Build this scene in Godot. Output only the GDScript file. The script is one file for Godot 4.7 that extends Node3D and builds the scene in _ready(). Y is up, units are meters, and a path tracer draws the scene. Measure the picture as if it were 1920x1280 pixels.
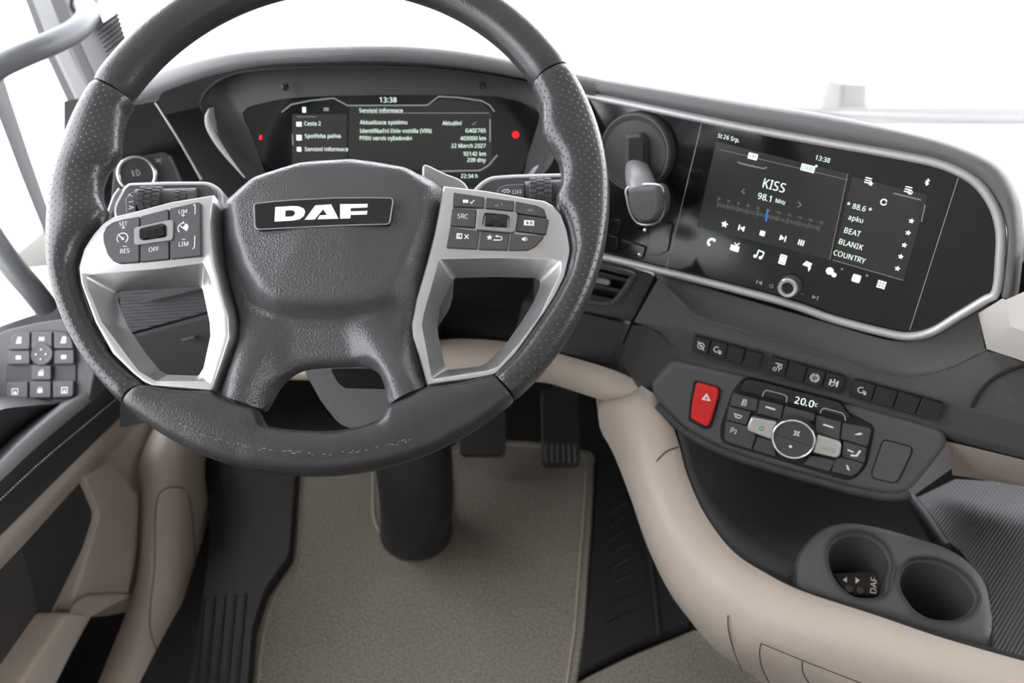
extends Node3D
# The driver's place of a truck cab: steering wheel, wrapped dashboard with two displays, beige console and door.
# Axes: x to the passenger side, y up from the cab floor, -z towards the windscreen; metres.

var M := {}
var used := {}
var face: SystemFont

func _ready() -> void:
	camera_and_light()
	materials()
	build_cab()
	build_floor_things()
	build_door()
	build_dash()
	build_cluster()
	build_infotainment()
	build_centre()
	build_console()
	build_left_dash()
	build_column()
	build_wheel()
	build_pillar()

func camera_and_light() -> void:
	var cam := Camera3D.new()
	cam.name = "camera"
	cam.position = Vector3(0, 1.05, 0)
	cam.rotation_degrees = Vector3(-32, 0, 0)
	cam.fov = 45.24
	cam.near = 0.02
	cam.far = 400.0
	var lens := CameraAttributesPhysical.new()
	lens.frustum_focal_length = 28.8
	lens.frustum_focus_distance = 0.66
	lens.exposure_aperture = 6.3
	lens.frustum_near = 0.02
	lens.frustum_far = 400.0
	cam.attributes = lens
	add_child(cam)
	cam.current = true
	var env := Environment.new()
	env.background_mode = Environment.BG_SKY
	var sky := Sky.new()
	var air := ProceduralSkyMaterial.new()          # bright overcast
	air.sky_top_color = Color(0.97, 0.98, 1.0)
	air.sky_horizon_color = Color(1.0, 1.0, 1.0)
	air.ground_bottom_color = Color(0.55, 0.54, 0.52)
	air.ground_horizon_color = Color(0.75, 0.75, 0.75)
	air.sky_energy_multiplier = 1.0
	air.sun_angle_max = 0.0
	sky.sky_material = air
	env.sky = sky
	env.tonemap_mode = Environment.TONE_MAPPER_LINEAR
	env.tonemap_exposure = 9.0
	env.sdfgi_enabled = true
	env.ssao_enabled = true
	env.ssil_enabled = true
	var we := WorldEnvironment.new()
	we.name = "surroundings"
	we.environment = env
	add_child(we)

# ---------- materials (numbers are linear base colours)
func mk(called: String, c: Color, rough: float, metal := 0.0, spec := 0.5) -> StandardMaterial3D:
	var m := StandardMaterial3D.new()
	m.resource_name = called
	m.albedo_color = c.linear_to_srgb()
	m.roughness = rough
	m.metallic = metal
	m.metallic_specular = spec
	m.cull_mode = BaseMaterial3D.CULL_DISABLED
	M[called] = m
	return m

func grain(m: StandardMaterial3D, freq: float, strength: float, scale: float, kind := FastNoiseLite.TYPE_CELLULAR, sd := 3) -> void:
	var n := FastNoiseLite.new()
	n.noise_type = kind
	n.frequency = freq
	n.seed = sd
	n.fractal_octaves = 2
	if kind == FastNoiseLite.TYPE_CELLULAR:
		n.cellular_return_type = FastNoiseLite.RETURN_DISTANCE
		n.fractal_type = FastNoiseLite.FRACTAL_NONE
	var t := NoiseTexture2D.new()
	t.width = 512
	t.height = 512
	t.seamless = true
	t.noise = n
	t.as_normal_map = true
	t.bump_strength = 6.0
	m.normal_enabled = true
	m.normal_texture = t
	m.normal_scale = strength
	m.uv1_triplanar = true
	m.uv1_scale = Vector3.ONE * scale

func mottle(m: StandardMaterial3D, a: Color, b: Color, freq: float, sd := 5, octaves := 4) -> void:   # colour patches, not light
	var n := FastNoiseLite.new()
	n.noise_type = FastNoiseLite.TYPE_SIMPLEX_SMOOTH
	n.frequency = freq
	n.seed = sd
	n.fractal_octaves = octaves
	var g := Gradient.new()
	g.set_color(0, a.linear_to_srgb())
	g.set_color(1, b.linear_to_srgb())
	g.set_offset(0, 0.25)
	g.set_offset(1, 0.75)
	var t := NoiseTexture2D.new()
	t.width = 512
	t.height = 512
	t.seamless = true
	t.noise = n
	t.color_ramp = g
	m.albedo_color = Color.WHITE
	m.albedo_texture = t

func pattern(m: StandardMaterial3D, size: int, f: Callable, metres: float, strength: float, tri := false) -> void:
	# fine relief from a computed height picture that repeats every so many metres
	var im := Image.create(size, size, false, Image.FORMAT_RGBA8)
	for y in size:
		for x in size:
			var h: float = clampf(f.call(float(x) / size, float(y) / size), 0.0, 1.0)
			im.set_pixel(x, y, Color(h, h, h))
	im.bump_map_to_normal_map(strength)
	m.normal_enabled = true
	m.normal_texture = ImageTexture.create_from_image(im)
	m.normal_scale = 1.0
	m.uv1_scale = Vector3.ONE / metres
	m.uv1_triplanar = tri

func hole(x: float, y: float, cx: float, cy: float, r: float) -> float:
	var d := Vector2(x - cx, y - cy).length() / r
	return 0.0 if d > 1.0 else 1.0 - d * d

func materials() -> void:
	face = SystemFont.new()
	face.font_names = PackedStringArray(["Droid Sans"])
	face.font_weight = 500
	grain(mk("leather", Color(0.032, 0.032, 0.034), 0.30), 0.05, 0.38, 26.0)
	pattern(mk("perforated_leather", Color(0.032, 0.032, 0.034), 0.29), 64, func(x, y): return 1.0 - hole(x, y, 0.25, 0.25, 0.12) - hole(x, y, 0.75, 0.75, 0.12), 0.0068, 5.0)
	grain(mk("hub_cover", Color(0.056, 0.056, 0.060), 0.32), 0.055, 0.75, 24.0)
	mk("satin_silver", Color(0.58, 0.58, 0.59), 0.30, 0.85)
	mk("matt_silver", Color(0.26, 0.26, 0.27), 0.45, 0.3)
	mk("bright_ring", Color(0.75, 0.75, 0.76), 0.18, 1.0)
	mk("button", Color(0.055, 0.056, 0.060), 0.48)
	mk("white_print", Color(0.80, 0.81, 0.82), 0.5)
	mk("grey_print", Color(0.42, 0.43, 0.44), 0.5)
	mk("green_print", Color(0.10, 0.45, 0.14), 0.5)
	mk("piano_black", Color(0.008, 0.008, 0.009), 0.10)
	mk("badge_black", Color(0.006, 0.006, 0.006), 0.15)
	mk("trim_grey", Color(0.17, 0.17, 0.175), 0.5)
	mk("handle_grey", Color(0.085, 0.087, 0.095), 0.4)
	mk("outside_grey", Color(0.10, 0.10, 0.10), 0.6)
	mk("seam", Color(0.06, 0.05, 0.04), 0.8)
	mk("frame_silver", Color(0.50, 0.50, 0.51), 0.42, 0.35)
	mk("pillar_grey", Color(0.15, 0.15, 0.145), 0.6)
	mk("remote_black", Color(0.035, 0.028, 0.024), 0.6, 0.0, 0.3)
	grain(mk("dash_pad_lit", Color(0.13, 0.13, 0.135), 0.60), 0.06, 0.25, 16.0)  # lighter copy of dash_soft: glare and light on the pads put into colour
	mk("cheek_lit", Color(0.26, 0.26, 0.265), 0.5)  # side window light on the cheek put into its base colour
	mk("scuff", Color(0.16, 0.165, 0.17), 0.6)
	mk("groove", Color(0.006, 0.006, 0.006), 0.8)
	grain(mk("dash_soft", Color(0.072, 0.073, 0.077), 0.60), 0.06, 0.25, 16.0)
	grain(mk("dash_dark", Color(0.040, 0.040, 0.041), 0.62), 0.06, 0.25, 16.0)
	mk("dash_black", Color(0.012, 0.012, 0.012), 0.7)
	pattern(mk("dimple_trim", Color(0.060, 0.061, 0.065), 0.42), 64, func(x, y): return hole(x, y, 0.25, 0.25, 0.3) + hole(x, y, 0.75, 0.75, 0.3) + hole(x, y, 0.25, 0.75, 0.1) * 0.0, 0.0062, 3.0, true)
	pattern(mk("rib_mat", Color(0.020, 0.020, 0.021), 0.50), 64, func(x, y): return 0.5 + 0.5 * sin(TAU * (x + y)), 0.0045, 5.0, true)
	grain(mk("beige", Color(0.47, 0.405, 0.35), 0.52), 0.06, 0.22, 14.0)
	grain(mk("beige_door", Color(0.47, 0.405, 0.35), 0.55), 0.06, 0.22, 14.0)
	grain(mk("pale_trim", Color(0.52, 0.50, 0.47), 0.55), 0.06, 0.2, 12.0)
	var c := mk("carpet", Color(0.30, 0.26, 0.21), 0.95, 0.0, 0.2)
	grain(c, 0.12, 1.0, 7.0, FastNoiseLite.TYPE_SIMPLEX, 8)
	mottle(c, Color(0.225, 0.205, 0.175), Color(0.36, 0.33, 0.285), 0.05, 9, 5)
	mk("carpet_binding", Color(0.36, 0.32, 0.26), 0.9)
	grain(mk("rubber", Color(0.018, 0.018, 0.019), 0.55), 0.06, 0.3, 14.0)
	pattern(mk("speaker_cloth", Color(0.045, 0.042, 0.040), 0.7), 32, func(x, y): return hole(x, y, 0.5, 0.5, 0.4), 0.0042, 4.0, true)
	pattern(mk("rib_cloth", Color(0.035, 0.036, 0.040), 0.55), 32, func(_x, y): return 0.5 + 0.5 * sin(TAU * y), 0.0038, 4.0, true)
	mk("red_switch", Color(0.62, 0.012, 0.014), 0.35)
	mk("ceiling_cloth", Color(0.68, 0.66, 0.63), 0.9)
	mk("asphalt", Color(0.42, 0.42, 0.41), 0.9)
	var g := mk("glass", Color(1, 1, 1), 0.02)
	g.transparency = BaseMaterial3D.TRANSPARENCY_ALPHA
	g.albedo_color.a = 0.04
	screen_light("screen_white", Color(0.92, 1.0, 0.95), 0.16)
	screen_light("screen_grey", Color(0.55, 0.58, 0.58), 0.09)
	screen_light("screen_panel", Color(0.20, 0.20, 0.20), 0.02)
	screen_light("screen_blue", Color(0.10, 0.55, 0.9), 0.10)
	screen_light("warning_red", Color(1.0, 0.02, 0.12), 0.12)
	screen_light("green_light", Color(0.15, 1.0, 0.3), 0.12)

func screen_light(called: String, c: Color, e: float) -> void:
	var m := mk(called, Color(0.02, 0.02, 0.02), 0.25)
	m.emission_enabled = true
	m.emission = c
	m.emission_energy_multiplier = e

# ---------- small toolbox: shapes in metres, each thing in its own frame (x right, y up in its face, z out of its face)
func numbered(called: String) -> String:
	var k: int = used.get(called, 0)
	used[called] = k + 1
	return called if k == 0 else "%s_%03d" % [called, k]

func thing(called: String, label: String, category: String, at := Transform3D(), group := "") -> Node3D:
	var o := Node3D.new()
	o.name = numbered(called)
	o.transform = at
	o.set_meta("label", label)
	o.set_meta("category", category)
	if group:
		o.set_meta("group", group)
	add_child(o, true)
	return o

func struct(called: String, label: String, category: String, at := Transform3D()) -> Node3D:
	var o := thing(called, label, category, at)
	o.set_meta("kind", "structure")
	return o

func part(called: String, m: Mesh, mat: Material, parent: Node3D, label := "") -> MeshInstance3D:
	var o := MeshInstance3D.new()
	o.name = called
	o.mesh = m
	o.material_override = mat
	o.cast_shadow = GeometryInstance3D.SHADOW_CASTING_SETTING_ON
	if label:
		o.set_meta("label", label)
	parent.add_child(o, true)
	return o

func pv(a) -> PackedVector2Array:
	return PackedVector2Array(a)

func ccw(p) -> PackedVector2Array:
	var q := PackedVector2Array(p)
	var s := 0.0
	for i in q.size():
		s += q[i].cross(q[(i + 1) % q.size()])
	if s < 0:
		q.reverse()
	return q

func rnd(p, r: float, seg := 4) -> PackedVector2Array:          # round the corners of a polygon
	var q := ccw(p)
	var o := PackedVector2Array()
	var n := q.size()
	for i in n:
		var a := q[(i + n - 1) % n]
		var b := q[i]
		var c := q[(i + 1) % n]
		var k := minf(r, 0.45 * minf(a.distance_to(b), b.distance_to(c)))
		var s := b + (a - b).normalized() * k
		var e := b + (c - b).normalized() * k
		for j in seg + 1:
			var t := float(j) / seg
			o.append(s.lerp(b, t).lerp(b.lerp(e, t), t))
	return o

func inset(p: PackedVector2Array, d: float) -> PackedVector2Array:   # p counter-clockwise, d > 0 shrinks
	var o := PackedVector2Array()
	var n := p.size()
	for i in n:
		var e1 := (p[i] - p[(i + n - 1) % n]).normalized()
		var e2 := (p[(i + 1) % n] - p[i]).normalized()
		var n1 := Vector2(-e1.y, e1.x)
		var n2 := Vector2(-e2.y, e2.x)
		var m := n1 + n2
		if m.length() < 0.2:
			m = n1
		m = m / maxf(0.35, m.length_squared() * 0.5)
		o.append(p[i] + m * d)
	return o

func lift(p, z: float) -> PackedVector3Array:
	var o := PackedVector3Array()
	for q in p:
		o.append(Vector3(q.x, q.y, z))
	return o

func rs2(p, n: int, closed := false) -> PackedVector2Array:
	var a := PackedVector3Array()
	for q in p:
		a.append(Vector3(q.x, q.y, 0))
	var o := PackedVector2Array()
	for q in rs(a, n, closed):
		o.append(Vector2(q.x, q.y))
	return o

func rs(p, n: int, closed := false) -> PackedVector3Array:      # n points evenly along a polyline
	var a := PackedVector3Array(p)
	if closed:
		a.append(a[0])
	var l := PackedFloat32Array([0.0])
	for i in range(1, a.size()):
		l.append(l[i - 1] + a[i].distance_to(a[i - 1]))
	var o := PackedVector3Array()
	var k := 0
	var total := l[l.size() - 1]
	for i in n:
		var t := total * i / (n if closed else n - 1)
		while k < a.size() - 2 and l[k + 1] < t:
			k += 1
		var w := (t - l[k]) / maxf(l[k + 1] - l[k], 1e-9)
		o.append(a[k].lerp(a[k + 1], clampf(w, 0.0, 1.0)))
	return o

func cr(p, n: int, closed := false) -> PackedVector3Array:      # smooth curve through points, n samples
	var a := PackedVector3Array(p)
	var m := a.size()
	var o := PackedVector3Array()
	for i in (m if closed else m - 1):
		var p0 := a[(i + m - 1) % m] if closed else a[maxi(i - 1, 0)]
		var p1 := a[i]
		var p2 := a[(i + 1) % m]
		var p3 := a[(i + 2) % m] if closed else a[mini(i + 2, m - 1)]
		for j in 8:
			o.append(p1.cubic_interpolate(p2, p0, p3, j / 8.0))
	if not closed:
		o.append(a[m - 1])
	return rs(o, n, closed)

func cr2(p, n: int, closed := false) -> PackedVector2Array:
	var a := PackedVector3Array()
	for q in p:
		a.append(Vector3(q.x, q.y, 0))
	var o := PackedVector2Array()
	for q in cr(a, n, closed):
		o.append(Vector2(q.x, q.y))
	return o

func fan(st: SurfaceTool, ring: PackedVector3Array, group: int) -> void:
	# closes a ring of points: flattened along its mean normal and triangulated
	var nrm := Vector3.ZERO
	for i in ring.size():
		nrm += ring[i].cross(ring[(i + 1) % ring.size()])
	nrm = nrm.normalized()
	var ax := nrm.cross(Vector3(0.31, 0.9, 0.2)).normalized()
	var ay := nrm.cross(ax)
	var flat := PackedVector2Array()
	for q in ring:
		flat.append(Vector2(q.dot(ax), q.dot(ay)))
	var tri := Geometry2D.triangulate_polygon(flat)
	st.set_smooth_group(group)
	for i in tri:
		st.set_uv(flat[i])
		st.add_vertex(ring[i])

func loft(rings: Array, closed := true, cap0 := false, cap1 := false, creases := [], faceted := false) -> ArrayMesh:
	# skin over rings of equal size; creases lists the rings where the shading breaks
	var st := SurfaceTool.new()
	st.begin(Mesh.PRIMITIVE_TRIANGLES)
	var g := 0
	var v := 0.0
	for i in rings.size() - 1:
		if i in creases:
			g += 1
		st.set_smooth_group(-1 if faceted else g)
		var a: PackedVector3Array = rings[i]
		var b: PackedVector3Array = rings[i + 1]
		var n := a.size()
		var v2 := v + a[n / 2].distance_to(b[n / 2])
		var u := 0.0
		for j in (n if closed else n - 1):
			var k := (j + 1) % n
			var u2 := u + maxf(a[j].distance_to(a[k]), b[j].distance_to(b[k]))
			st.set_uv(Vector2(u, v)); st.add_vertex(a[j])
			st.set_uv(Vector2(u, v2)); st.add_vertex(b[j])
			st.set_uv(Vector2(u2, v)); st.add_vertex(a[k])
			st.set_uv(Vector2(u2, v)); st.add_vertex(a[k])
			st.set_uv(Vector2(u, v2)); st.add_vertex(b[j])
			st.set_uv(Vector2(u2, v2)); st.add_vertex(b[k])
			u = u2
		v = v2
	if cap0:
		fan(st, rings[0], g + 1)
	if cap1:
		fan(st, rings[rings.size() - 1], g + 2)
	st.generate_normals()
	return st.commit()

func safe(q: PackedVector2Array, d: float) -> float:             # the largest inset up to d that folds no corner over
	for tries in 12:
		var w := inset(q, d)
		var good := true
		for i in q.size():
			var e := q[(i + 1) % q.size()] - q[i]
			if e.length() > 1e-7 and e.dot(w[(i + 1) % q.size()] - w[i]) < 0:
				good = false
				break
		if good:
			return d
		d *= 0.75
	return d

func ext(p, z0: float, z1: float, bev := 0.0, seg := 2) -> ArrayMesh:   # a plate with softened front edges
	var q := ccw(p)
	var flat := safe(q, bev)
	var rings := [lift(q, z0)]
	var cre := []
	if bev > 0:
		for j in seg + 1:
			var a := PI / 2 * j / seg
			rings.append(lift(inset(q, flat * (1 - cos(a))), z1 - bev + bev * sin(a)))
		cre = [1] if seg < 2 else []
	else:
		rings.append(lift(q, z1))
	return loft(rings, true, true, true, cre)

func band(outer, inner, z0: float, z1: float, bev := 0.0) -> ArrayMesh:   # a closed ring plate; both outlines with the same number of points
	var a: PackedVector2Array = ccw(outer)
	var b: PackedVector2Array = ccw(inner)
	var rings := [lift(a, z0), lift(a, z1 - bev), lift(inset(a, bev), z1), lift(inset(b, -bev), z1), lift(b, z1 - bev), lift(b, z0)]
	return loft(rings + [lift(a, z0)], true, false, false, [1, 2, 3, 4, 5])

func tube(path, r, sides := 12, caps := true, closed := false, flat := 1.0, up := Vector3.ZERO) -> ArrayMesh:
	var p := PackedVector3Array(path)
	var n := p.size()
	var rings := []
	var t0 := (p[1] - p[0]).normalized()
	var x := up if up != Vector3.ZERO else (t0.cross(Vector3(0.13, 0.96, 0.24)))
	x = (x - t0 * x.dot(t0)).normalized()
	for i in n:
		var t := (p[(i + 1) % n] - p[(i + n - 1) % n]) if closed else (p[mini(i + 1, n - 1)] - p[maxi(i - 1, 0)])
		t = t.normalized()
		x = (x - t * x.dot(t)).normalized()
		var y := t.cross(x)
		var rr: float = r[i] if r is Array or r is PackedFloat32Array else r
		var ring := PackedVector3Array()
		for j in sides:
			var a := TAU * j / sides
			ring.append(p[i] + x * cos(a) * rr + y * sin(a) * rr * flat)
		rings.append(ring)
	if closed:
		rings.append(rings[0])
	return loft(rings, true, caps and not closed, caps and not closed)

func lathe(prof, sides := 32, caps := true) -> ArrayMesh:       # profile of (radius, height) turned about z
	var rings := []
	for q in prof:
		var ring := PackedVector3Array()
		for j in sides:
			var a := TAU * j / sides
			ring.append(Vector3(cos(a) * q.x, sin(a) * q.x, q.y))
		rings.append(ring)
	var cre := range(1, rings.size())
	return loft(rings, true, caps, caps, cre)

func moved(m: Mesh, t: Transform3D) -> ArrayMesh:
	var st := SurfaceTool.new()
	for s in m.get_surface_count():
		st.append_from(m, s, t)
	return st.commit()

func joined(list: Array) -> ArrayMesh:
	var st := SurfaceTool.new()
	st.begin(Mesh.PRIMITIVE_TRIANGLES)
	for m in list:
		st.append_from(m, 0, Transform3D())
	return st.commit()

func rect(c: Vector2, w: float, h: float, turn := 0.0) -> PackedVector2Array:
	var o := PackedVector2Array()
	for q in [Vector2(-w, -h), Vector2(w, -h), Vector2(w, h), Vector2(-w, h)]:
		o.append(c + (q * 0.5).rotated(turn))
	return o

func circ(c: Vector2, r: float, n := 24, ry := 0.0) -> PackedVector2Array:
	var o := PackedVector2Array()
	for i in n:
		o.append(c + Vector2(cos(TAU * i / n) * r, sin(TAU * i / n) * (ry if ry > 0 else r)))
	return o

func box(a: Vector3, b: Vector3, bev := 0.002) -> ArrayMesh:     # softened box between two corners
	var m := (a + b) / 2
	var s := (b - a).abs()
	var q := rnd(rect(Vector2(m.x, m.y), s.x, s.y), bev, 2)
	return loft([lift(inset(q, bev), m.z - s.z / 2), lift(q, m.z - s.z / 2 + bev), lift(q, m.z + s.z / 2 - bev), lift(inset(q, bev), m.z + s.z / 2)], true, true, true, [1, 2])

func by_angle(p, c: Vector2, n: int) -> PackedVector2Array:     # outline re-cut by n rays from c
	var o := PackedVector2Array()
	for i in n:
		var d := Vector2.from_angle(TAU * i / n)
		var best := 0.0
		for j in p.size():
			var hit = Geometry2D.segment_intersects_segment(c, c + d * 2.0, p[j], p[(j + 1) % p.size()])
			if hit != null:
				best = maxf(best, c.distance_to(hit))
		o.append(c + d * best)
	return o

func edge_distance(p: Vector2, poly: PackedVector2Array) -> float:
	var best := 9.0
	for i in poly.size():
		best = minf(best, p.distance_to(Geometry2D.get_closest_point_to_segment(p, poly[i], poly[(i + 1) % poly.size()])))
	return best

func relief(outline, cell: float, height: Callable, back: float, holes := []) -> ArrayMesh:
	# a moulded cover: outline filled with a fine net whose height the callable gives from (place, distance to the edge)
	var poly := ccw(outline)
	var length := 0.0
	for i in poly.size():
		length += poly[i].distance_to(poly[(i + 1) % poly.size()])
	var rim := rs2(poly, int(length / cell), true)
	var pts := PackedVector2Array(rim)
	var gaps := []
	for o in holes:
		gaps.append(ccw(o))
		pts.append_array(gaps[-1])
	var box2 := Rect2(poly[0], Vector2.ZERO)
	for q in poly:
		box2 = box2.expand(q)
	var row := 0
	var y := box2.position.y
	while y < box2.end.y:
		var x := box2.position.x + (0.5 * cell if row % 2 else 0.0)
		while x < box2.end.x:
			var q := Vector2(x, y)
			var free := Geometry2D.is_point_in_polygon(q, rim) and edge_distance(q, rim) > 0.45 * cell
			for o in gaps:
				free = free and not Geometry2D.is_point_in_polygon(q, o) and edge_distance(q, o) > 0.45 * cell
			if free:
				pts.append(q)
			x += cell
		y += cell * 0.866
		row += 1
	var tri := Geometry2D.triangulate_delaunay(pts)
	var st := SurfaceTool.new()
	st.begin(Mesh.PRIMITIVE_TRIANGLES)
	st.set_smooth_group(0)
	var z := PackedFloat32Array()
	for q in pts:
		z.append(height.call(q, edge_distance(q, rim)))
	for k in range(0, tri.size(), 3):
		var c := (pts[tri[k]] + pts[tri[k + 1]] + pts[tri[k + 2]]) / 3.0
		var kept := Geometry2D.is_point_in_polygon(c, rim)
		for o in gaps:
			kept = kept and not Geometry2D.is_point_in_polygon(c, o)
		if not kept:
			continue
		var turned := (pts[tri[k + 1]] - pts[tri[k]]).cross(pts[tri[k + 2]] - pts[tri[k]]) > 0
		for j in 3:
			var i := tri[k + ((2 - j) if turned else j)]
			st.set_uv(pts[i])
			st.add_vertex(Vector3(pts[i].x, pts[i].y, z[i]))
	st.generate_normals()
	var top := st.commit()
	var a := PackedVector3Array()
	for i in rim.size():
		a.append(Vector3(rim[i].x, rim[i].y, z[i]))
	return joined([top, loft([a, lift(rim, back)])])

class Ink:                                                       # flat print: letters and signs of one colour, joined
	var st := SurfaceTool.new()
	var z := 0.0
	var font: Font
	func _init(height: float, f: Font) -> void:
		z = height
		font = f
		st.begin(Mesh.PRIMITIVE_TRIANGLES)
	func poly(p) -> Ink:
		var q := PackedVector2Array(p)
		var tri := Geometry2D.triangulate_polygon(q)
		for k in range(0, tri.size(), 3):
			if (q[tri[k + 1]] - q[tri[k]]).cross(q[tri[k + 2]] - q[tri[k]]) > 0:
				var keep := tri[k]
				tri[k] = tri[k + 1]
				tri[k + 1] = keep
		for i in tri:
			st.set_normal(Vector3(0, 0, 1))
			st.set_uv(q[i])
			st.add_vertex(Vector3(q[i].x, q[i].y, z))
		return self
	func line(p, w: float, closed := false) -> Ink:
		var n: int = p.size()
		for i in (n if closed else n - 1):
			var a: Vector2 = p[i]
			var b: Vector2 = p[(i + 1) % n]
			var t := (b - a).normalized() * w * 0.5
			var s := Vector2(-t.y, t.x)
			poly([a - t * 0.5 - s, b + t * 0.5 - s, b + t * 0.5 + s, a - t * 0.5 + s])
		return self
	func arc(c: Vector2, r: float, a0: float, a1: float, w: float, n := 14) -> Ink:
		var p := []
		for i in n + 1:
			p.append(c + Vector2.from_angle(deg_to_rad(lerpf(a0, a1, float(i) / n))) * r)
		return line(p, w)
	func dot(c: Vector2, r: float) -> Ink:
		var p := []
		for i in 14:
			p.append(c + Vector2.from_angle(TAU * i / 14) * r)
		return poly(p)
	func star(c: Vector2, r: float, turn := 0.0) -> Ink:
		var p := []
		for i in 10:
			p.append(c + Vector2.from_angle(PI / 2 + turn + TAU * i / 10) * (r if i % 2 == 0 else r * 0.45))
		return poly(p)
	func rect(c: Vector2, w: float, h: float, turn := 0.0) -> Ink:
		var p := []
		for q in [Vector2(-w, -h), Vector2(w, -h), Vector2(w, h), Vector2(-w, h)]:
			p.append(c + (q * 0.5).rotated(turn))
		return poly(p)
	func text(s: String, at: Vector2, h: float, align := 0, turn := 0.0, stretch := 1.0) -> Ink:   # h: height of a capital; align -1 left, 0 middle, 1 right
		var t := TextMesh.new()
		t.font = font
		t.font_size = 32
		t.pixel_size = 0.01
		t.depth = 0.0
		t.curve_step = 4.0
		t.text = s
		var arr := t.get_mesh_arrays()
		var vs: PackedVector3Array = arr[Mesh.ARRAY_VERTEX]
		if vs.is_empty():
			return self
		var lo := vs[0]
		var hi := vs[0]
		for q in vs:
			lo = lo.min(q)
			hi = hi.max(q)
		var k := h / 0.228
		var base := -0.114
		var x0 := lo.x if align < 0 else (hi.x if align > 0 else (lo.x + hi.x) / 2)
		var ix: PackedInt32Array = arr[Mesh.ARRAY_INDEX] if arr[Mesh.ARRAY_INDEX] != null else PackedInt32Array(range(vs.size()))
		for i in ix:
			var q := Vector2((vs[i].x - x0) * k * stretch, (vs[i].y - lo.y + base) * k)
			q = q.rotated(turn) + at
			st.set_normal(Vector3(0, 0, 1))
			st.set_uv(q)
			st.add_vertex(Vector3(q.x, q.y, z))
		return self
	func done() -> ArrayMesh:
		return st.commit()

func ink(z: float) -> Ink:
	return Ink.new(z, face)

# ---------- the cab itself
func slab(a: Vector3, b: Vector3) -> ArrayMesh:
	return box(a, b, 0.004)

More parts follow.
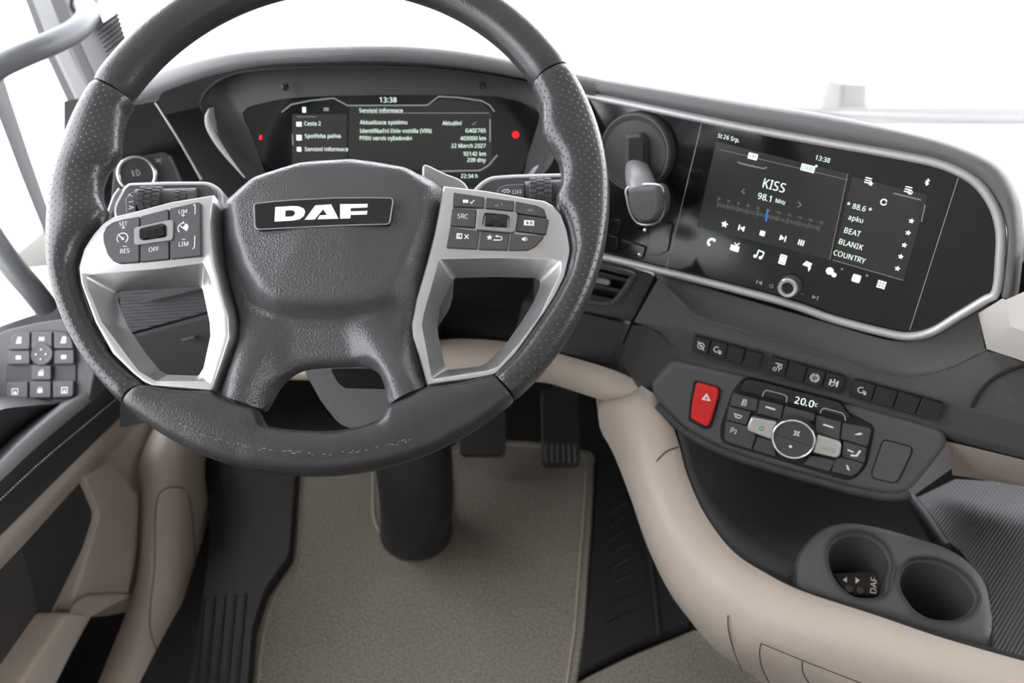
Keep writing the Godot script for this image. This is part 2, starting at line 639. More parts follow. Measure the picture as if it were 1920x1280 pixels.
func build_cab() -> void:
	var g := struct("ground", "bright pale ground outside beyond the windscreen", "ground")
	part("paving", slab(Vector3(-60, -1.7, -60), Vector3(60, -1.6, 60)), M.asphalt, g)
	var f := struct("floor", "dark cab floor under the carpet mat", "floor")
	part("floor_pan", slab(Vector3(-0.9, -0.06, -1.6), Vector3(1.9, -0.004, 1.3)), M.rubber, f)
	var c := struct("ceiling", "pale cloth roof lining of the cab", "ceiling")
	part("roof_lining", slab(Vector3(-0.9, 1.95, -1.45), Vector3(1.9, 2.0, 1.3)), M.ceiling_cloth, c)
	var r := struct("wall_rear", "pale rear wall of the cab", "wall")
	part("rear_lining", slab(Vector3(-0.9, 0, 1.25), Vector3(1.9, 1.96, 1.3)), M.ceiling_cloth, r)
	var fr := struct("wall_front", "front bulkhead below the windscreen", "wall")
	part("bulkhead", slab(Vector3(-0.9, 0, -1.62), Vector3(1.9, 0.42, -1.44)), M.dash_black, fr)
	part("scuttle", slab(Vector3(-0.62, 0.415, -1.62), Vector3(1.9, 0.585, -1.44)), M.dash_black, fr)
	part("header", slab(Vector3(-0.9, 1.72, -1.5), Vector3(1.9, 1.96, -1.4)), M.ceiling_cloth, fr)
	var wr := struct("wall_right", "passenger side wall of the cab", "wall")
	part("lower_side", slab(Vector3(1.84, 0, -1.45), Vector3(1.9, 0.55, 1.3)), M.beige_door, wr)
	part("upper_side", slab(Vector3(1.84, 1.55, -1.45), Vector3(1.9, 1.96, 1.3)), M.ceiling_cloth, wr)
	part("rear_side", slab(Vector3(1.84, 0.55, 0.15), Vector3(1.9, 1.55, 1.3)), M.ceiling_cloth, wr)
	var wl := struct("wall_left", "driver side wall of the cab behind the door", "wall")
	part("upper_side", slab(Vector3(-0.9, 1.55, -1.45), Vector3(-0.84, 1.96, 1.3)), M.ceiling_cloth, wl)
	part("rear_side", slab(Vector3(-0.9, 0, 0.15), Vector3(-0.84, 1.55, 1.3)), M.ceiling_cloth, wl)
	part("lower_side", slab(Vector3(-0.9, 0, -1.45), Vector3(-0.84, 0.44, 0.15)), M.ceiling_cloth, wl)
	var w1 := struct("window_1", "large bright windscreen above the dashboard", "windscreen")
	part("pane", slab(Vector3(-0.8, 0.587, -1.474), Vector3(1.86, 1.72, -1.466)), M.glass, w1)
	part("lower_frame", loft([rs([Vector3(0.562, 0.5773, -1.662), Vector3(0.625, 0.5838, -1.5953), Vector3(0.7516, 0.5911, -1.5528), Vector3(0.9896, 0.5978, -1.5098)], 12), rs([Vector3(0.5518, 0.5822, -1.6298), Vector3(0.6133, 0.5873, -1.5622), Vector3(0.7371, 0.578, -1.5092), Vector3(0.9766, 0.5839, -1.4775)], 12), rs([Vector3(0.5552, 0.5658, -1.6313), Vector3(0.6172, 0.5704, -1.5634), Vector3(0.7467, 0.5624, -1.523), Vector3(0.9896, 0.5676, -1.4909)], 12)], false), M.outside_grey, w1, "pale strip along the foot of the windscreen")
	var w2 := struct("window_2", "bright side window in the driver door", "window")
	part("pane", slab(Vector3(-0.874, 0.44, -1.40), Vector3(-0.868, 1.55, 0.15)), M.glass, w2)
	var w3 := struct("window_3", "side window on the passenger side", "window")
	part("pane", slab(Vector3(1.866, 0.55, -1.40), Vector3(1.872, 1.55, 0.15)), M.glass, w3)
	var b := thing("cover_block", "pale grey block standing outside at the foot of the windscreen", "cover")
	part("casing", loft([rs([Vector3(0.6375, 0.5584, -1.6974), Vector3(0.6636, 0.5681, -1.6563), Vector3(0.7273, 0.5623, -1.6763), Vector3(0.784, 0.5275, -1.796), Vector3(0.6872, 0.5237, -1.8172)], 40, true), rs([Vector3(0.6563, 0.609, -1.7291), Vector3(0.6701, 0.6121, -1.6838), Vector3(0.7262, 0.605, -1.7029), Vector3(0.7875, 0.5672, -1.8208), Vector3(0.7109, 0.5819, -1.8536)], 40, true), rs([Vector3(0.6741, 0.6153, -1.7565), Vector3(0.6888, 0.6116, -1.7189), Vector3(0.7305, 0.6015, -1.7244), Vector3(0.7781, 0.5752, -1.8258), Vector3(0.7165, 0.5925, -1.8484)], 40, true)], true, true, true, [1]), M.outside_grey, b)

# ---------- floor mat, kick panel, pedals
func build_floor_things() -> void:
	var mat := thing("floor_mat", "beige carpet floor mat with bound edge in the driver's footwell", "floor mat", Transform3D(Vector3(1, 0, 0), Vector3(0, 0, -1), Vector3(0, 1, 0), Vector3(0, 0, 0)))
	var out := [Vector2(-0.4117, 1.1614), Vector2(-0.3959, 1.0836), Vector2(-0.3753, 0.9698), Vector2(-0.3938, 0.9019), Vector2(-0.3954, 0.8495), Vector2(-0.3895, 0.7911), Vector2(-0.3724, 0.6951), Vector2(0.0875, 0.6951), Vector2(0.1126, 0.8295), Vector2(0.1305, 0.9698), Vector2(0.1508, 1.1252), Vector2(0.1638, 1.253), Vector2(0.0427, 1.2862), Vector2(-0.1074, 1.2964), Vector2(-0.1163, 1.2661), Vector2(-0.2749, 1.2661), Vector2(-0.4185, 1.2465)]
	part("pile", ext(rnd(out, 0.02), 0.0, 0.012, 0.004), M.carpet, mat)
	var ring := PackedVector3Array(lift(rs2(rnd(inset(ccw(out), 0.016), 0.02), 160, true), 0.0122))
	part("edge_binding", tube(ring, 0.0022, 6, false, true), M.carpet_binding, mat)
	var cut := rs(lift(cr2([Vector2(-0.2652, 1.1991), Vector2(-0.2506, 1.0973), Vector2(-0.2383, 1.0504), Vector2(-0.2194, 1.021), Vector2(-0.187, 1.0036), Vector2(-0.1551, 1.0036), Vector2(-0.1268, 1.016), Vector2(-0.1067, 1.0465), Vector2(-0.106, 1.0973), Vector2(-0.1122, 1.1991)], 40), 0.0125), 40)
	part("cutout_binding", tube(cut, 0.003, 6, false), M.carpet_binding, mat)
	# carpet at the passenger side of the tunnel
	var c2 := thing("tunnel_carpet", "beige carpet strip beside the black kick plate below the console", "carpet", Transform3D(Vector3(1, 0, 0), Vector3(0, 0, -1), Vector3(0, 1, 0), Vector3(0, 0, 0)))
	part("pile", ext([Vector2(0.0808, 0.6803), Vector2(0.0953, 0.742), Vector2(0.1775, 0.7852), Vector2(0.278, 0.8311), Vector2(0.5233, 0.8311), Vector2(0.6169, 0.6803)], 0.0, 0.01, 0.003), M.carpet, c2)
	# black kick plate with embossed strokes
	var k := thing("kick_plate", "black plastic kick plate with slanted embossed strokes beside the carpet mat", "kick plate", Transform3D(Vector3(1, 0, 0), Vector3(0, 0, -1), Vector3(0, 1, 0), Vector3(0, 0, 0)))
	part("plate", ext(rnd([Vector2(0.1644, 1.2178), Vector2(0.1953, 1.2178), Vector2(0.2121, 1.1026), Vector2(0.2312, 0.9983), Vector2(0.2515, 0.9003), Vector2(0.2748, 0.8379), Vector2(0.1747, 0.7944), Vector2(0.0985, 0.7506), Vector2(0.0901, 0.7272), Vector2(0.1141, 0.833), Vector2(0.1303, 0.9507), Vector2(0.148, 1.0753)], 0.01), 0.0, 0.02, 0.006), M.rubber, k)
	for i in 9:
		var v := float(i) / 8
		var a: Vector2 = (Vector2(0.1835, 1.1074)).lerp(Vector2(0.1437, 0.8363), v)
		var b: Vector2 = (Vector2(0.212, 1.1357)).lerp(Vector2(0.191, 0.8616), v)
		part("embossed_stroke", tube([Vector3(a.x, a.y, 0.020), Vector3((a.x + b.x) / 2, (a.y + b.y) / 2 + 0.004, 0.0215), Vector3(b.x, b.y, 0.020)], 0.003, 6), M.rubber, k)
	part("ridge", tube(cr(lift([Vector2(0.2124, 1.1724), Vector2(0.2296, 1.0212), Vector2(0.2287, 0.915), Vector2(0.2216, 0.8118)], 0.021), 16), 0.004, 6), M.rubber, k)
	# black sill on the door side
	var s := thing("step_sill", "black ribbed plastic step sill between the door and the carpet mat", "step sill", Transform3D(Vector3(1, 0, 0), Vector3(0, 0, -1), Vector3(0, 1, 0), Vector3(0, 0, 0)))
	part("tread", ext(rnd([Vector2(-0.5912, 1.2249), Vector2(-0.4113, 1.2249), Vector2(-0.3662, 0.9647), Vector2(-0.3883, 0.8916), Vector2(-0.3878, 0.82), Vector2(-0.3601, 0.6831), Vector2(-0.452, 0.6831), Vector2(-0.4812, 0.8448), Vector2(-0.5137, 1.0008)], 0.01), 0.0, 0.03, 0.008), M.rubber, s)
	for i in 5:
		var a2: Vector2 = (Vector2(-0.4819, 0.8739)).lerp(Vector2(-0.4114, 0.8845), i / 4.5)
		var b2: Vector2 = (Vector2(-0.4402, 0.7061)).lerp(Vector2(-0.3765, 0.7061), i / 4.5)
		part("tread_rib", tube([Vector3(a2.x, a2.y, 0.030), Vector3(b2.x, b2.y, 0.030)], 0.003, 6), M.rubber, s)
	# pedals
	var ap := thing("accelerator_pedal", "black accelerator pedal with ribbed foot end at the right of the footwell", "pedal", Transform3D(Basis(Vector3.RIGHT, -1.0), Vector3(0.0891, 0.1102, -1.2051)))
	part("pad", ext(rnd(rect(Vector2.ZERO, 0.07, 0.15), 0.012), -0.012, 0.006, 0.003), M.rubber, ap)
	for i in 6:
		part("rib", box(Vector3(-0.03 + i * 0.0105, -0.07, 0.004), Vector3(-0.024 + i * 0.0105, -0.035, 0.009), 0.001), M.dash_soft, ap)
	part("arm", tube([Vector3(0, 0.05, -0.01), Vector3(0, 0.12, -0.02), Vector3(0, 0.22, 0.0)], 0.012, 8), M.dash_black, ap)
	var bp := thing("brake_pedal", "wide black brake pedal in the shade behind the steering column", "pedal", Transform3D(Basis(Vector3.RIGHT, -0.8), Vector3(-0.0544, 0.1019, -1.1999)))
	part("pad", ext(rnd(rect(Vector2.ZERO, 0.085, 0.09), 0.012), -0.012, 0.006, 0.003), M.rubber, bp)
	part("arm", tube([Vector3(0, 0.03, -0.01), Vector3(0, 0.12, -0.02), Vector3(0, 0.22, 0.0)], 0.012, 8), M.dash_black, bp)

# ---------- driver door: panel in the plane x = const, its node's z pointing into the cab
func build_door() -> void:
	var d := struct("door_1", "beige driver door panel with dark armrest, speaker cloth and pocket", "door", Transform3D(Vector3(0, 0, -1), Vector3(0, 1, 0), Vector3(1, 0, 0), Vector3(-0.58, 0, 0)))
	# big panel
	var mouth := ccw([Vector2(0.8969, 0.009), Vector2(0.8735, 0.0325), Vector2(0.7979, 0.0831), Vector2(0.7359, 0.0845), Vector2(0.6796, 0.0817), Vector2(0.6027, 0.05), Vector2(0.6419, -0.0276), Vector2(0.7431, -0.1829), Vector2(0.7741, -0.053), Vector2(0.8473, -0.0228)])
	part("panel", relief([Vector2(0.4493, 0.4878), Vector2(0.6084, 0.445), Vector2(0.7385, 0.39), Vector2(0.9043, 0.3144), Vector2(1.0653, 0.2433), Vector2(1.1574, 0.2232), Vector2(1.1484, 0.0812), Vector2(1.0434, -0.0004), Vector2(0.8023, -0.345), Vector2(0.4728, 0.2279), Vector2(0.3837, 0.3828)], 0.02, func(_q, _e): return -0.03, -0.25, [rs2(mouth, 90, true)]), M.beige_door, d)
	part("pocket", loft([lift(rs2(mouth, 90, true), -0.03), lift(rs2(inset(mouth, 0.004), 90, true), -0.06), lift(rs2(inset(mouth, 0.012), 90, true), -0.17)], true, false, true), M.beige_door, d, "deep beige door pocket")
	# beige shoulder below the armrest
	part("shoulder", loft([cr(lift([Vector2(0.4224, 0.4607), Vector2(0.6097, 0.4155), Vector2(0.6361, 0.4073), Vector2(0.6973, 0.3945), Vector2(0.8209, 0.3709), Vector2(0.9515, 0.343)], 0.03), 20), cr(lift([Vector2(0.4106, 0.4649), Vector2(0.5934, 0.4187), Vector2(0.62, 0.4118), Vector2(0.6779, 0.3957), Vector2(0.7964, 0.3729), Vector2(0.9363, 0.3439)], 0.035), 20), cr(lift([Vector2(0.4134, 0.4233), Vector2(0.5995, 0.3699), Vector2(0.6291, 0.3659), Vector2(0.6918, 0.3536), Vector2(0.8139, 0.3336), Vector2(0.9834, 0.2983)], 0.01), 20), cr(lift([Vector2(0.4472, 0.3624), Vector2(0.6492, 0.3029), Vector2(0.6812, 0.2984), Vector2(0.75, 0.2856), Vector2(0.8882, 0.2612), Vector2(1.0782, 0.2204)], -0.03), 20)], false), M.beige_door, d)
	# speaker cloth fields
	part("speaker_field", ext([Vector2(0.7132, 0.3051), Vector2(0.8684, 0.2847), Vector2(0.8805, 0.2034), Vector2(0.8079, 0.1958), Vector2(0.6863, 0.181), Vector2(0.7039, 0.2398)], -0.04, -0.02, 0.002), M.rib_cloth, d, "dark ribbed speaker cloth")
	part("speaker_field", ext([Vector2(0.6449, 0.3254), Vector2(0.7132, 0.3051), Vector2(0.7039, 0.2398), Vector2(0.6863, 0.181), Vector2(0.6236, 0.1719), Vector2(0.5231, 0.1821)], -0.04, -0.0195, 0.002), M.speaker_cloth, d, "dark dotted speaker mesh")
	# trim around the pocket
	part("upper_pocket_trim", ext(rnd([Vector2(0.8586, 0.2943), Vector2(0.926, 0.2668), Vector2(0.9712, 0.1541), Vector2(0.914, 0.0836), Vector2(0.8624, 0.055), Vector2(0.8585, 0.0619), Vector2(0.7746, 0.152), Vector2(0.7338, 0.164), Vector2(0.8647, 0.2186)], 0.012), -0.05, -0.01, 0.006), M.beige_door, d)
	part("pocket_lip", loft([cr(lift([Vector2(0.7172, 0.182), Vector2(0.7607, 0.166), Vector2(0.8532, 0.0609)], 0.0), 12), cr(lift([Vector2(0.6504, 0.1804), Vector2(0.7103, 0.1612), Vector2(0.7583, 0.1301)], 0.0), 12)], false), M.beige_door, d)
	part("pocket_front", ext(rnd([Vector2(0.6956, 0.2122), Vector2(0.7299, 0.1687), Vector2(0.6286, 0.1597), Vector2(0.5413, 0.1519), Vector2(0.498, 0.2238), Vector2(0.5836, 0.2234)], 0.01), -0.03, 0.02, 0.008), M.beige_door, d)
	# rounded front bolster beside the sill
	var e1 := cr([Vector3(-0.6, 0.2021, -1.1167), Vector3(-0.6, 0.1899, -1.0195), Vector3(-0.6, 0.1389, -0.9876), Vector3(-0.6, 0.0644, -0.9322), Vector3(-0.6, 0.0239, -0.8809), Vector3(-0.6, -0.0001, -0.737), Vector3(-0.6, -0.0166, -0.6428)], 30)
	var e2 := cr([Vector3(-0.55, 0.2358, -1.0724), Vector3(-0.55, 0.2092, -0.9839), Vector3(-0.55, 0.173, -0.9388), Vector3(-0.55, 0.1049, -0.883), Vector3(-0.55, 0.0545, -0.8344), Vector3(-0.55, 0.027, -0.718), Vector3(-0.55, -0.0039, -0.6352)], 30)
	var e3 := cr([Vector3(-0.53, 0.2017, -1.1025), Vector3(-0.53, 0.163, -1.0246), Vector3(-0.53, 0.1144, -0.989), Vector3(-0.53, 0.0473, -0.9369), Vector3(-0.53, -0.0083, -0.887), Vector3(-0.53, -0.0632, -0.7813), Vector3(-0.53, -0.1, -0.6931)], 30)
	var e4 := cr([Vector3(-0.55, 0.1337, -1.1751), Vector3(-0.55, 0.0885, -1.1108), Vector3(-0.55, 0.0191, -1.1035), Vector3(-0.55, -0.0595, -1.0793), Vector3(-0.55, -0.1236, -0.9991), Vector3(-0.55, -0.1825, -0.8929), Vector3(-0.55, -0.2589, -0.7889)], 30)
	var e5 := cr([Vector3(-0.64, -0.0257, -1.3795), Vector3(-0.64, -0.0965, -1.3244), Vector3(-0.64, -0.1666, -1.3024), Vector3(-0.64, -0.2503, -1.2649), Vector3(-0.64, -0.3276, -1.1728), Vector3(-0.64, -0.4011, -1.0513), Vector3(-0.64, -0.4854, -0.9254)], 30)
	var bol := thing("door_bolster", "rounded beige bolster with an outlined panel beside the black step sill", "trim panel")
	part("skin", loft([e1, e2, e3, e4, e5], false), M.beige_door, bol)
	var outl := cr([Vector3(-0.532, 0.1995, -0.9197), Vector3(-0.532, 0.1551, -0.9899), Vector3(-0.532, 0.1127, -1.0096), Vector3(-0.532, 0.0434, -0.9877), Vector3(-0.532, -0.0193, -0.954), Vector3(-0.532, -0.0629, -0.8894), Vector3(-0.532, -0.0814, -0.8274), Vector3(-0.532, 0.0452, -0.7954), Vector3(-0.532, 0.1209, -0.8576)], 90, true)
	part("panel_seam", tube(outl, 0.0009, 6, false, true), M.seam, bol)
	# armrest
	var arm := thing("armrest", "dark stitched armrest running along the beige driver door", "armrest")
	var a0 := cr([Vector3(-0.56, 0.5771, -0.5095), Vector3(-0.56, 0.5229, -0.6849), Vector3(-0.56, 0.5119, -0.7203), Vector3(-0.56, 0.4802, -0.7709), Vector3(-0.56, 0.4489, -0.8177)], 20)
	var a1 := cr([Vector3(-0.58, 0.484, -0.4801), Vector3(-0.58, 0.4574, -0.6802), Vector3(-0.58, 0.4547, -0.7223), Vector3(-0.58, 0.4481, -0.7657), Vector3(-0.58, 0.4373, -0.8246)], 20)
	var a2 := cr([Vector3(-0.53, 0.5257, -0.4342), Vector3(-0.53, 0.4995, -0.616), Vector3(-0.53, 0.4939, -0.6524), Vector3(-0.53, 0.4848, -0.7134), Vector3(-0.53, 0.4701, -0.7804), Vector3(-0.53, 0.4523, -0.8448)], 20)
	var a3 := cr([Vector3(-0.525, 0.5183, -0.4224), Vector3(-0.525, 0.4891, -0.6004), Vector3(-0.525, 0.4829, -0.6361), Vector3(-0.525, 0.4693, -0.7177), Vector3(-0.525, 0.4422, -0.8393), Vector3(-0.525, 0.4299, -0.901)], 20)
	var a4 := cr([Vector3(-0.525, 0.507, -0.4153), Vector3(-0.525, 0.4735, -0.5907), Vector3(-0.525, 0.4657, -0.6254), Vector3(-0.525, 0.4501, -0.7057), Vector3(-0.525, 0.4216, -0.8233), Vector3(-0.525, 0.4042, -0.8955)], 20)
	var a5 := cr([Vector3(-0.55, 0.46, -0.4219), Vector3(-0.55, 0.4158, -0.5998), Vector3(-0.55, 0.4068, -0.6358), Vector3(-0.55, 0.3834, -0.7554), Vector3(-0.55, 0.3446, -0.9467), Vector3(-0.55, 0.3329, -0.9998)], 20)
	part("recess", loft([a0, a1], false), M.dash_dark, arm)
	part("ledge", loft([a1, a2, a3], false), M.trim_grey, arm)
	part("bolster", loft([a3, a4, a5], false), M.rib_cloth, arm)
	part("fill", loft([a0, cr([Vector3(-0.78, 0.4306, -0.7342), Vector3(-0.78, 0.3622, -0.983), Vector3(-0.78, 0.3473, -1.0325), Vector3(-0.78, 0.3078, -1.106), Vector3(-0.78, 0.2642, -1.171)], 20)], false), M.dash_dark, arm)
	var stitches := []
	var line := rs(cr([Vector3(-0.522, 0.5111, -0.4136), Vector3(-0.522, 0.4781, -0.5881), Vector3(-0.522, 0.4705, -0.6227), Vector3(-0.522, 0.455, -0.7026), Vector3(-0.522, 0.4269, -0.8196), Vector3(-0.522, 0.4102, -0.8883)], 120), 220)
	for i in range(0, 219, 2):
		stitches.append(tube([line[i], line[i + 1]], 0.0009, 5))
	var sts := part("stitching", joined(stitches), M.grey_print, arm, "pale row of stitches")
	sts.set_meta("kind", "stuff")
	# door top and sill below the window
	part("window_ledge", moved(slab(Vector3(-0.84, 0.44, -0.92), Vector3(-0.67, 0.505, 0.15)), (Transform3D(Vector3(0, 0, -1), Vector3(0, 1, 0), Vector3(1, 0, 0), Vector3(-0.58, 0, 0))).affine_inverse()), M.pale_trim, d)
	part("outer_skin", moved(slab(Vector3(-0.84, 0.0, -0.92), Vector3(-0.82, 0.46, 0.15)), (Transform3D(Vector3(0, 0, -1), Vector3(0, 1, 0), Vector3(1, 0, 0), Vector3(-0.58, 0, 0))).affine_inverse()), M.beige_door, d)
	var sill := struct("trim_1", "pale sill below the side window on the driver door", "window sill")
	part("ledge", loft([cr([Vector3(-0.7305, 0.4671, -0.9329), Vector3(-0.6875, 0.4841, -0.9435), Vector3(-0.649, 0.4886, -0.9699), Vector3(-0.616, 0.49, -0.9943)], 14), cr([Vector3(-0.757, 0.4648, -0.9786), Vector3(-0.7125, 0.4711, -0.9825), Vector3(-0.6663, 0.48, -0.9999), Vector3(-0.6268, 0.4865, -1.0158)], 14), cr([Vector3(-0.8766, 0.438, -1.1741), Vector3(-0.825, 0.4467, -1.1795), Vector3(-0.7648, 0.4525, -1.1832), Vector3(-0.7241, 0.4472, -1.2034)], 14)], false), M.pale_trim, sill)
	part("front_face", loft([cr([Vector3(-0.7305, 0.4671, -0.9329), Vector3(-0.6875, 0.4841, -0.9435), Vector3(-0.649, 0.4886, -0.9699), Vector3(-0.616, 0.49, -0.9943)], 14), cr([Vector3(-0.7172, 0.3823, -0.8563), Vector3(-0.675, 0.4002, -0.8675), Vector3(-0.6316, 0.3972, -0.8774), Vector3(-0.5944, 0.3972, -0.8892)], 14)], false), M.dash_soft, sill)
	# switch panel
	var w := thing("window_switch_panel", "grey door switch panel with window, mirror and lock buttons", "switch panel", Transform3D(Vector3(0.9994, 0, -0.0349), Vector3(-0.022, 0.7771, -0.6289), Vector3(0.0271, 0.6293, 0.7767), Vector3(-0.5877, 0.4813, -0.8474)))
	part("plate", ext(rnd([Vector2(-0.0716, 0.035), Vector2(-0.0461, 0.0494), Vector2(-0.0071, 0.0581), Vector2(0.029, 0.0629), Vector2(0.0603, 0.0556), Vector2(0.0678, -0.0011), Vector2(0.0616, -0.0423), Vector2(-0.067, -0.0476)], 0.004), -0.03, -0.002, 0.002), M.dash_soft, w)
	part("surround", ext(rnd([Vector2(-0.0416, 0.0342), Vector2(-0.0343, 0.0449), Vector2(-0.0134, 0.0478), Vector2(0.0142, 0.048), Vector2(0.0341, 0.0429), Vector2(0.0418, 0.0327), Vector2(0.0448, -0.0075), Vector2(0.0441, -0.0374), Vector2(0.039, -0.0393), Vector2(-0.0378, -0.039), Vector2(-0.0412, -0.0357), Vector2(-0.0412, 0.0008)], 0.004), -0.006, 0.0, 0.001), M.dash_dark, w)
	var defs := [
		[[Vector2(-0.0344, 0.0396), Vector2(-0.0293, 0.0436), Vector2(-0.0114, 0.0452), Vector2(-0.0107, 0.0231), Vector2(-0.0381, 0.023)], "window"], [[Vector2(-0.0101, 0.0452), Vector2(0.0157, 0.0451), Vector2(0.0167, 0.0226), Vector2(-0.0097, 0.0231)], "bars"], [[Vector2(0.017, 0.0451), Vector2(0.0328, 0.0431), Vector2(0.039, 0.0376), Vector2(0.0429, 0.0228), Vector2(0.018, 0.0233)], "window"],
		[[Vector2(-0.038, 0.0223), Vector2(-0.0106, 0.0218), Vector2(-0.0098, 0.0045), Vector2(-0.0381, 0.0044)], "mirror"], [[Vector2(0.0181, 0.0219), Vector2(0.0432, 0.0218), Vector2(0.0443, 0.0041), Vector2(0.0189, 0.0039)], "mirror"],
		[[Vector2(-0.0085, 0.0038), Vector2(0.0163, 0.0036), Vector2(0.0172, -0.0156), Vector2(-0.0078, -0.0154)], "unlock"],
		[[Vector2(-0.0379, -0.0175), Vector2(-0.011, -0.0164), Vector2(-0.01, -0.0372), Vector2(-0.0342, -0.038), Vector2(-0.0379, -0.0353)], "lift"], [[Vector2(-0.0097, -0.0164), Vector2(0.0172, -0.0166), Vector2(0.0179, -0.0377), Vector2(-0.009, -0.0378)], "lock"], [[Vector2(0.0185, -0.0166), Vector2(0.0445, -0.0165), Vector2(0.045, -0.0343), Vector2(0.0422, -0.0373), Vector2(0.0192, -0.0378)], "lift"]]
	for df in defs:
		var poly := ccw(df[0])
		var c := Vector2.ZERO
		for q in poly:
			c += q / poly.size()
		var b := part("button", ext(inset(rnd(poly, 0.0025, 4), 0.0003), -0.004, 0.005, 0.001), M.button, w)
		var k := ink(0.0053)
		match df[1]:
			"window": k.poly([c + Vector2(-0.0035, -0.004), c + Vector2(0.003, -0.004), c + Vector2(0.003, 0.004), c + Vector2(-0.001, 0.004)])
			"bars": k.rect(c + Vector2(-0.0024, 0.002), 0.0012, 0.005).rect(c + Vector2(0, 0.002), 0.0012, 0.005).rect(c + Vector2(0.0024, 0.002), 0.0012, 0.005)
			"mirror": k.rect(c, 0.006, 0.0045)
			"unlock": k.rect(c + Vector2(0, -0.0015), 0.006, 0.0048).arc(c + Vector2(0.001, 0.0015), 0.002, 0, 180, 0.001)
			"lock": k.rect(c + Vector2(0, -0.0015), 0.006, 0.0048).arc(c + Vector2(0, 0.001), 0.002, 0, 180, 0.001)
			"lift": k.line([c + Vector2(-0.0035, -0.0035), c + Vector2(0.0035, -0.0035), c + Vector2(0.0035, 0.0035), c + Vector2(-0.0035, 0.0035)], 0.0009, true).poly([c + Vector2(-0.0022, -0.0026), c + Vector2(0.0022, -0.0026), c + Vector2(0, 0.0016)])
		part("symbol", k.done(), M.white_print, b)
	var kc := Vector2(0.0048, 0.0164)
	var knob := part("mirror_knob", moved(lathe([Vector2(0.0142, -0.004), Vector2(0.0142, 0.004), Vector2(0.0128, 0.0062), Vector2(0.0085, 0.0058), Vector2(0.0, 0.0054)], 32, false), Transform3D(Basis(), Vector3(kc.x, kc.y, 0.001))), M.button, w, "round mirror adjuster with four arrows")
	var kk := ink(0.0088)
	for i in 4:
		var dir := Vector2.from_angle(PI / 2 * i)
		var m := kc + dir * 0.0062
		kk.poly([m + dir * 0.0013, m - dir * 0.0008 + dir.orthogonal() * 0.0013, m - dir * 0.0008 - dir.orthogonal() * 0.0013])
	part("symbol", kk.done(), M.white_print, knob)

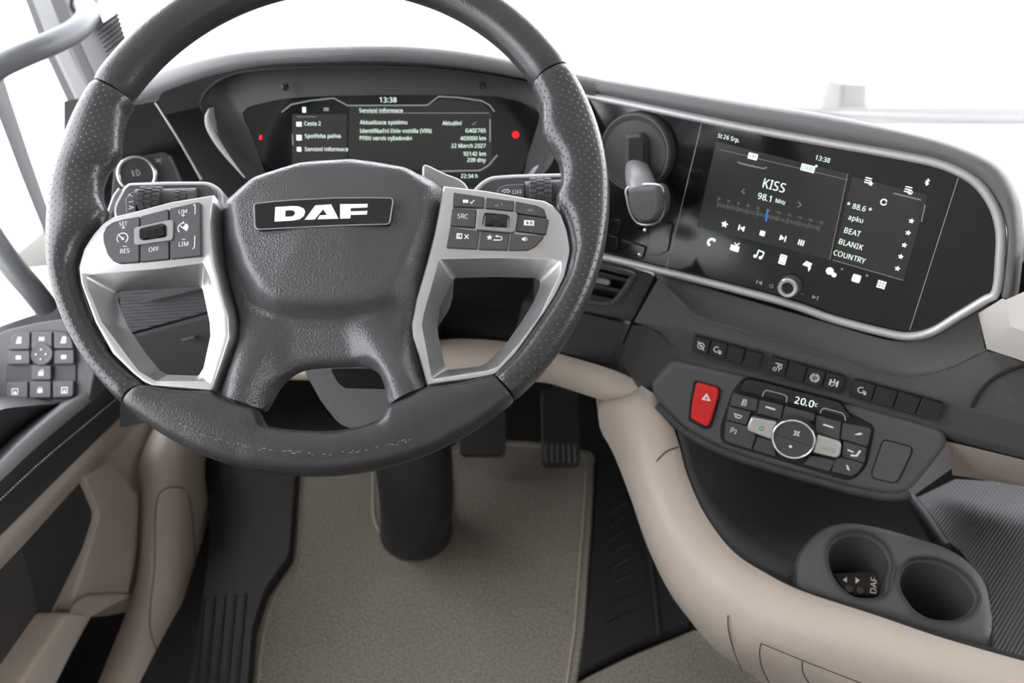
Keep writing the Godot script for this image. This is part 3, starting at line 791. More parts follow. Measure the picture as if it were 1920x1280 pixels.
# ---------- dashboard
func build_dash() -> void:
	var d := thing("dashboard", "dark grey soft dashboard wrapped round the instruments below the windscreen", "dashboard")
	part("top_tray", slab(Vector3(-0.60, 0.56, -1.46), Vector3(1.84, 0.60, -0.98)), M.pale_trim, d, "pale dash top under the windscreen")
	part("core", slab(Vector3(-0.62, 0.12, -1.44), Vector3(1.84, 0.57, -1.34)), M.dash_black, d)  # unseen dark box added to stop light leaking behind the dash
	# hood over the instruments
	var h0 := cr([Vector3(-0.5098, 0.7336, -0.9638), Vector3(-0.4632, 0.7722, -0.9525), Vector3(-0.4178, 0.7903, -0.9344), Vector3(-0.3653, 0.8103, -0.9174), Vector3(-0.3129, 0.826, -0.9095), Vector3(-0.2578, 0.8358, -0.9039), Vector3(-0.1823, 0.8395, -0.9002), Vector3(-0.1253, 0.8395, -0.9002), Vector3(-0.0627, 0.8356, -0.8978), Vector3(0, 0.8256, -0.8975), Vector3(0.0461, 0.8156, -0.8971), Vector3(0.0932, 0.802, -0.9004)], 60)
	var h1 := cr([Vector3(-0.5115, 0.7448, -0.9531), Vector3(-0.462, 0.7823, -0.9412), Vector3(-0.4122, 0.8016, -0.9237), Vector3(-0.3592, 0.8211, -0.9064), Vector3(-0.3076, 0.8361, -0.8981), Vector3(-0.2537, 0.8445, -0.8928), Vector3(-0.1792, 0.8488, -0.8884), Vector3(-0.1204, 0.8488, -0.8884), Vector3(-0.0588, 0.844, -0.8854), Vector3(0, 0.834, -0.8862), Vector3(0.0454, 0.8248, -0.8875), Vector3(0.0922, 0.8126, -0.8952)], 60)
	var h2 := cr([Vector3(-0.5178, 0.7502, -0.9565), Vector3(-0.4707, 0.7882, -0.9507), Vector3(-0.4169, 0.8104, -0.9351), Vector3(-0.3624, 0.8297, -0.9177), Vector3(-0.3094, 0.8436, -0.9087), Vector3(-0.2555, 0.8508, -0.9038), Vector3(-0.1804, 0.855, -0.8993), Vector3(-0.1128, 0.855, -0.8993), Vector3(-0.0507, 0.8498, -0.896), Vector3(0.0011, 0.8402, -0.8971), Vector3(0.0469, 0.8305, -0.8982), Vector3(0.0927, 0.8201, -0.9058)], 60)
	var h3 := cr([Vector3(-0.5404, 0.7431, -0.9874), Vector3(-0.4913, 0.7817, -0.988), Vector3(-0.4317, 0.8062, -0.9679), Vector3(-0.3778, 0.8242, -0.9555), Vector3(-0.3234, 0.8363, -0.9513), Vector3(-0.2666, 0.8436, -0.9441), Vector3(-0.1885, 0.8472, -0.9405), Vector3(-0.1178, 0.8472, -0.9405), Vector3(-0.053, 0.8422, -0.9373), Vector3(0.0012, 0.8331, -0.9375), Vector3(0.0488, 0.8228, -0.937), Vector3(0.0958, 0.8139, -0.9373)], 60)
	var h4 := cr([Vector3(-0.6484, 0.6195, -1.146), Vector3(-0.6016, 0.646, -1.1626), Vector3(-0.5453, 0.6659, -1.175), Vector3(-0.4875, 0.6791, -1.1833), Vector3(-0.4219, 0.6924, -1.1915), Vector3(-0.3516, 0.699, -1.1957), Vector3(-0.25, 0.7023, -1.1977), Vector3(-0.1562, 0.7023, -1.1977), Vector3(-0.0703, 0.699, -1.1957), Vector3(0.0016, 0.689, -1.1895), Vector3(0.0641, 0.6791, -1.1833), Vector3(0.125, 0.6692, -1.177)], 60)
	part("hood", loft([h0, h1, h2, h3, h4], false), M.dash_pad_lit, d, "grey padded hood over the instrument display")
	# padded border round the infotainment panel
	var s0 := cr([Vector3(0.071, 0.8064, -0.9187), Vector3(0.0878, 0.8054, -0.9071), Vector3(0.1618, 0.8035, -0.8568), Vector3(0.234, 0.8012, -0.8076), Vector3(0.2994, 0.8005, -0.7633), Vector3(0.3591, 0.8007, -0.7231), Vector3(0.3872, 0.799, -0.7038), Vector3(0.4112, 0.7895, -0.6856), Vector3(0.4266, 0.7714, -0.6713), Vector3(0.4349, 0.7496, -0.6611), Vector3(0.4381, 0.7204, -0.6527), Vector3(0.4397, 0.6938, -0.646)], 70)
	var s1 := cr([Vector3(0.07, 0.8115, -0.9081), Vector3(0.0866, 0.8121, -0.8971), Vector3(0.1596, 0.8106, -0.8475), Vector3(0.2308, 0.8086, -0.7991), Vector3(0.2953, 0.8081, -0.7555), Vector3(0.3542, 0.8082, -0.7158), Vector3(0.3845, 0.8065, -0.695), Vector3(0.4092, 0.796, -0.676), Vector3(0.4244, 0.7782, -0.662), Vector3(0.4322, 0.7548, -0.6518), Vector3(0.4355, 0.7252, -0.6433), Vector3(0.437, 0.6975, -0.6364)], 70)
	var s2 := cr([Vector3(0.0702, 0.8191, -0.9146), Vector3(0.0867, 0.8196, -0.9035), Vector3(0.1598, 0.8192, -0.8541), Vector3(0.231, 0.8182, -0.8059), Vector3(0.2955, 0.8186, -0.7625), Vector3(0.3546, 0.8168, -0.7222), Vector3(0.3882, 0.8121, -0.6985), Vector3(0.415, 0.8019, -0.6783), Vector3(0.4305, 0.7815, -0.6635), Vector3(0.4381, 0.7554, -0.6529), Vector3(0.4419, 0.7249, -0.6438), Vector3(0.4444, 0.6961, -0.636)], 70)
	var s3 := cr([Vector3(0.0724, 0.8157, -0.9466), Vector3(0.0896, 0.8157, -0.935), Vector3(0.165, 0.8156, -0.8841), Vector3(0.2383, 0.8158, -0.8347), Vector3(0.3049, 0.816, -0.7899), Vector3(0.3661, 0.8126, -0.7478), Vector3(0.403, 0.8081, -0.722), Vector3(0.432, 0.7974, -0.7002), Vector3(0.4485, 0.7751, -0.6843), Vector3(0.4568, 0.7474, -0.6728), Vector3(0.4606, 0.715, -0.6634), Vector3(0.4626, 0.6847, -0.6556)], 70)
	var s4 := cr([Vector3(0.085, 0.7497, -1.0956), Vector3(0.1052, 0.7467, -1.0813), Vector3(0.1937, 0.7499, -1.0223), Vector3(0.2795, 0.7539, -0.9653), Vector3(0.3575, 0.7547, -0.9128), Vector3(0.4293, 0.75, -0.8634), Vector3(0.4703, 0.7426, -0.8342), Vector3(0.4981, 0.7273, -0.8121), Vector3(0.5143, 0.704, -0.7963), Vector3(0.5208, 0.6892, -0.7888), Vector3(0.5258, 0.6569, -0.7785), Vector3(0.529, 0.6233, -0.7692)], 70)
	part("screen_border", loft([s0, s1, s2, s3, s4], false), M.dash_pad_lit, d, "grey padded border round the infotainment panel")
	# slope below the infotainment panel up to the stitched edge
	var c0 := cr([Vector3(0.1591, 0.6274, -0.8236), Vector3(0.1887, 0.6271, -0.8036), Vector3(0.2496, 0.6259, -0.7623), Vector3(0.3238, 0.6254, -0.7121), Vector3(0.3625, 0.6251, -0.6859), Vector3(0.3833, 0.6296, -0.6728), Vector3(0.3989, 0.6407, -0.6647), Vector3(0.417, 0.6628, -0.6572), Vector3(0.4343, 0.6859, -0.6504)], 60)
	var c1 := cr([Vector3(0.1605, 0.6451, -0.7669), Vector3(0.1734, 0.629, -0.7566), Vector3(0.1959, 0.6172, -0.7434), Vector3(0.2568, 0.6109, -0.7151), Vector3(0.3195, 0.6039, -0.6857), Vector3(0.3609, 0.6012, -0.6669), Vector3(0.3838, 0.6031, -0.6576), Vector3(0.4044, 0.6118, -0.6511), Vector3(0.425, 0.627, -0.6466), Vector3(0.4402, 0.6406, -0.644)], 60)
	var cm := PackedVector3Array()
	for i in 60:
		cm.append(c0[i].lerp(c1[i], 0.55) + Vector3(0, -0.006, -0.006))
	part("screen_slope", loft([c0, cm, c1], false), M.dash_soft, d, "smooth slope below the infotainment panel")
	var c1b := cr([Vector3(0.155, 0.6505, -0.7675), Vector3(0.1696, 0.6309, -0.7554), Vector3(0.1923, 0.6159, -0.7412), Vector3(0.2551, 0.6091, -0.7118), Vector3(0.3178, 0.6022, -0.6826), Vector3(0.36, 0.5992, -0.6633), Vector3(0.3832, 0.6013, -0.6539), Vector3(0.4051, 0.6103, -0.647), Vector3(0.4259, 0.626, -0.6426), Vector3(0.4414, 0.6397, -0.6398)], 60)
	var c2 := cr([Vector3(0.1325, 0.5972, -0.7651), Vector3(0.1718, 0.5996, -0.7487), Vector3(0.1941, 0.5956, -0.7378), Vector3(0.2432, 0.593, -0.7157), Vector3(0.3164, 0.5871, -0.6821), Vector3(0.3628, 0.5842, -0.6612), Vector3(0.3875, 0.582, -0.6498), Vector3(0.4151, 0.5808, -0.6374), Vector3(0.4499, 0.5807, -0.6223), Vector3(0.4954, 0.5762, -0.6012)], 60)
	part("dimple_band", loft([c1, c1b, c2], false), M.dimple_trim, d, "dark dimpled band above the switch row")
	var st := []
	var line := rs(cr([Vector3(0.1846, 0.6184, -0.7435), Vector3(0.2054, 0.6146, -0.7334), Vector3(0.2556, 0.6111, -0.7106), Vector3(0.3171, 0.604, -0.6817), Vector3(0.3593, 0.601, -0.6625), Vector3(0.3825, 0.6031, -0.653), Vector3(0.4043, 0.6121, -0.6462), Vector3(0.4243, 0.6271, -0.6419), Vector3(0.4389, 0.6405, -0.6394)], 90), 130)
	for i in range(0, 129, 2):
		st.append(tube([line[i], line[i + 1]], 0.0008, 5))
	var sts := part("stitching", joined(st), M.button, d, "row of dark stitches along the dimpled band")
	sts.set_meta("kind", "stuff")
	# passenger side continuation
	var p1 := cr([Vector3(0.4414, 0.6397, -0.6398), Vector3(0.4569, 0.6384, -0.6327), Vector3(0.4734, 0.6345, -0.6244), Vector3(0.4976, 0.6302, -0.6126)], 20)
	var p2 := cr([Vector3(0.416, 0.581, -0.6371), Vector3(0.4501, 0.5792, -0.6217), Vector3(0.4832, 0.5769, -0.6067), Vector3(0.5077, 0.5736, -0.595)], 20)
	part("passenger_trim", loft([cr([Vector3(0.4221, 0.6231, -0.6434), Vector3(0.4414, 0.6397, -0.6398), Vector3(0.4734, 0.6345, -0.6244), Vector3(0.4976, 0.6302, -0.6126)], 20), p2], false), M.dimple_trim, d)
	var pseam := cr([Vector3(0.4357, 0.5854, -0.6253), Vector3(0.4403, 0.6014, -0.628), Vector3(0.4482, 0.6161, -0.6288), Vector3(0.4619, 0.6284, -0.6265), Vector3(0.4834, 0.6434, -0.6215)], 24)
	part("passenger_seam", tube(pseam, 0.0018, 6), M.groove, d)
	# dark strip carrying the switches and running on to the passenger side
	var c3 := cr([Vector3(0.1579, 0.5931, -0.7506), Vector3(0.1757, 0.5784, -0.7386), Vector3(0.1929, 0.5728, -0.7294), Vector3(0.2442, 0.5728, -0.7071), Vector3(0.3175, 0.5691, -0.6742), Vector3(0.3887, 0.5656, -0.6422), Vector3(0.4166, 0.5621, -0.629), Vector3(0.4517, 0.5603, -0.6132), Vector3(0.4973, 0.5567, -0.5924)], 60)
	var c4 := cr([Vector3(0.1595, 0.5913, -0.7449), Vector3(0.1762, 0.5758, -0.7331), Vector3(0.1948, 0.5712, -0.7236), Vector3(0.2444, 0.5704, -0.7018), Vector3(0.3164, 0.5666, -0.6694), Vector3(0.3874, 0.5633, -0.6376), Vector3(0.4152, 0.5598, -0.6245), Vector3(0.4502, 0.5576, -0.6086), Vector3(0.4956, 0.5541, -0.5878)], 60)
	var c5 := cr([Vector3(0.1792, 0.5568, -0.7668), Vector3(0.1912, 0.5406, -0.7569), Vector3(0.2042, 0.5331, -0.749), Vector3(0.2561, 0.5326, -0.7263), Vector3(0.3316, 0.5291, -0.6925), Vector3(0.4059, 0.5257, -0.6592), Vector3(0.435, 0.5228, -0.6457), Vector3(0.4717, 0.5207, -0.6291), Vector3(0.5192, 0.5173, -0.6075)], 60)
	part("switch_strip", loft([c2, c3, c4, c5], false), M.dash_dark, d, "dark strip carrying the rocker switches")
	part("passenger_shelf", loft([cr([Vector3(0.4229, 0.5427, -0.6286), Vector3(0.4573, 0.5424, -0.6135), Vector3(0.503, 0.5416, -0.5934)], 20), cr([Vector3(0.4601, 0.4863, -0.6579), Vector3(0.4898, 0.4877, -0.6454), Vector3(0.5389, 0.4856, -0.6235)], 20), cr([Vector3(0.5073, 0.4192, -0.7195), Vector3(0.5397, 0.4227, -0.7064), Vector3(0.5929, 0.4266, -0.6844)], 20)], false), M.beige_door, d, "beige underside edge on the passenger side")
	# pale corner of the passenger dash beside the infotainment panel
	var pc: Array = [Vector3(0.4398, 0.6934, -0.6439), Vector3(0.4268, 0.6745, -0.6497), Vector3(0.4415, 0.6403, -0.6425), Vector3(0.4352, 0.6822, -0.6133), Vector3(0.431, 0.7019, -0.6256), Vector3(0.4493, 0.7412, -0.5971), Vector3(0.4459, 0.6958, -0.5628), Vector3(0.4491, 0.6503, -0.611), Vector3(0.4627, 0.6596, -0.5697)]
	var pm := SurfaceTool.new()
	pm.begin(Mesh.PRIMITIVE_TRIANGLES)
	var gi := 0
	for fc in [[0, 1, 2, 3, 4], [3, 2, 7, 8, 6], [4, 3, 6, 5]]:
		fan(pm, PackedVector3Array(fc.map(func(n): return pc[n])), gi)
		gi += 1
	pm.generate_normals()
	part("passenger_corner", pm.commit(), M.pale_trim, d, "pale grey corner of the passenger dash")
	var prof: PackedVector3Array = PackedVector3Array([Vector3(0.4594, 0.736, -0.6528), Vector3(0.4484, 0.7399, -0.5986), Vector3(0.4458, 0.6942, -0.5653), Vector3(0.4618, 0.6588, -0.5716), Vector3(0.5005, 0.578, -0.5895), Vector3(0.5018, 0.5602, -0.5807), Vector3(0.5072, 0.5319, -0.5724), Vector3(0.634, 0.3945, -0.7106)])
	var far_prof := PackedVector3Array()
	for q in prof:
		far_prof.append(q + Vector3(1.25, 0.0, -0.25))
	part("passenger_dash", loft([prof, far_prof], false), M.dash_soft, d, "dark passenger side of the dash")
	# vent panel and knee panels right of the wheel
	part("vent_panel", relief([Vector2(-0.0877, 0.0644), Vector2(-0.0359, 0.0566), Vector2(0.0592, 0.0343), Vector2(0.0369, -0.0265), Vector2(-0.0181, -0.0193), Vector2(-0.0843, -0.0088)], 0.008, func(_q, e): return -0.003 + 0.003 * smoothstep(0.0, 0.004, e), -0.1, [rs2(rnd([Vector2(-0.0648, 0.0518), Vector2(0.0361, 0.0345), Vector2(0.0249, 0.0104), Vector2(0.0151, -0.0025), Vector2(0.0058, -0.006), Vector2(-0.0619, -0.0018)], 0.006, 4), 60, true)]), M.dash_soft, d).transform = Transform3D(Vector3(0.9848, 0, 0.1736), Vector3(0.0361, 0.9781, -0.2048), Vector3(-0.1699, 0.2079, 0.9633), Vector3(0.1096, 0.5691, -0.8669))
	part("knee_panel", ext([Vector2(-0.0975, -0.0127), Vector2(-0.0443, -0.0176), Vector2(0.0352, -0.0301), Vector2(0.0178, -0.0885), Vector2(-0.0408, -0.0781), Vector2(-0.1089, -0.0656)], -0.1, -0.002, 0.003), M.dash_dark, d).transform = Transform3D(Vector3(0.9848, 0, 0.1736), Vector3(0.0361, 0.9781, -0.2048), Vector3(-0.1699, 0.2079, 0.9633), Vector3(0.1096, 0.5691, -0.8669))
	part("knee_panel", loft([rs([Vector3(0.1463, 0.54, -0.8541), Vector3(0.1253, 0.4805, -0.845)], 14), rs([Vector3(0.1734, 0.5731, -0.7927), Vector3(0.1527, 0.5208, -0.7542)], 14), rs([Vector3(0.1957, 0.5925, -0.7385), Vector3(0.1755, 0.5557, -0.7365)], 14)], false), M.dash_dark, d)
	part("knee_panel", loft([rs([Vector3(0.1253, 0.4812, -0.8452), Vector3(0.1197, 0.4751, -0.8448)], 8), rs([Vector3(0.1527, 0.5218, -0.7548), Vector3(0.1526, 0.5084, -0.7582)], 8), rs([Vector3(0.1805, 0.5332, -0.7594), Vector3(0.1826, 0.4911, -0.7461)], 8)], false), M.dash_dark, d)
	var kb0 := cr([Vector3(-0.3796, 0.4392, -0.9154), Vector3(-0.3008, 0.4428, -0.9177), Vector3(-0.1146, 0.4671, -0.9329), Vector3(-0.0426, 0.4748, -0.9259), Vector3(0.0138, 0.4848, -0.8967), Vector3(0.055, 0.4922, -0.866), Vector3(0.1206, 0.502, -0.8132), Vector3(0.1521, 0.5046, -0.7794)], 40)
	var kb1 := cr([Vector3(-0.3727, 0.4419, -0.8935), Vector3(-0.2953, 0.4455, -0.8958), Vector3(-0.1125, 0.4598, -0.9047), Vector3(-0.0418, 0.4664, -0.8971), Vector3(0.0203, 0.4782, -0.8691), Vector3(0.0539, 0.488, -0.8398), Vector3(0.1131, 0.4981, -0.7931), Vector3(0.1415, 0.4981, -0.7695)], 40)
	var kb2 := cr([Vector3(-0.3796, 0.4234, -0.9055), Vector3(-0.3008, 0.4234, -0.9055), Vector3(-0.1146, 0.4209, -0.904), Vector3(-0.0426, 0.4267, -0.8958), Vector3(0.0352, 0.4438, -0.8711), Vector3(0.0671, 0.4541, -0.8422), Vector3(0.0988, 0.4709, -0.7996), Vector3(0.1269, 0.4787, -0.775)], 40)
	var kb3 := cr([Vector3(-0.4486, 0.3252, -1.08), Vector3(-0.3555, 0.3252, -1.08), Vector3(-0.1354, 0.318, -1.0756), Vector3(-0.0508, 0.318, -1.0756), Vector3(0.0415, 0.3427, -1.032), Vector3(0.0781, 0.3644, -0.9866), Vector3(0.1153, 0.3803, -0.9376), Vector3(0.1454, 0.4003, -0.8911)], 40)
	part("knee_band", loft([kb0, kb1, kb2, kb3], false), M.beige, d, "beige band along the lower edge of the dash")
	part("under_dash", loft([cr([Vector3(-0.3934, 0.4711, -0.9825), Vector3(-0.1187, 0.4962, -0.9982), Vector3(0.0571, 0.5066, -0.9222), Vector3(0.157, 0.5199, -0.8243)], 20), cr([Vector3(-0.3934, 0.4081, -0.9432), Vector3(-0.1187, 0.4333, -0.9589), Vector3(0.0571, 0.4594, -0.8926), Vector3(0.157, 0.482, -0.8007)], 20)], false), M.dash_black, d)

func vent(called_at: Transform3D, label: String, outline, slats: Array, tab) -> void:
	var v := thing("air_vent", label, "air vent", called_at)
	var o := rs2(rnd(outline, 0.008, 4), 80, true)
	var i := inset(ccw(o), 0.006)
	part("bezel", band(ccw(o), i, -0.002, 0.005, 0.0015), M.dash_soft, v)
	part("duct", ext(i, -0.03, -0.02), M.groove, v)
	for s in slats:
		part("slat", ext(s, -0.014, -0.003, 0.001), M.dash_dark, v)
	part("slider_tab", ext(rnd(tab, 0.002, 3), -0.004, 0.006, 0.0015), M.matt_silver, v, "silver slider")

# ---------- instrument display in front of the driver
func build_cluster() -> void:
	var k := thing("instrument_display", "wide digital instrument display with service text behind the steering wheel", "instrument cluster", Transform3D(Vector3(1, 0, 0), Vector3(0, 0.9272, -0.3746), Vector3(0, 0.3746, 0.9272), Vector3(-0.1438, 0.7606, -0.904)))
	var glass := [Vector2(-0.1574, 0.0232), Vector2(-0.136, 0.0324), Vector2(-0.1132, 0.0376), Vector2(-0.0583, 0.0404), Vector2(0.0059, 0.0416), Vector2(0.0784, 0.0416), Vector2(0.1253, 0.0399), Vector2(0.1527, 0.0347), Vector2(0.1748, 0.022), Vector2(0.1618, -0.0234), Vector2(0.1486, -0.0559), Vector2(-0.0016, -0.0601), Vector2(-0.1317, -0.0559), Vector2(-0.1445, -0.0146)]
	part("screen_glass", ext(glass, -0.012, 0.0), M.piano_black, k)
	# bowl between the hood and the glass
	var outer := cr([Vector3(-0.1256, 0.8332, -0.9081), Vector3(-0.0634, 0.8297, -0.9059), Vector3(0, 0.8206, -0.9038), Vector3(0.0406, 0.8118, -0.9006), Vector3(0.0496, 0.7936, -0.8833), Vector3(0.0444, 0.7723, -0.8583), Vector3(0.0338, 0.7516, -0.8335), Vector3(0.0224, 0.732, -0.8154), Vector3(-0.056, 0.7177, -0.8065), Vector3(-0.1344, 0.713, -0.8035), Vector3(-0.224, 0.7177, -0.8065), Vector3(-0.2703, 0.7301, -0.8201), Vector3(-0.2968, 0.7523, -0.8399), Vector3(-0.3227, 0.7765, -0.8727), Vector3(-0.3445, 0.7967, -0.903), Vector3(-0.3164, 0.82, -0.9176), Vector3(-0.2602, 0.8305, -0.9099), Vector3(-0.1844, 0.8336, -0.9084)], 90, true)
	var inner := cr([Vector3(-0.1294, 0.7994, -0.9186), Vector3(-0.0653, 0.7994, -0.9186), Vector3(-0.0184, 0.7978, -0.918), Vector3(0.0178, 0.7898, -0.9147), Vector3(0.031, 0.7813, -0.9113), Vector3(0.0257, 0.7609, -0.903), Vector3(0.018, 0.7392, -0.8943), Vector3(0.0048, 0.7091, -0.8821), Vector3(-0.0605, 0.7064, -0.881), Vector3(-0.1452, 0.7053, -0.8806), Vector3(-0.2178, 0.7064, -0.881), Vector3(-0.2751, 0.7091, -0.8821), Vector3(-0.2819, 0.7283, -0.8899), Vector3(-0.2932, 0.7609, -0.903), Vector3(-0.3008, 0.7824, -0.9117), Vector3(-0.2795, 0.7909, -0.9152), Vector3(-0.2376, 0.7973, -0.9177), Vector3(-0.19, 0.7989, -0.9184)], 90, true)
	var inv := []
	var bowl := []
	var t := Transform3D(Transform3D(Vector3(1, 0, 0), Vector3(0, 0.9272, -0.3746), Vector3(0, 0.3746, 0.9272), Vector3(-0.1438, 0.7606, -0.904))).affine_inverse()
	for j in [0.0, 0.04, 0.12, 1.0]:
		var ring := PackedVector3Array()
		for i in 90:
			var p: Vector3 = outer[i].lerp(inner[i], j)
			if j == 0.12:
				p.z -= 0.02
			ring.append(t * p)
		bowl.append(ring)
	part("bowl", loft(bowl, true, false, false, [1]), M.dash_dark, k, "dark bowl round the display under the hood")
	part("bowl_trim", loft([cr(lift([Vector2(-0.1891, 0.0169), Vector2(-0.1888, 0.0034), Vector2(-0.1763, -0.0192), Vector2(-0.1501, -0.05)], 0.03), 16), cr(lift([Vector2(-0.1818, 0.0241), Vector2(-0.1794, 0.0085), Vector2(-0.1674, -0.0128), Vector2(-0.1422, -0.0467)], 0.036), 16), cr(lift([Vector2(-0.1816, 0.0269), Vector2(-0.1803, 0.0099), Vector2(-0.1687, -0.0106), Vector2(-0.1436, -0.0452)], 0.02), 16)], false), M.trim_grey, k, "grey curved trim beside the display")
	part("bowl_trim", loft([cr(lift([Vector2(0.196, -0.009), Vector2(0.1915, -0.0249), Vector2(0.1806, -0.0431), Vector2(0.1584, -0.0581)], 0.03), 16), cr(lift([Vector2(0.1899, -0.0072), Vector2(0.1819, -0.0195), Vector2(0.1681, -0.0433), Vector2(0.1531, -0.057)], 0.036), 16), cr(lift([Vector2(0.1848, -0.0049), Vector2(0.1767, -0.0186), Vector2(0.165, -0.0405), Vector2(0.1497, -0.0556)], 0.02), 16)], false), M.matt_silver, k, "pale curved trim beside the display")
	for q in [Vector2(-0.1053, 0.0487), Vector2(0.1118, 0.0504)]:
		part("sensor", moved(lathe([Vector2(0.0042, 0.0), Vector2(0.0036, 0.002), Vector2(0.0, 0.0026)], 16, false), Transform3D(Basis(), Vector3(q.x, q.y, 0.012))), M.piano_black, k)
	var z := 0.0006
	# frame line of the picture
	part("screen_frame_line", ink(z).line([Vector2(-0.1133, 0.0232), Vector2(-0.1028, 0.0312), Vector2(-0.0823, 0.0353), Vector2(-0.0549, 0.0381), Vector2(-0.0397, 0.0301), Vector2(0.0491, 0.0304), Vector2(0.0623, 0.0399), Vector2(0.0843, 0.0387), Vector2(0.1098, 0.0353), Vector2(0.1187, 0.0307), Vector2(0.1241, 0.0238)], 0.0016).done(), M.screen_grey, k)
	part("screen_frame_line", ink(z).line([Vector2(0.0472, -0.042), Vector2(0.1075, -0.0408), Vector2(0.1172, -0.0352), Vector2(0.1269, -0.024)], 0.0020).done(), M.screen_grey, k)
	part("screen_field", ink(z - 0.0003).poly([Vector2(-0.0379, 0.0289), Vector2(0.0484, 0.0289), Vector2(0.0641, 0.0376), Vector2(0.108, 0.0341), Vector2(0.1211, 0.022), Vector2(0.1209, -0.0293), Vector2(0.1075, -0.0387), Vector2(-0.0403, -0.0399)]).poly([Vector2(-0.102, 0.0209), Vector2(-0.0412, 0.0209), Vector2(-0.0433, -0.0399), Vector2(-0.1049, -0.0399)]).done(), M.screen_panel, k)
	var txt := ink(z)
	txt.text("13:38", Vector2(0.0057, 0.0361), 0.0052, 0, 0, 1.1)
	txt.text("Servisní informace", Vector2(-0.0268, 0.0246), 0.0042, -1)
	for row in [["Aktualizace systému", Vector2(-0.0266, 0.0105)], ["Identifikační číslo vozidla (VIN)", Vector2(-0.0269, 0.0017)], ["Příští servis vyžadován", Vector2(-0.0272, -0.0067)], ["Cesta 2", Vector2(-0.0888, 0.0105)], ["Spotřeba paliva", Vector2(-0.0888, -0.0044)], ["Servisní informace", Vector2(-0.0894, -0.0175)]]:
		txt.text(row[0], row[1], 0.0042, -1)
	for row in [["Aktuální", Vector2(0.0876, 0.011)], ["G402765", Vector2(0.1144, 0.0029)], ["403000 km", Vector2(0.1144, -0.0055)], ["22 March 2027", Vector2(0.1143, -0.0137)], ["92142 km", Vector2(0.1143, -0.0225)], ["209 dny", Vector2(0.1142, -0.0307)]]:
		txt.text(row[0], row[1], 0.0042, 1)
	txt.text("22:34 h", Vector2(0.0954, -0.047), 0.0042, 0)
	txt.rect(Vector2(-0.0884, 0.0255), 0.004, 0.006).rect(Vector2(-0.0948, 0.0099), 0.006, 0.005).rect(Vector2(-0.0954, -0.0047), 0.006, 0.006).rect(Vector2(-0.096, -0.0175), 0.005, 0.005)
	part("screen_text", txt.done(), M.screen_white, k, "white service text on the display")
	part("screen_marks", ink(z).rect(Vector2(-0.0637, 0.0261), 0.006, 0.004).rect(Vector2(0.1192, 0.0029), 0.0018, 0.025).rect(Vector2(-0.1027, -0.007), 0.0015, 0.012).rect(Vector2(-0.0861, 0.018), 0.022, 0.0008).rect(Vector2(0.0483, 0.022), 0.14, 0.0008).line([Vector2(0.0989, 0.0105), Vector2(0.1007, 0.0093), Vector2(0.1037, 0.0128)], 0.0008).done(), M.screen_grey, k)
	var led := ink(z).dot(Vector2(0.1479, -0.0015), 0.0042)
	part("warning_light", led.done(), M.warning_red, k, "red warning light at the right of the display")
	part("warning_light", ink(z).poly([Vector2(-0.1411, -0.007), Vector2(-0.1366, -0.007), Vector2(-0.1373, -0.0017), Vector2(-0.1394, -0.0017)]).done(), M.warning_red, k, "small red warning light at the left of the display")

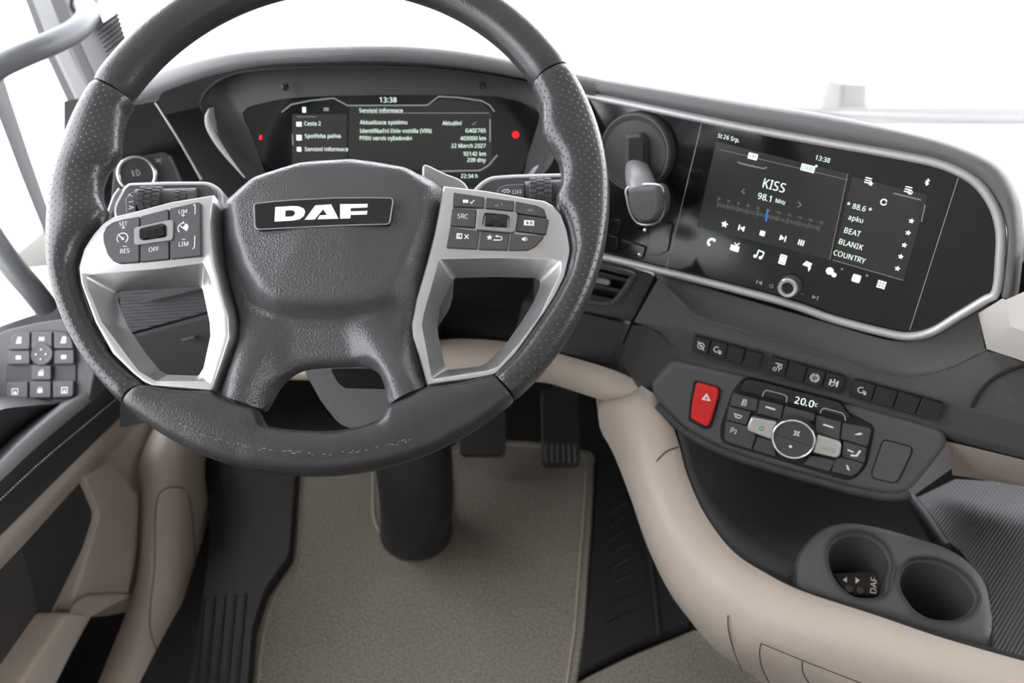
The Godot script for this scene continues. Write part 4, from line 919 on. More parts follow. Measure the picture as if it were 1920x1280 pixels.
# ---------- infotainment panel and parking brake lever
func build_infotainment() -> void:
	var s := thing("infotainment_display", "large glossy black touch display with radio menu in a silver frame", "touch display", Transform3D(Vector3(0.829, 0, 0.5592), Vector3(0.0971, 0.9848, -0.144), Vector3(-0.5507, 0.1736, 0.8164), Vector3(0.2865, 0.7261, -0.7586)))
	var mid := [Vector2(-0.2676, 0.0756), Vector2(-0.2474, 0.0764), Vector2(-0.1566, 0.0743), Vector2(-0.0695, 0.0721), Vector2(0.0094, 0.072), Vector2(0.0812, 0.0722), Vector2(0.1132, 0.0704), Vector2(0.1398, 0.0624), Vector2(0.159, 0.0465), Vector2(0.172, 0.0255), Vector2(0.1799, -0.002), Vector2(0.1853, -0.0299), Vector2(0.1786, -0.0395), Vector2(0.1621, -0.0608), Vector2(0.1461, -0.081), Vector2(0.1281, -0.0918), Vector2(0.1048, -0.0947), Vector2(0.0562, -0.0955), Vector2(0.0048, -0.0922), Vector2(-0.1058, -0.0944), Vector2(-0.205, -0.0974), Vector2(-0.237, -0.0972), Vector2(-0.2501, -0.0822), Vector2(-0.2729, 0.0552)]
	var path := cr(lift(mid, 0.003), 200, true)
	part("glass_panel", ext(cr2(mid, 120, true), -0.02, 0.0), M.piano_black, s, "glossy black panel")
	part("frame", tube(path, 0.0052, 12, false, true, 0.8), M.frame_silver, s, "rounded silver frame")
	part("panel_joint", ink(0.0004).line([Vector2(-0.1178, 0.0711), Vector2(-0.1277, -0.1027)], 0.0005).done(), M.grey_print, s)
	part("panel_joint", ink(0.0004).line([Vector2(0.127, 0.0617), Vector2(0.1268, -0.0861)], 0.0005).done(), M.grey_print, s)
	var z := 0.0008
	part("screen_field", ink(z - 0.0003).poly([Vector2(-0.099, 0.0533), Vector2(0.0347, 0.047), Vector2(0.0389, -0.0383), Vector2(-0.1018, -0.0379)]).poly([Vector2(0.0391, 0.0453), Vector2(0.1073, 0.042), Vector2(0.1088, -0.0414), Vector2(0.0418, -0.0376)]).done(), M.screen_panel, s)
	var a: float = (Vector2(0.1073, 0.042) - Vector2(0.0391, 0.0453)).angle()
	var tx := func(k: Ink, t: String, at: Vector2, h: float, al := 0) -> void: k.text(t, at, h, al, a)
	var k := ink(z)
	tx.call(k, "St 26 Srp.", Vector2(-0.0867, 0.0576), 0.0040)
	tx.call(k, "13:38", Vector2(0.0089, 0.0558), 0.0042)
	tx.call(k, "KISS", Vector2(-0.0309, 0.0215), 0.0088)
	tx.call(k, "98.1", Vector2(-0.0377, 0.008), 0.0060)
	tx.call(k, "MHz", Vector2(-0.0211, 0.0073), 0.0038)
	tx.call(k, "* 88.6 *", Vector2(0.0526, 0.0178), 0.0048)
	tx.call(k, "apku", Vector2(0.0524, 0.0051), 0.0046)
	tx.call(k, "BEAT", Vector2(0.0528, -0.0065), 0.0050)
	tx.call(k, "BLANIK", Vector2(0.0544, -0.0185), 0.0050)
	tx.call(k, "COUNTRY", Vector2(0.056, -0.0306), 0.0050)
	k.rect(Vector2(-0.0583, 0.0457), 0.0096, 0.0062, a).rect(Vector2(-0.0028, 0.0447), 0.0134, 0.0066, a).star(Vector2(0.0046, 0.0483), 0.0016, a)
	for q in [Vector2(0.1003, 0.0158), Vector2(0.1005, 0.0045), Vector2(0.1005, -0.0075), Vector2(0.1003, -0.0188), Vector2(0.1006, -0.0307)]:
		k.star(q, 0.0028, a)
	# transport row
	k.star(Vector2(-0.0726, -0.0281), 0.0042, a)
	var c := Vector2(-0.054, -0.028)
	k.poly([c + Vector2(0.003, 0.003).rotated(a), c + Vector2(0.003, -0.003).rotated(a), c + Vector2(-0.002, 0).rotated(a)]).rect(c + Vector2(-0.0028, 0).rotated(a), 0.0012, 0.006, a)
	k.rect(Vector2(-0.0318, -0.0281), 0.0052, 0.0052, a)
	c = Vector2(-0.0107, -0.028)
	k.poly([c + Vector2(-0.003, 0.003).rotated(a), c + Vector2(-0.003, -0.003).rotated(a), c + Vector2(0.002, 0).rotated(a)]).rect(c + Vector2(0.0028, 0).rotated(a), 0.0012, 0.006, a)
	for j in 3:
		k.rect(Vector2(0.0081, -0.0281) + Vector2(-0.0022 + j * 0.0022, 0).rotated(a), 0.0012, 0.0056, a)
	# menu row: handset, radio, notes, phone, map, gears, plus, grid
	k.arc(Vector2(-0.0815, -0.0513), 0.0048, 80, 190, 0.0022).dot(Vector2(-0.0847, -0.0533), 0.0016).dot(Vector2(-0.0799, -0.0474), 0.0016)
	c = Vector2(-0.0567, -0.0504)
	k.rect(c, 0.0094, 0.0062, a).line([c + Vector2(0.001, 0.003), c + Vector2(0.004, 0.0065)], 0.0009).line([c + Vector2(0.0015, 0.003), c + Vector2(-0.001, 0.006)], 0.0008)
	c = Vector2(-0.0308, -0.0502)
	k.dot(c + Vector2(-0.0032, -0.003), 0.0018).dot(c + Vector2(0.0026, -0.0032), 0.0018).line([c + Vector2(-0.0018, -0.003), c + Vector2(-0.0008, 0.004), c + Vector2(0.005, 0.003), c + Vector2(0.004, -0.003)], 0.0012)
	c = Vector2(-0.0057, -0.0495)
	k.line([c + Vector2(-0.0028, -0.0044).rotated(a), c + Vector2(0.0028, -0.0044).rotated(a), c + Vector2(0.0028, 0.0044).rotated(a), c + Vector2(-0.0028, 0.0044).rotated(a)], 0.0014, true).rect(c, 0.0034, 0.006, a)
	c = Vector2(0.0194, -0.0497)
	k.poly([c + Vector2(-0.005, 0.0), c + Vector2(-0.002, 0.0048), c + Vector2(0.0042, 0.0036), c + Vector2(0.003, -0.001)]).poly([c + Vector2(0.001, -0.001), c + Vector2(0.0042, -0.0005), c + Vector2(0.0026, -0.0055)])
	c = Vector2(0.0429, -0.0501)
	k.dot(c + Vector2(-0.0012, 0.001), 0.0038).dot(c + Vector2(0.0036, -0.0018), 0.0024)
	c = Vector2(0.0675, -0.0498)
	k.poly(rnd(rect(c, 0.0078, 0.0078, a), 0.0015, 3))
	c = Vector2(0.091, -0.0496)
	for i in 3:
		for j in 3:
			k.rect(c + (Vector2(i - 1, j - 1) * 0.0027).rotated(a), 0.0022, 0.0022, a)
	# list icons
	for q in [Vector2(0.0546, 0.0439), Vector2(0.0905, 0.0428)]:
		for j in 3:
			k.rect(q + Vector2(-0.0006, 0.0026 - j * 0.0022).rotated(a), 0.0060, 0.0010, a)
	k.star(Vector2(0.0571, 0.0419), 0.0026, a).arc(Vector2(0.0923, 0.0412), 0.0017, 0, 360, 0.0008)
	k.arc(Vector2(0.0726, 0.0276), 0.0026, 20, 340, 0.0011)
	c = Vector2(0.1035, 0.053)
	k.line([c + Vector2(-0.0014, 0.0012), c + Vector2(0.0016, -0.0014), c + Vector2(0, -0.003), c + Vector2(0, 0.003), c + Vector2(0.0016, 0.0014), c + Vector2(-0.0014, -0.0012)], 0.0008)
	part("screen_text", k.done(), M.screen_white, s, "white radio menu text and icons")
	part("screen_cutout_text", ink(z + 0.0002).text("FM", Vector2(-0.0583, 0.0457), 0.0036, 0, a).done(), M.groove, s)
	part("screen_cutout_text", ink(z + 0.0002).text("DAB", Vector2(-0.0033, 0.0446), 0.0040, 0, a).done(), M.groove, s)
	var g := ink(z)
	var t0 := Vector2(-0.0842, -0.0095)
	var t1 := Vector2(0.0215, -0.0102)
	for i in 51:
		var m: Vector2 = t0.lerp(t1, i / 50.0)
		g.rect(m, 0.0005, 0.0062 if i % 5 == 0 else 0.0034, a)
	var marks := ["88", "90", "92", "94", "96", "98", "100", "102", "104", "106", "108"]
	for i in 11:
		g.text(marks[i], t0.lerp(t1, i / 10.0) + Vector2(0, 0.0062).rotated(a), 0.0022, 0, a)
	g.line([Vector2(-0.0722, 0.0376), Vector2(-0.0697, 0.0365), Vector2(-0.0446, 0.036), Vector2(-0.0423, 0.0378)], 0.0014).line([Vector2(0.0788, 0.0374), Vector2(0.1029, 0.0363)], 0.0012)
	g.line([Vector2(-0.0599, 0.0121), Vector2(-0.062, 0.0089), Vector2(-0.0583, 0.0075)], 0.0009).line([Vector2(-0.0042, 0.011), Vector2(-0.0005, 0.0086), Vector2(-0.0035, 0.0057)], 0.0009)
	g.line([Vector2(0.0347, 0.047), Vector2(0.0389, -0.0383)], 0.0006).line([Vector2(0.0418, -0.0376), Vector2(0.1085, -0.0404)], 0.0006).line([Vector2(-0.0935, 0.0461), Vector2(0.0362, 0.0412)], 0.0005).line([Vector2(0.1076, 0.0326), Vector2(0.1087, 0.0172)], 0.0010)
	g.dot(Vector2(0.0523, -0.0442), 0.0012).dot(Vector2(0.0762, -0.0444), 0.0012)
	part("screen_marks", g.done(), M.screen_grey, s)
	part("screen_tuner_mark", ink(z + 0.0003).line([Vector2(-0.0318, -0.0034), Vector2(-0.0309, -0.0149)], 0.0018).done(), M.screen_blue, s, "blue tuner mark")
	c = Vector2(-0.0237, -0.0794)
	part("printed_key", ink(z).poly([c + Vector2(0.003, 0.0022), c + Vector2(0.003, -0.0022), c + Vector2(-0.001, 0)]).rect(c + Vector2(-0.0024, 0), 0.0010, 0.0044).done(), M.grey_print, s)
	c = Vector2(0.0347, -0.0792)
	part("printed_key", ink(z).poly([c + Vector2(-0.003, 0.0022), c + Vector2(-0.003, -0.0022), c + Vector2(0.001, 0)]).rect(c + Vector2(0.0024, 0), 0.0010, 0.0044).done(), M.grey_print, s)
	part("printed_key", ink(z).arc(Vector2(-0.0105, -0.0798), 0.0018, 0, 360, 0.0007).done(), M.grey_print, s)
	part("printed_key", ink(z).rect(Vector2(0.0217, -0.0795), 0.0028, 0.0006, a).done(), M.grey_print, s)
	var kc := Vector2(0.0084, -0.0738)
	part("volume_knob", moved(lathe([Vector2(0.0108, 0.0), Vector2(0.0108, 0.006), Vector2(0.0102, 0.0125), Vector2(0.0088, 0.0138), Vector2(0.0064, 0.0136), Vector2(0.0056, 0.0118)], 40, false), Transform3D(Basis(), Vector3(kc.x, kc.y, 0))), M.satin_silver, s, "silver ring of the volume knob")
	part("volume_knob_cap", moved(lathe([Vector2(0.0058, 0.0), Vector2(0.0058, 0.0118), Vector2(0.0, 0.0118)], 32, false), Transform3D(Basis(), Vector3(kc.x, kc.y, 0))), M.piano_black, s)
	# lever left of the display
	var l := thing("dash_lever", "grey lever in a round black mount between the wheel and the touch display", "lever", Transform3D(Vector3(0.829, 0, 0.5592), Vector3(0.0971, 0.9848, -0.144), Vector3(-0.5507, 0.1736, 0.8164), Vector3(0.2865, 0.7261, -0.7586)))
	var m := Vector2(-0.1824, 0.0273)
	part("mount", moved(lathe([Vector2(0.043, 0.001), Vector2(0.042, 0.010), Vector2(0.037, 0.014), Vector2(0.034, 0.013), Vector2(0.0, 0.016)], 48, false), Transform3D(Basis(), Vector3(m.x, m.y, 0))), M.dash_dark, l)
	var mr := PackedVector3Array()
	for i in 60:
		mr.append(Vector3(m.x + cos(TAU * i / 60) * 0.0395, m.y + sin(TAU * i / 60) * 0.0395, 0.0125))
	part("mount_ring", tube(mr, 0.0018, 8, false, true), M.dash_soft, l)
	part("shroud", ext(rnd([Vector2(-0.1926, 0.0468), Vector2(-0.1727, 0.0514), Vector2(-0.1672, 0.0446), Vector2(-0.1617, 0.0141), Vector2(-0.1875, 0.009)], 0.006), 0.001, 0.026, 0.005), M.dash_dark, l)
	part("slot", ext(rnd([Vector2(-0.185, 0.0443), Vector2(-0.1705, 0.0469), Vector2(-0.1672, 0.0419), Vector2(-0.1636, 0.022), Vector2(-0.1806, 0.0187)], 0.003), 0.02, 0.0265, 0.0005), M.groove, l)
	var p0 := Vector2(-0.1749, 0.0157)
	var p1 := Vector2(-0.1557, 0.004)
	var p2 := Vector2(-0.141, -0.0095)
	var p3 := Vector2(-0.1381, -0.0223)
	part("lever_arm", tube(cr([Vector3(p0.x, p0.y, 0.018), Vector3(p1.x, p1.y, 0.043), Vector3(p2.x, p2.y, 0.052)], 14), [0.0115, 0.0122, 0.013, 0.0136, 0.0141, 0.0145, 0.0148, 0.015, 0.0152, 0.0153, 0.0154, 0.0154, 0.0154, 0.0152], 20, true, false, 0.8), M.matt_silver, l, "satin grey lever arm")
	part("lever_cap", ext(rnd([Vector2(-0.1595, 0.0013), Vector2(-0.1287, 0.0099), Vector2(-0.1219, 0.0016), Vector2(-0.1188, -0.0153), Vector2(-0.1243, -0.0271), Vector2(-0.1402, -0.0326), Vector2(-0.1511, -0.026), Vector2(-0.1584, -0.0119)], 0.012, 6), 0.044, 0.066, 0.006, 4), M.dash_soft, l, "dark grey cap of the lever")
	part("lever_cap_rim", tube(cr(lift(inset(ccw([Vector2(-0.1622, -0.0001), Vector2(-0.1312, 0.0086), Vector2(-0.1243, 0.0002), Vector2(-0.1211, -0.0168), Vector2(-0.1267, -0.0288), Vector2(-0.1427, -0.0342), Vector2(-0.1537, -0.0277), Vector2(-0.1611, -0.0134)]), -0.0005), 0.056), 60, true), 0.0015, 6, false, true), M.satin_silver, l)
	for q in [[Vector2(-0.2206, -0.0533), Vector2(-0.1895, -0.0505), Vector2(-0.1906, -0.0682), Vector2(-0.2209, -0.0692)], [Vector2(-0.2191, -0.0713), Vector2(-0.1902, -0.0707), Vector2(-0.1888, -0.0868), Vector2(-0.2191, -0.0894)], [Vector2(-0.1872, -0.0724), Vector2(-0.1549, -0.0732), Vector2(-0.1561, -0.0886), Vector2(-0.186, -0.0874)], [Vector2(-0.154, -0.0422), Vector2(-0.1289, -0.04), Vector2(-0.128, -0.0713), Vector2(-0.1405, -0.0807), Vector2(-0.1536, -0.0804)]]:
		part("blank_cover", ext(rnd(q, 0.003, 3), -0.001, 0.003, 0.001), M.piano_black, s)
	for q in [Vector2(-0.1592, -0.0553), Vector2(-0.1606, -0.0842)]:
		part("screw_cap", moved(lathe([Vector2(0.0022, 0.0), Vector2(0.0018, 0.003), Vector2(0.0, 0.0036)], 12, false), Transform3D(Basis(), Vector3(q.x, q.y, 0))), M.bright_ring, s)
	vent(Transform3D(Vector3(0.9848, 0, 0.1736), Vector3(0.0361, 0.9781, -0.2048), Vector3(-0.1699, 0.2079, 0.9633), Vector3(0.1096, 0.5691, -0.8669)), "black air vent with silver slider right of the wheel under the frame", [Vector2(-0.0675, 0.0549), Vector2(0.0391, 0.036), Vector2(0.0263, 0.0086), Vector2(0.0166, -0.0044), Vector2(0.006, -0.0087), Vector2(-0.0644, -0.0048)], [[Vector2(-0.0611, 0.0405), Vector2(0.0296, 0.0268), Vector2(0.0288, 0.0214), Vector2(-0.0609, 0.0353)], [Vector2(-0.0602, 0.024), Vector2(0.0245, 0.0124), Vector2(0.0224, 0.0068), Vector2(-0.06, 0.0186)], [Vector2(-0.0593, 0.0072), Vector2(0.0179, -0.001), Vector2(0.0131, -0.0055), Vector2(-0.059, 0.0018)]], [Vector2(-0.0209, 0.0299), Vector2(0.0061, 0.0256), Vector2(0.0089, 0.0219), Vector2(0.0054, 0.0182), Vector2(-0.0203, 0.022)])

# ---------- switch row and climate panel
func between(a: Vector2, b: Vector2, c: Vector2, d: Vector2, u: float, v: float) -> Vector2:
	return a.lerp(b, u).lerp(d.lerp(c, u), v)

func build_centre() -> void:
	# twelve rocker switches in three groups of four
	var tl := Vector2(-0.1166, 0.0757)
	var tr := Vector2(0.1269, 0.0606)
	var br := Vector2(0.1251, 0.0422)
	var bl := Vector2(-0.1172, 0.0595)
	var spans := [[0.0, 0.295], [0.325, 0.628], [0.660, 1.0]]
	var labels := ["black rocker switch with a crossed-out round sign, first of the switch row", "black rocker switch with a small lamp-like sign, second of the switch row", "blank rocker switch third in the row, beside the lamp sign", "blank rocker switch fourth in the row, just left of the first gap",
		"black rocker switch with small rings under a bar, just right of the first gap", "blank rocker switch between the ringed-bar sign and the round bracketed sign", "black rocker switch with a round sign between brackets", "black rocker switch with an H-shaped axle sign, just left of the second gap",
		"black rocker switch with a lamp-like sign, just right of the second gap", "blank rocker switch third from the passenger end of the row", "blank rocker switch second from the passenger end of the row", "blank rocker switch last in the row at the passenger end"]
	for i in 12:
		var sp: Array = spans[i / 4]
		var u0: float = lerpf(sp[0], sp[1], (i % 4) / 4.0)
		var u1: float = lerpf(sp[0], sp[1], (i % 4 + 1) / 4.0)
		var s := thing("rocker_switch", labels[i], "switch", Transform3D(Vector3(0.9171, 0, 0.3987), Vector3(0.1032, 0.9659, -0.2374), Vector3(-0.3852, 0.2588, 0.8858), Vector3(0.2933, 0.5245, -0.6739)), "rocker switches below the display")
		var q := [between(tl, tr, br, bl, u0 + 0.002, 0), between(tl, tr, br, bl, u1 - 0.002, 0), between(tl, tr, br, bl, u1 - 0.002, 1), between(tl, tr, br, bl, u0 + 0.002, 1)]
		part("rocker", ext(rnd(q, 0.0012, 2), 0.0, 0.0085, 0.001), M.dash_black, s)
		var c: Vector2 = (q[0] + q[1] + q[2] + q[3]) / 4
		var x: Vector2 = (q[1] - q[0]).normalized()
		var a := x.angle()
		var k := ink(0.0088)
		var e := func(px: float, py: float) -> Vector2: return c + Vector2(px, py).rotated(a) * 0.001
		match i:
			0: k.arc(c, 0.0034, 0, 360, 0.0008).line([e.call(-4, 4), e.call(4, -4)], 0.0009).line([e.call(-1.5, 3), e.call(1.5, 3)], 0.0008).line([e.call(-1, -1), e.call(1.5, 1)], 0.0008)
			1, 8: k.arc(e.call(-1.5, 0.8), 0.0028, 60, 310, 0.0009).line([e.call(0.5, 0.6), e.call(3.6, -0.4)], 0.0009).line([e.call(0.5, -1), e.call(3.8, -2)], 0.0009).dot(e.call(2.6, -2.4), 0.0010)
			4: k.line([e.call(-3, 4), e.call(4, 4)], 0.0009).line([e.call(0, 4), e.call(0, 0)], 0.0008).arc(e.call(2.4, 0.8), 0.0016, 0, 360, 0.0008).arc(e.call(-2.2, -2.4), 0.0016, 0, 360, 0.0008).line([e.call(2, -3.6), e.call(2, -1)], 0.0008)
			6: k.arc(c, 0.0042, 100, 260, 0.0008).arc(c, 0.0042, -80, 80, 0.0008).arc(c, 0.0029, 0, 360, 0.0007).text("TC", c, 0.0024, 0, a)
			7: k.line([e.call(-3.4, 2.8), e.call(-3.4, -2.8)], 0.0015).line([e.call(3.4, 2.8), e.call(3.4, -2.8)], 0.0015).line([e.call(-3.4, 0.6), e.call(3.4, 0.6)], 0.0010).line([e.call(0, 0.6), e.call(0, 4)], 0.0012).line([e.call(-1.4, -3.4), e.call(1.4, -1)], 0.0008)
		if i in [0, 1, 4, 6, 7, 8]:
			part("symbol", k.done(), M.white_print, s)
	# panel that carries hazard switch and climate unit
	var p := thing("climate_fascia", "dark curved panel carrying the red hazard switch and the climate controls", "fascia", Transform3D(Vector3(0.9171, 0, 0.3987), Vector3(0.1032, 0.9659, -0.2374), Vector3(-0.3852, 0.2588, 0.8858), Vector3(0.2933, 0.5245, -0.6739)))
	var body := [Vector2(-0.1343, 0.0435), Vector2(-0.107, 0.0451), Vector2(-0.0556, 0.0442), Vector2(0.0234, 0.0403), Vector2(0.1012, 0.0364), Vector2(0.1317, 0.0344), Vector2(0.1397, 0.0208), Vector2(0.1308, -0.0071), Vector2(0.1198, -0.0364), Vector2(0.106, -0.0448), Vector2(0.0784, -0.0479), Vector2(0.0452, -0.0476), Vector2(-0.0118, -0.0465), Vector2(-0.064, -0.0426), Vector2(-0.0959, -0.0351), Vector2(-0.1149, -0.0263), Vector2(-0.138, -0.012), Vector2(-0.1505, -0.0013), Vector2(-0.1545, 0.0127)]
	part("face", ext(rnd(body, 0.008, 3), -0.06, 0.006, 0.006, 3), M.dash_soft, p)
	part("lower_lip", tube(cr(lift([Vector2(-0.1433, -0.0116), Vector2(-0.1165, -0.03), Vector2(-0.0957, -0.0383), Vector2(-0.0637, -0.0459), Vector2(-0.0114, -0.0497), Vector2(0.046, -0.0513), Vector2(0.0791, -0.051), Vector2(0.1066, -0.0474), Vector2(0.1192, -0.0399)], 0.0), 40), 0.006, 8), M.dash_dark, p)
	part("end_cheek", loft([rs([Vector2(0.1367, 0.0233), Vector2(0.1278, -0.007), Vector2(0.1162, -0.0409)].map(func(q): return Vector3(q.x, q.y, 0.002)), 12), rs([Vector2(0.1474, 0.0137), Vector2(0.1542, -0.0102), Vector2(0.128, -0.049)].map(func(q): return Vector3(q.x, q.y, -0.02)), 12), rs([Vector2(0.1541, -0.0073), Vector2(0.1597, -0.0302), Vector2(0.1396, -0.0614)].map(func(q): return Vector3(q.x, q.y, -0.07)), 12)], false), M.cheek_lit, p, "end cheek of the panel, lightened for the side window light")
	var h := thing("hazard_switch", "red hazard warning switch with a white triangle", "switch", Transform3D(Vector3(0.9171, 0, 0.3987), Vector3(0.1032, 0.9659, -0.2374), Vector3(-0.3852, 0.2588, 0.8858), Vector3(0.2933, 0.5245, -0.6739)))
	part("bezel", ext(rnd([Vector2(-0.1089, 0.0279), Vector2(-0.081, 0.0269), Vector2(-0.0784, 0.0185), Vector2(-0.0811, -0.0199), Vector2(-0.0865, -0.0245), Vector2(-0.1072, -0.0188), Vector2(-0.1089, 0.0009)], 0.004), 0.004, 0.0075, 0.0008), M.groove, h)
	part("button", ext(rnd([Vector2(-0.1056, 0.0273), Vector2(-0.0829, 0.0262), Vector2(-0.0807, 0.0202), Vector2(-0.0833, -0.0155), Vector2(-0.0872, -0.0191), Vector2(-0.1047, -0.0144), Vector2(-0.1058, 0.0021)], 0.004), 0.005, 0.0125, 0.002), M.red_switch, h)
	part("symbol", ink(0.0128).poly([Vector2(-0.0926, 0.0186), Vector2(-0.087, 0.0109), Vector2(-0.0968, 0.0105)]).done(), M.white_print, h)
	part("symbol", ink(0.0130).poly([Vector2(-0.0923, 0.0154), Vector2(-0.09, 0.012), Vector2(-0.0939, 0.012)]).done(), M.red_switch, h)
	# climate unit
	var c := thing("climate_control", "climate control unit with round dial, two silver keys and small display", "climate control", Transform3D(Vector3(0.9171, 0, 0.3987), Vector3(0.1032, 0.9659, -0.2374), Vector3(-0.3852, 0.2588, 0.8858), Vector3(0.2933, 0.5245, -0.6739)))
	part("well", ext(rnd([Vector2(-0.0676, 0.0268), Vector2(-0.0604, 0.0417), Vector2(-0.0522, 0.0443), Vector2(0.0385, 0.0412), Vector2(0.0431, 0.032), Vector2(0.0724, 0.0235), Vector2(0.0738, 0.0111), Vector2(0.075, -0.0211), Vector2(0.0685, -0.0356), Vector2(0.0606, -0.0416), Vector2(-0.0663, -0.0351), Vector2(-0.0708, -0.0288), Vector2(-0.073, -0.0169)], 0.006), 0.004, 0.0075, 0.001), M.groove, c)
	part("display_brow", ext(rnd([Vector2(-0.0582, 0.0419), Vector2(-0.0516, 0.0441), Vector2(0.0366, 0.0411), Vector2(0.0519, 0.0266), Vector2(0.0316, 0.0271), Vector2(-0.0103, 0.0291), Vector2(-0.0618, 0.0291)], 0.004), 0.006, 0.0125, 0.002), M.piano_black, c)
	part("screen_text", ink(0.0129).text("20.0", Vector2(0.0036, 0.033), 0.0070, 0, -0.02).text("°c", Vector2(0.0139, 0.0333), 0.0042).done(), M.screen_white, c, "white temperature reading 20.0")
	part("printed_bracket", ink(0.0129).line([Vector2(-0.0373, 0.029), Vector2(-0.0366, 0.0339), Vector2(-0.0345, 0.0368), Vector2(-0.0163, 0.0361), Vector2(-0.0133, 0.0339), Vector2(-0.0133, 0.0286)], 0.0009).done(), M.grey_print, c)
	part("printed_bracket", ink(0.0129).line([Vector2(0.0206, 0.0257), Vector2(0.0209, 0.0293), Vector2(0.023, 0.0316), Vector2(0.0404, 0.0309), Vector2(0.0435, 0.0282), Vector2(0.0449, 0.024)], 0.0009).done(), M.grey_print, c)
	var keys := [
		[[Vector2(-0.0667, 0.0251), Vector2(-0.0404, 0.0246), Vector2(-0.0398, 0.0104), Vector2(-0.0679, 0.0103)], "seat"], [[Vector2(-0.0683, 0.0096), Vector2(-0.045, 0.009), Vector2(-0.0465, -0.0066), Vector2(-0.0682, -0.0063)], "screen"], [[Vector2(-0.0686, -0.007), Vector2(-0.0469, -0.0073), Vector2(-0.0348, -0.0157), Vector2(-0.0366, -0.0322), Vector2(-0.062, -0.0306), Vector2(-0.0665, -0.0275)], "park"],
		[[Vector2(-0.0393, 0.0246), Vector2(-0.0146, 0.0241), Vector2(-0.0146, 0.008), Vector2(-0.0391, 0.0093)], "dash"], [[Vector2(-0.0337, -0.016), Vector2(-0.0183, -0.0166), Vector2(-0.0108, -0.0329), Vector2(-0.0356, -0.0319)], ""],
		[[Vector2(-0.0136, 0.0241), Vector2(0.017, 0.0229), Vector2(0.0167, 0.0146), Vector2(-0.0141, 0.0111)], ""],
		[[Vector2(0.0177, 0.0219), Vector2(0.042, 0.0207), Vector2(0.0441, 0.0019), Vector2(0.0195, 0.0035)], "dash"], [[Vector2(0.0431, 0.0207), Vector2(0.069, 0.021), Vector2(0.0706, 0.0186), Vector2(0.071, 0.0012), Vector2(0.0449, 0.0027)], "up"], [[Vector2(0.0477, 0.0017), Vector2(0.0707, 0.0002), Vector2(0.0719, -0.0163), Vector2(0.0499, -0.0155)], "face"], [[Vector2(0.044, -0.0214), Vector2(0.049, -0.0163), Vector2(0.0715, -0.017), Vector2(0.0689, -0.0279), Vector2(0.0631, -0.0339), Vector2(0.0436, -0.0342)], "feet"],
		[[Vector2(0.0212, -0.0219), Vector2(0.0448, -0.0205), Vector2(0.0426, -0.0345), Vector2(0.0162, -0.0337)], ""]]
	for kd in keys:
		var poly := ccw(kd[0])
		var m := Vector2.ZERO
		for q in poly:
			m += q / poly.size()
		var b := part("key", ext(inset(rnd(poly, 0.0015, 3), 0.0002), 0.005, 0.0112, 0.0008), M.button, c)
		var k := ink(0.0115)
		match kd[1]:
			"seat": k.line([m + Vector2(-0.002, -0.003), m + Vector2(0.002, -0.003), m + Vector2(0.002, 0.003), m + Vector2(-0.001, 0.003)], 0.0009, true).line([m + Vector2(0, -0.001), m + Vector2(0, 0.0015)], 0.0009)
			"screen": k.line([m + Vector2(-0.004, 0.0018), m + Vector2(0.004, 0.001), m + Vector2(0.002, -0.0022), m + Vector2(-0.002, -0.002)], 0.0009, true).line([m + Vector2(-0.001, -0.001), m + Vector2(0.0, 0.001)], 0.0008)
			"park": k.text("P", m + Vector2(-0.007, 0.004), 0.0060, 0, -0.1).line([m + Vector2(-0.0042, 0.001), m + Vector2(-0.003, 0.003), m + Vector2(-0.0034, 0.006)], 0.0009)
			"dash": k.line([m + Vector2(-0.0045, 0.002), m + Vector2(0.0045, 0.0012)], 0.0018)
			"up": k.poly([m + Vector2(-0.004, -0.0018), m + Vector2(0.001, 0.0016), m + Vector2(0.004, 0.0012), m + Vector2(0.001, -0.0012)])
			"face": k.line([m + Vector2(-0.006, 0.001), m + Vector2(-0.001, 0.0)], 0.0016).line([m + Vector2(-0.002, -0.004), m + Vector2(0.003, -0.003), m + Vector2(0.005, 0.003)], 0.0020)
			"feet": k.poly([m + Vector2(-0.001, 0.003), m + Vector2(0.001, 0.002), m + Vector2(0.004, -0.003), m + Vector2(0.001, -0.002)])
		if kd[1]:
			part("symbol", k.done(), M.white_print, b)
	var s1 := part("silver_key", ext(rnd([Vector2(-0.0439, 0.0049), Vector2(-0.0171, 0.006), Vector2(-0.0172, -0.0151), Vector2(-0.0227, -0.0148), Vector2(-0.0446, -0.0117), Vector2(-0.046, -0.0072)], 0.003, 4), 0.006, 0.0145, 0.0025, 3), M.satin_silver, c, "silver key with a green snowflake")
	part("symbol", ink(0.0148).arc(Vector2(-0.0311, -0.0047), 0.0020, 0, 360, 0.0012).done(), M.green_print, s1)
	var s2 := part("silver_key", ext(rnd([Vector2(0.0219, 0.0029), Vector2(0.0443, 0.0014), Vector2(0.047, -0.002), Vector2(0.0485, -0.0134), Vector2(0.0454, -0.0179), Vector2(0.0216, -0.0181)], 0.003, 4), 0.006, 0.0145, 0.0025, 3), M.satin_silver, c, "silver key marked AUTO in green")
	part("symbol", ink(0.0148).text("AUTO", Vector2(0.0364, -0.0094), 0.0038, 0, 0.0).done(), M.green_print, s2)
	var kc := Vector2(0.0013, -0.0056)
	var at := Transform3D(Basis(), Vector3(kc.x, kc.y, 0))
	var dial := part("dial", moved(lathe([Vector2(0.0225, 0.006), Vector2(0.0215, 0.018), Vector2(0.0205, 0.021), Vector2(0.0185, 0.0205), Vector2(0.0, 0.0205)], 48, false), at), M.button, c, "round dark dial")
	var dr := PackedVector3Array()
	for i in 64:
		dr.append(Vector3(kc.x + cos(TAU * i / 64) * 0.0202, kc.y + sin(TAU * i / 64) * 0.0202, 0.0212))
	part("dial_ring", tube(dr, 0.0014, 8, false, true), M.bright_ring, c, "bright metal ring of the dial")
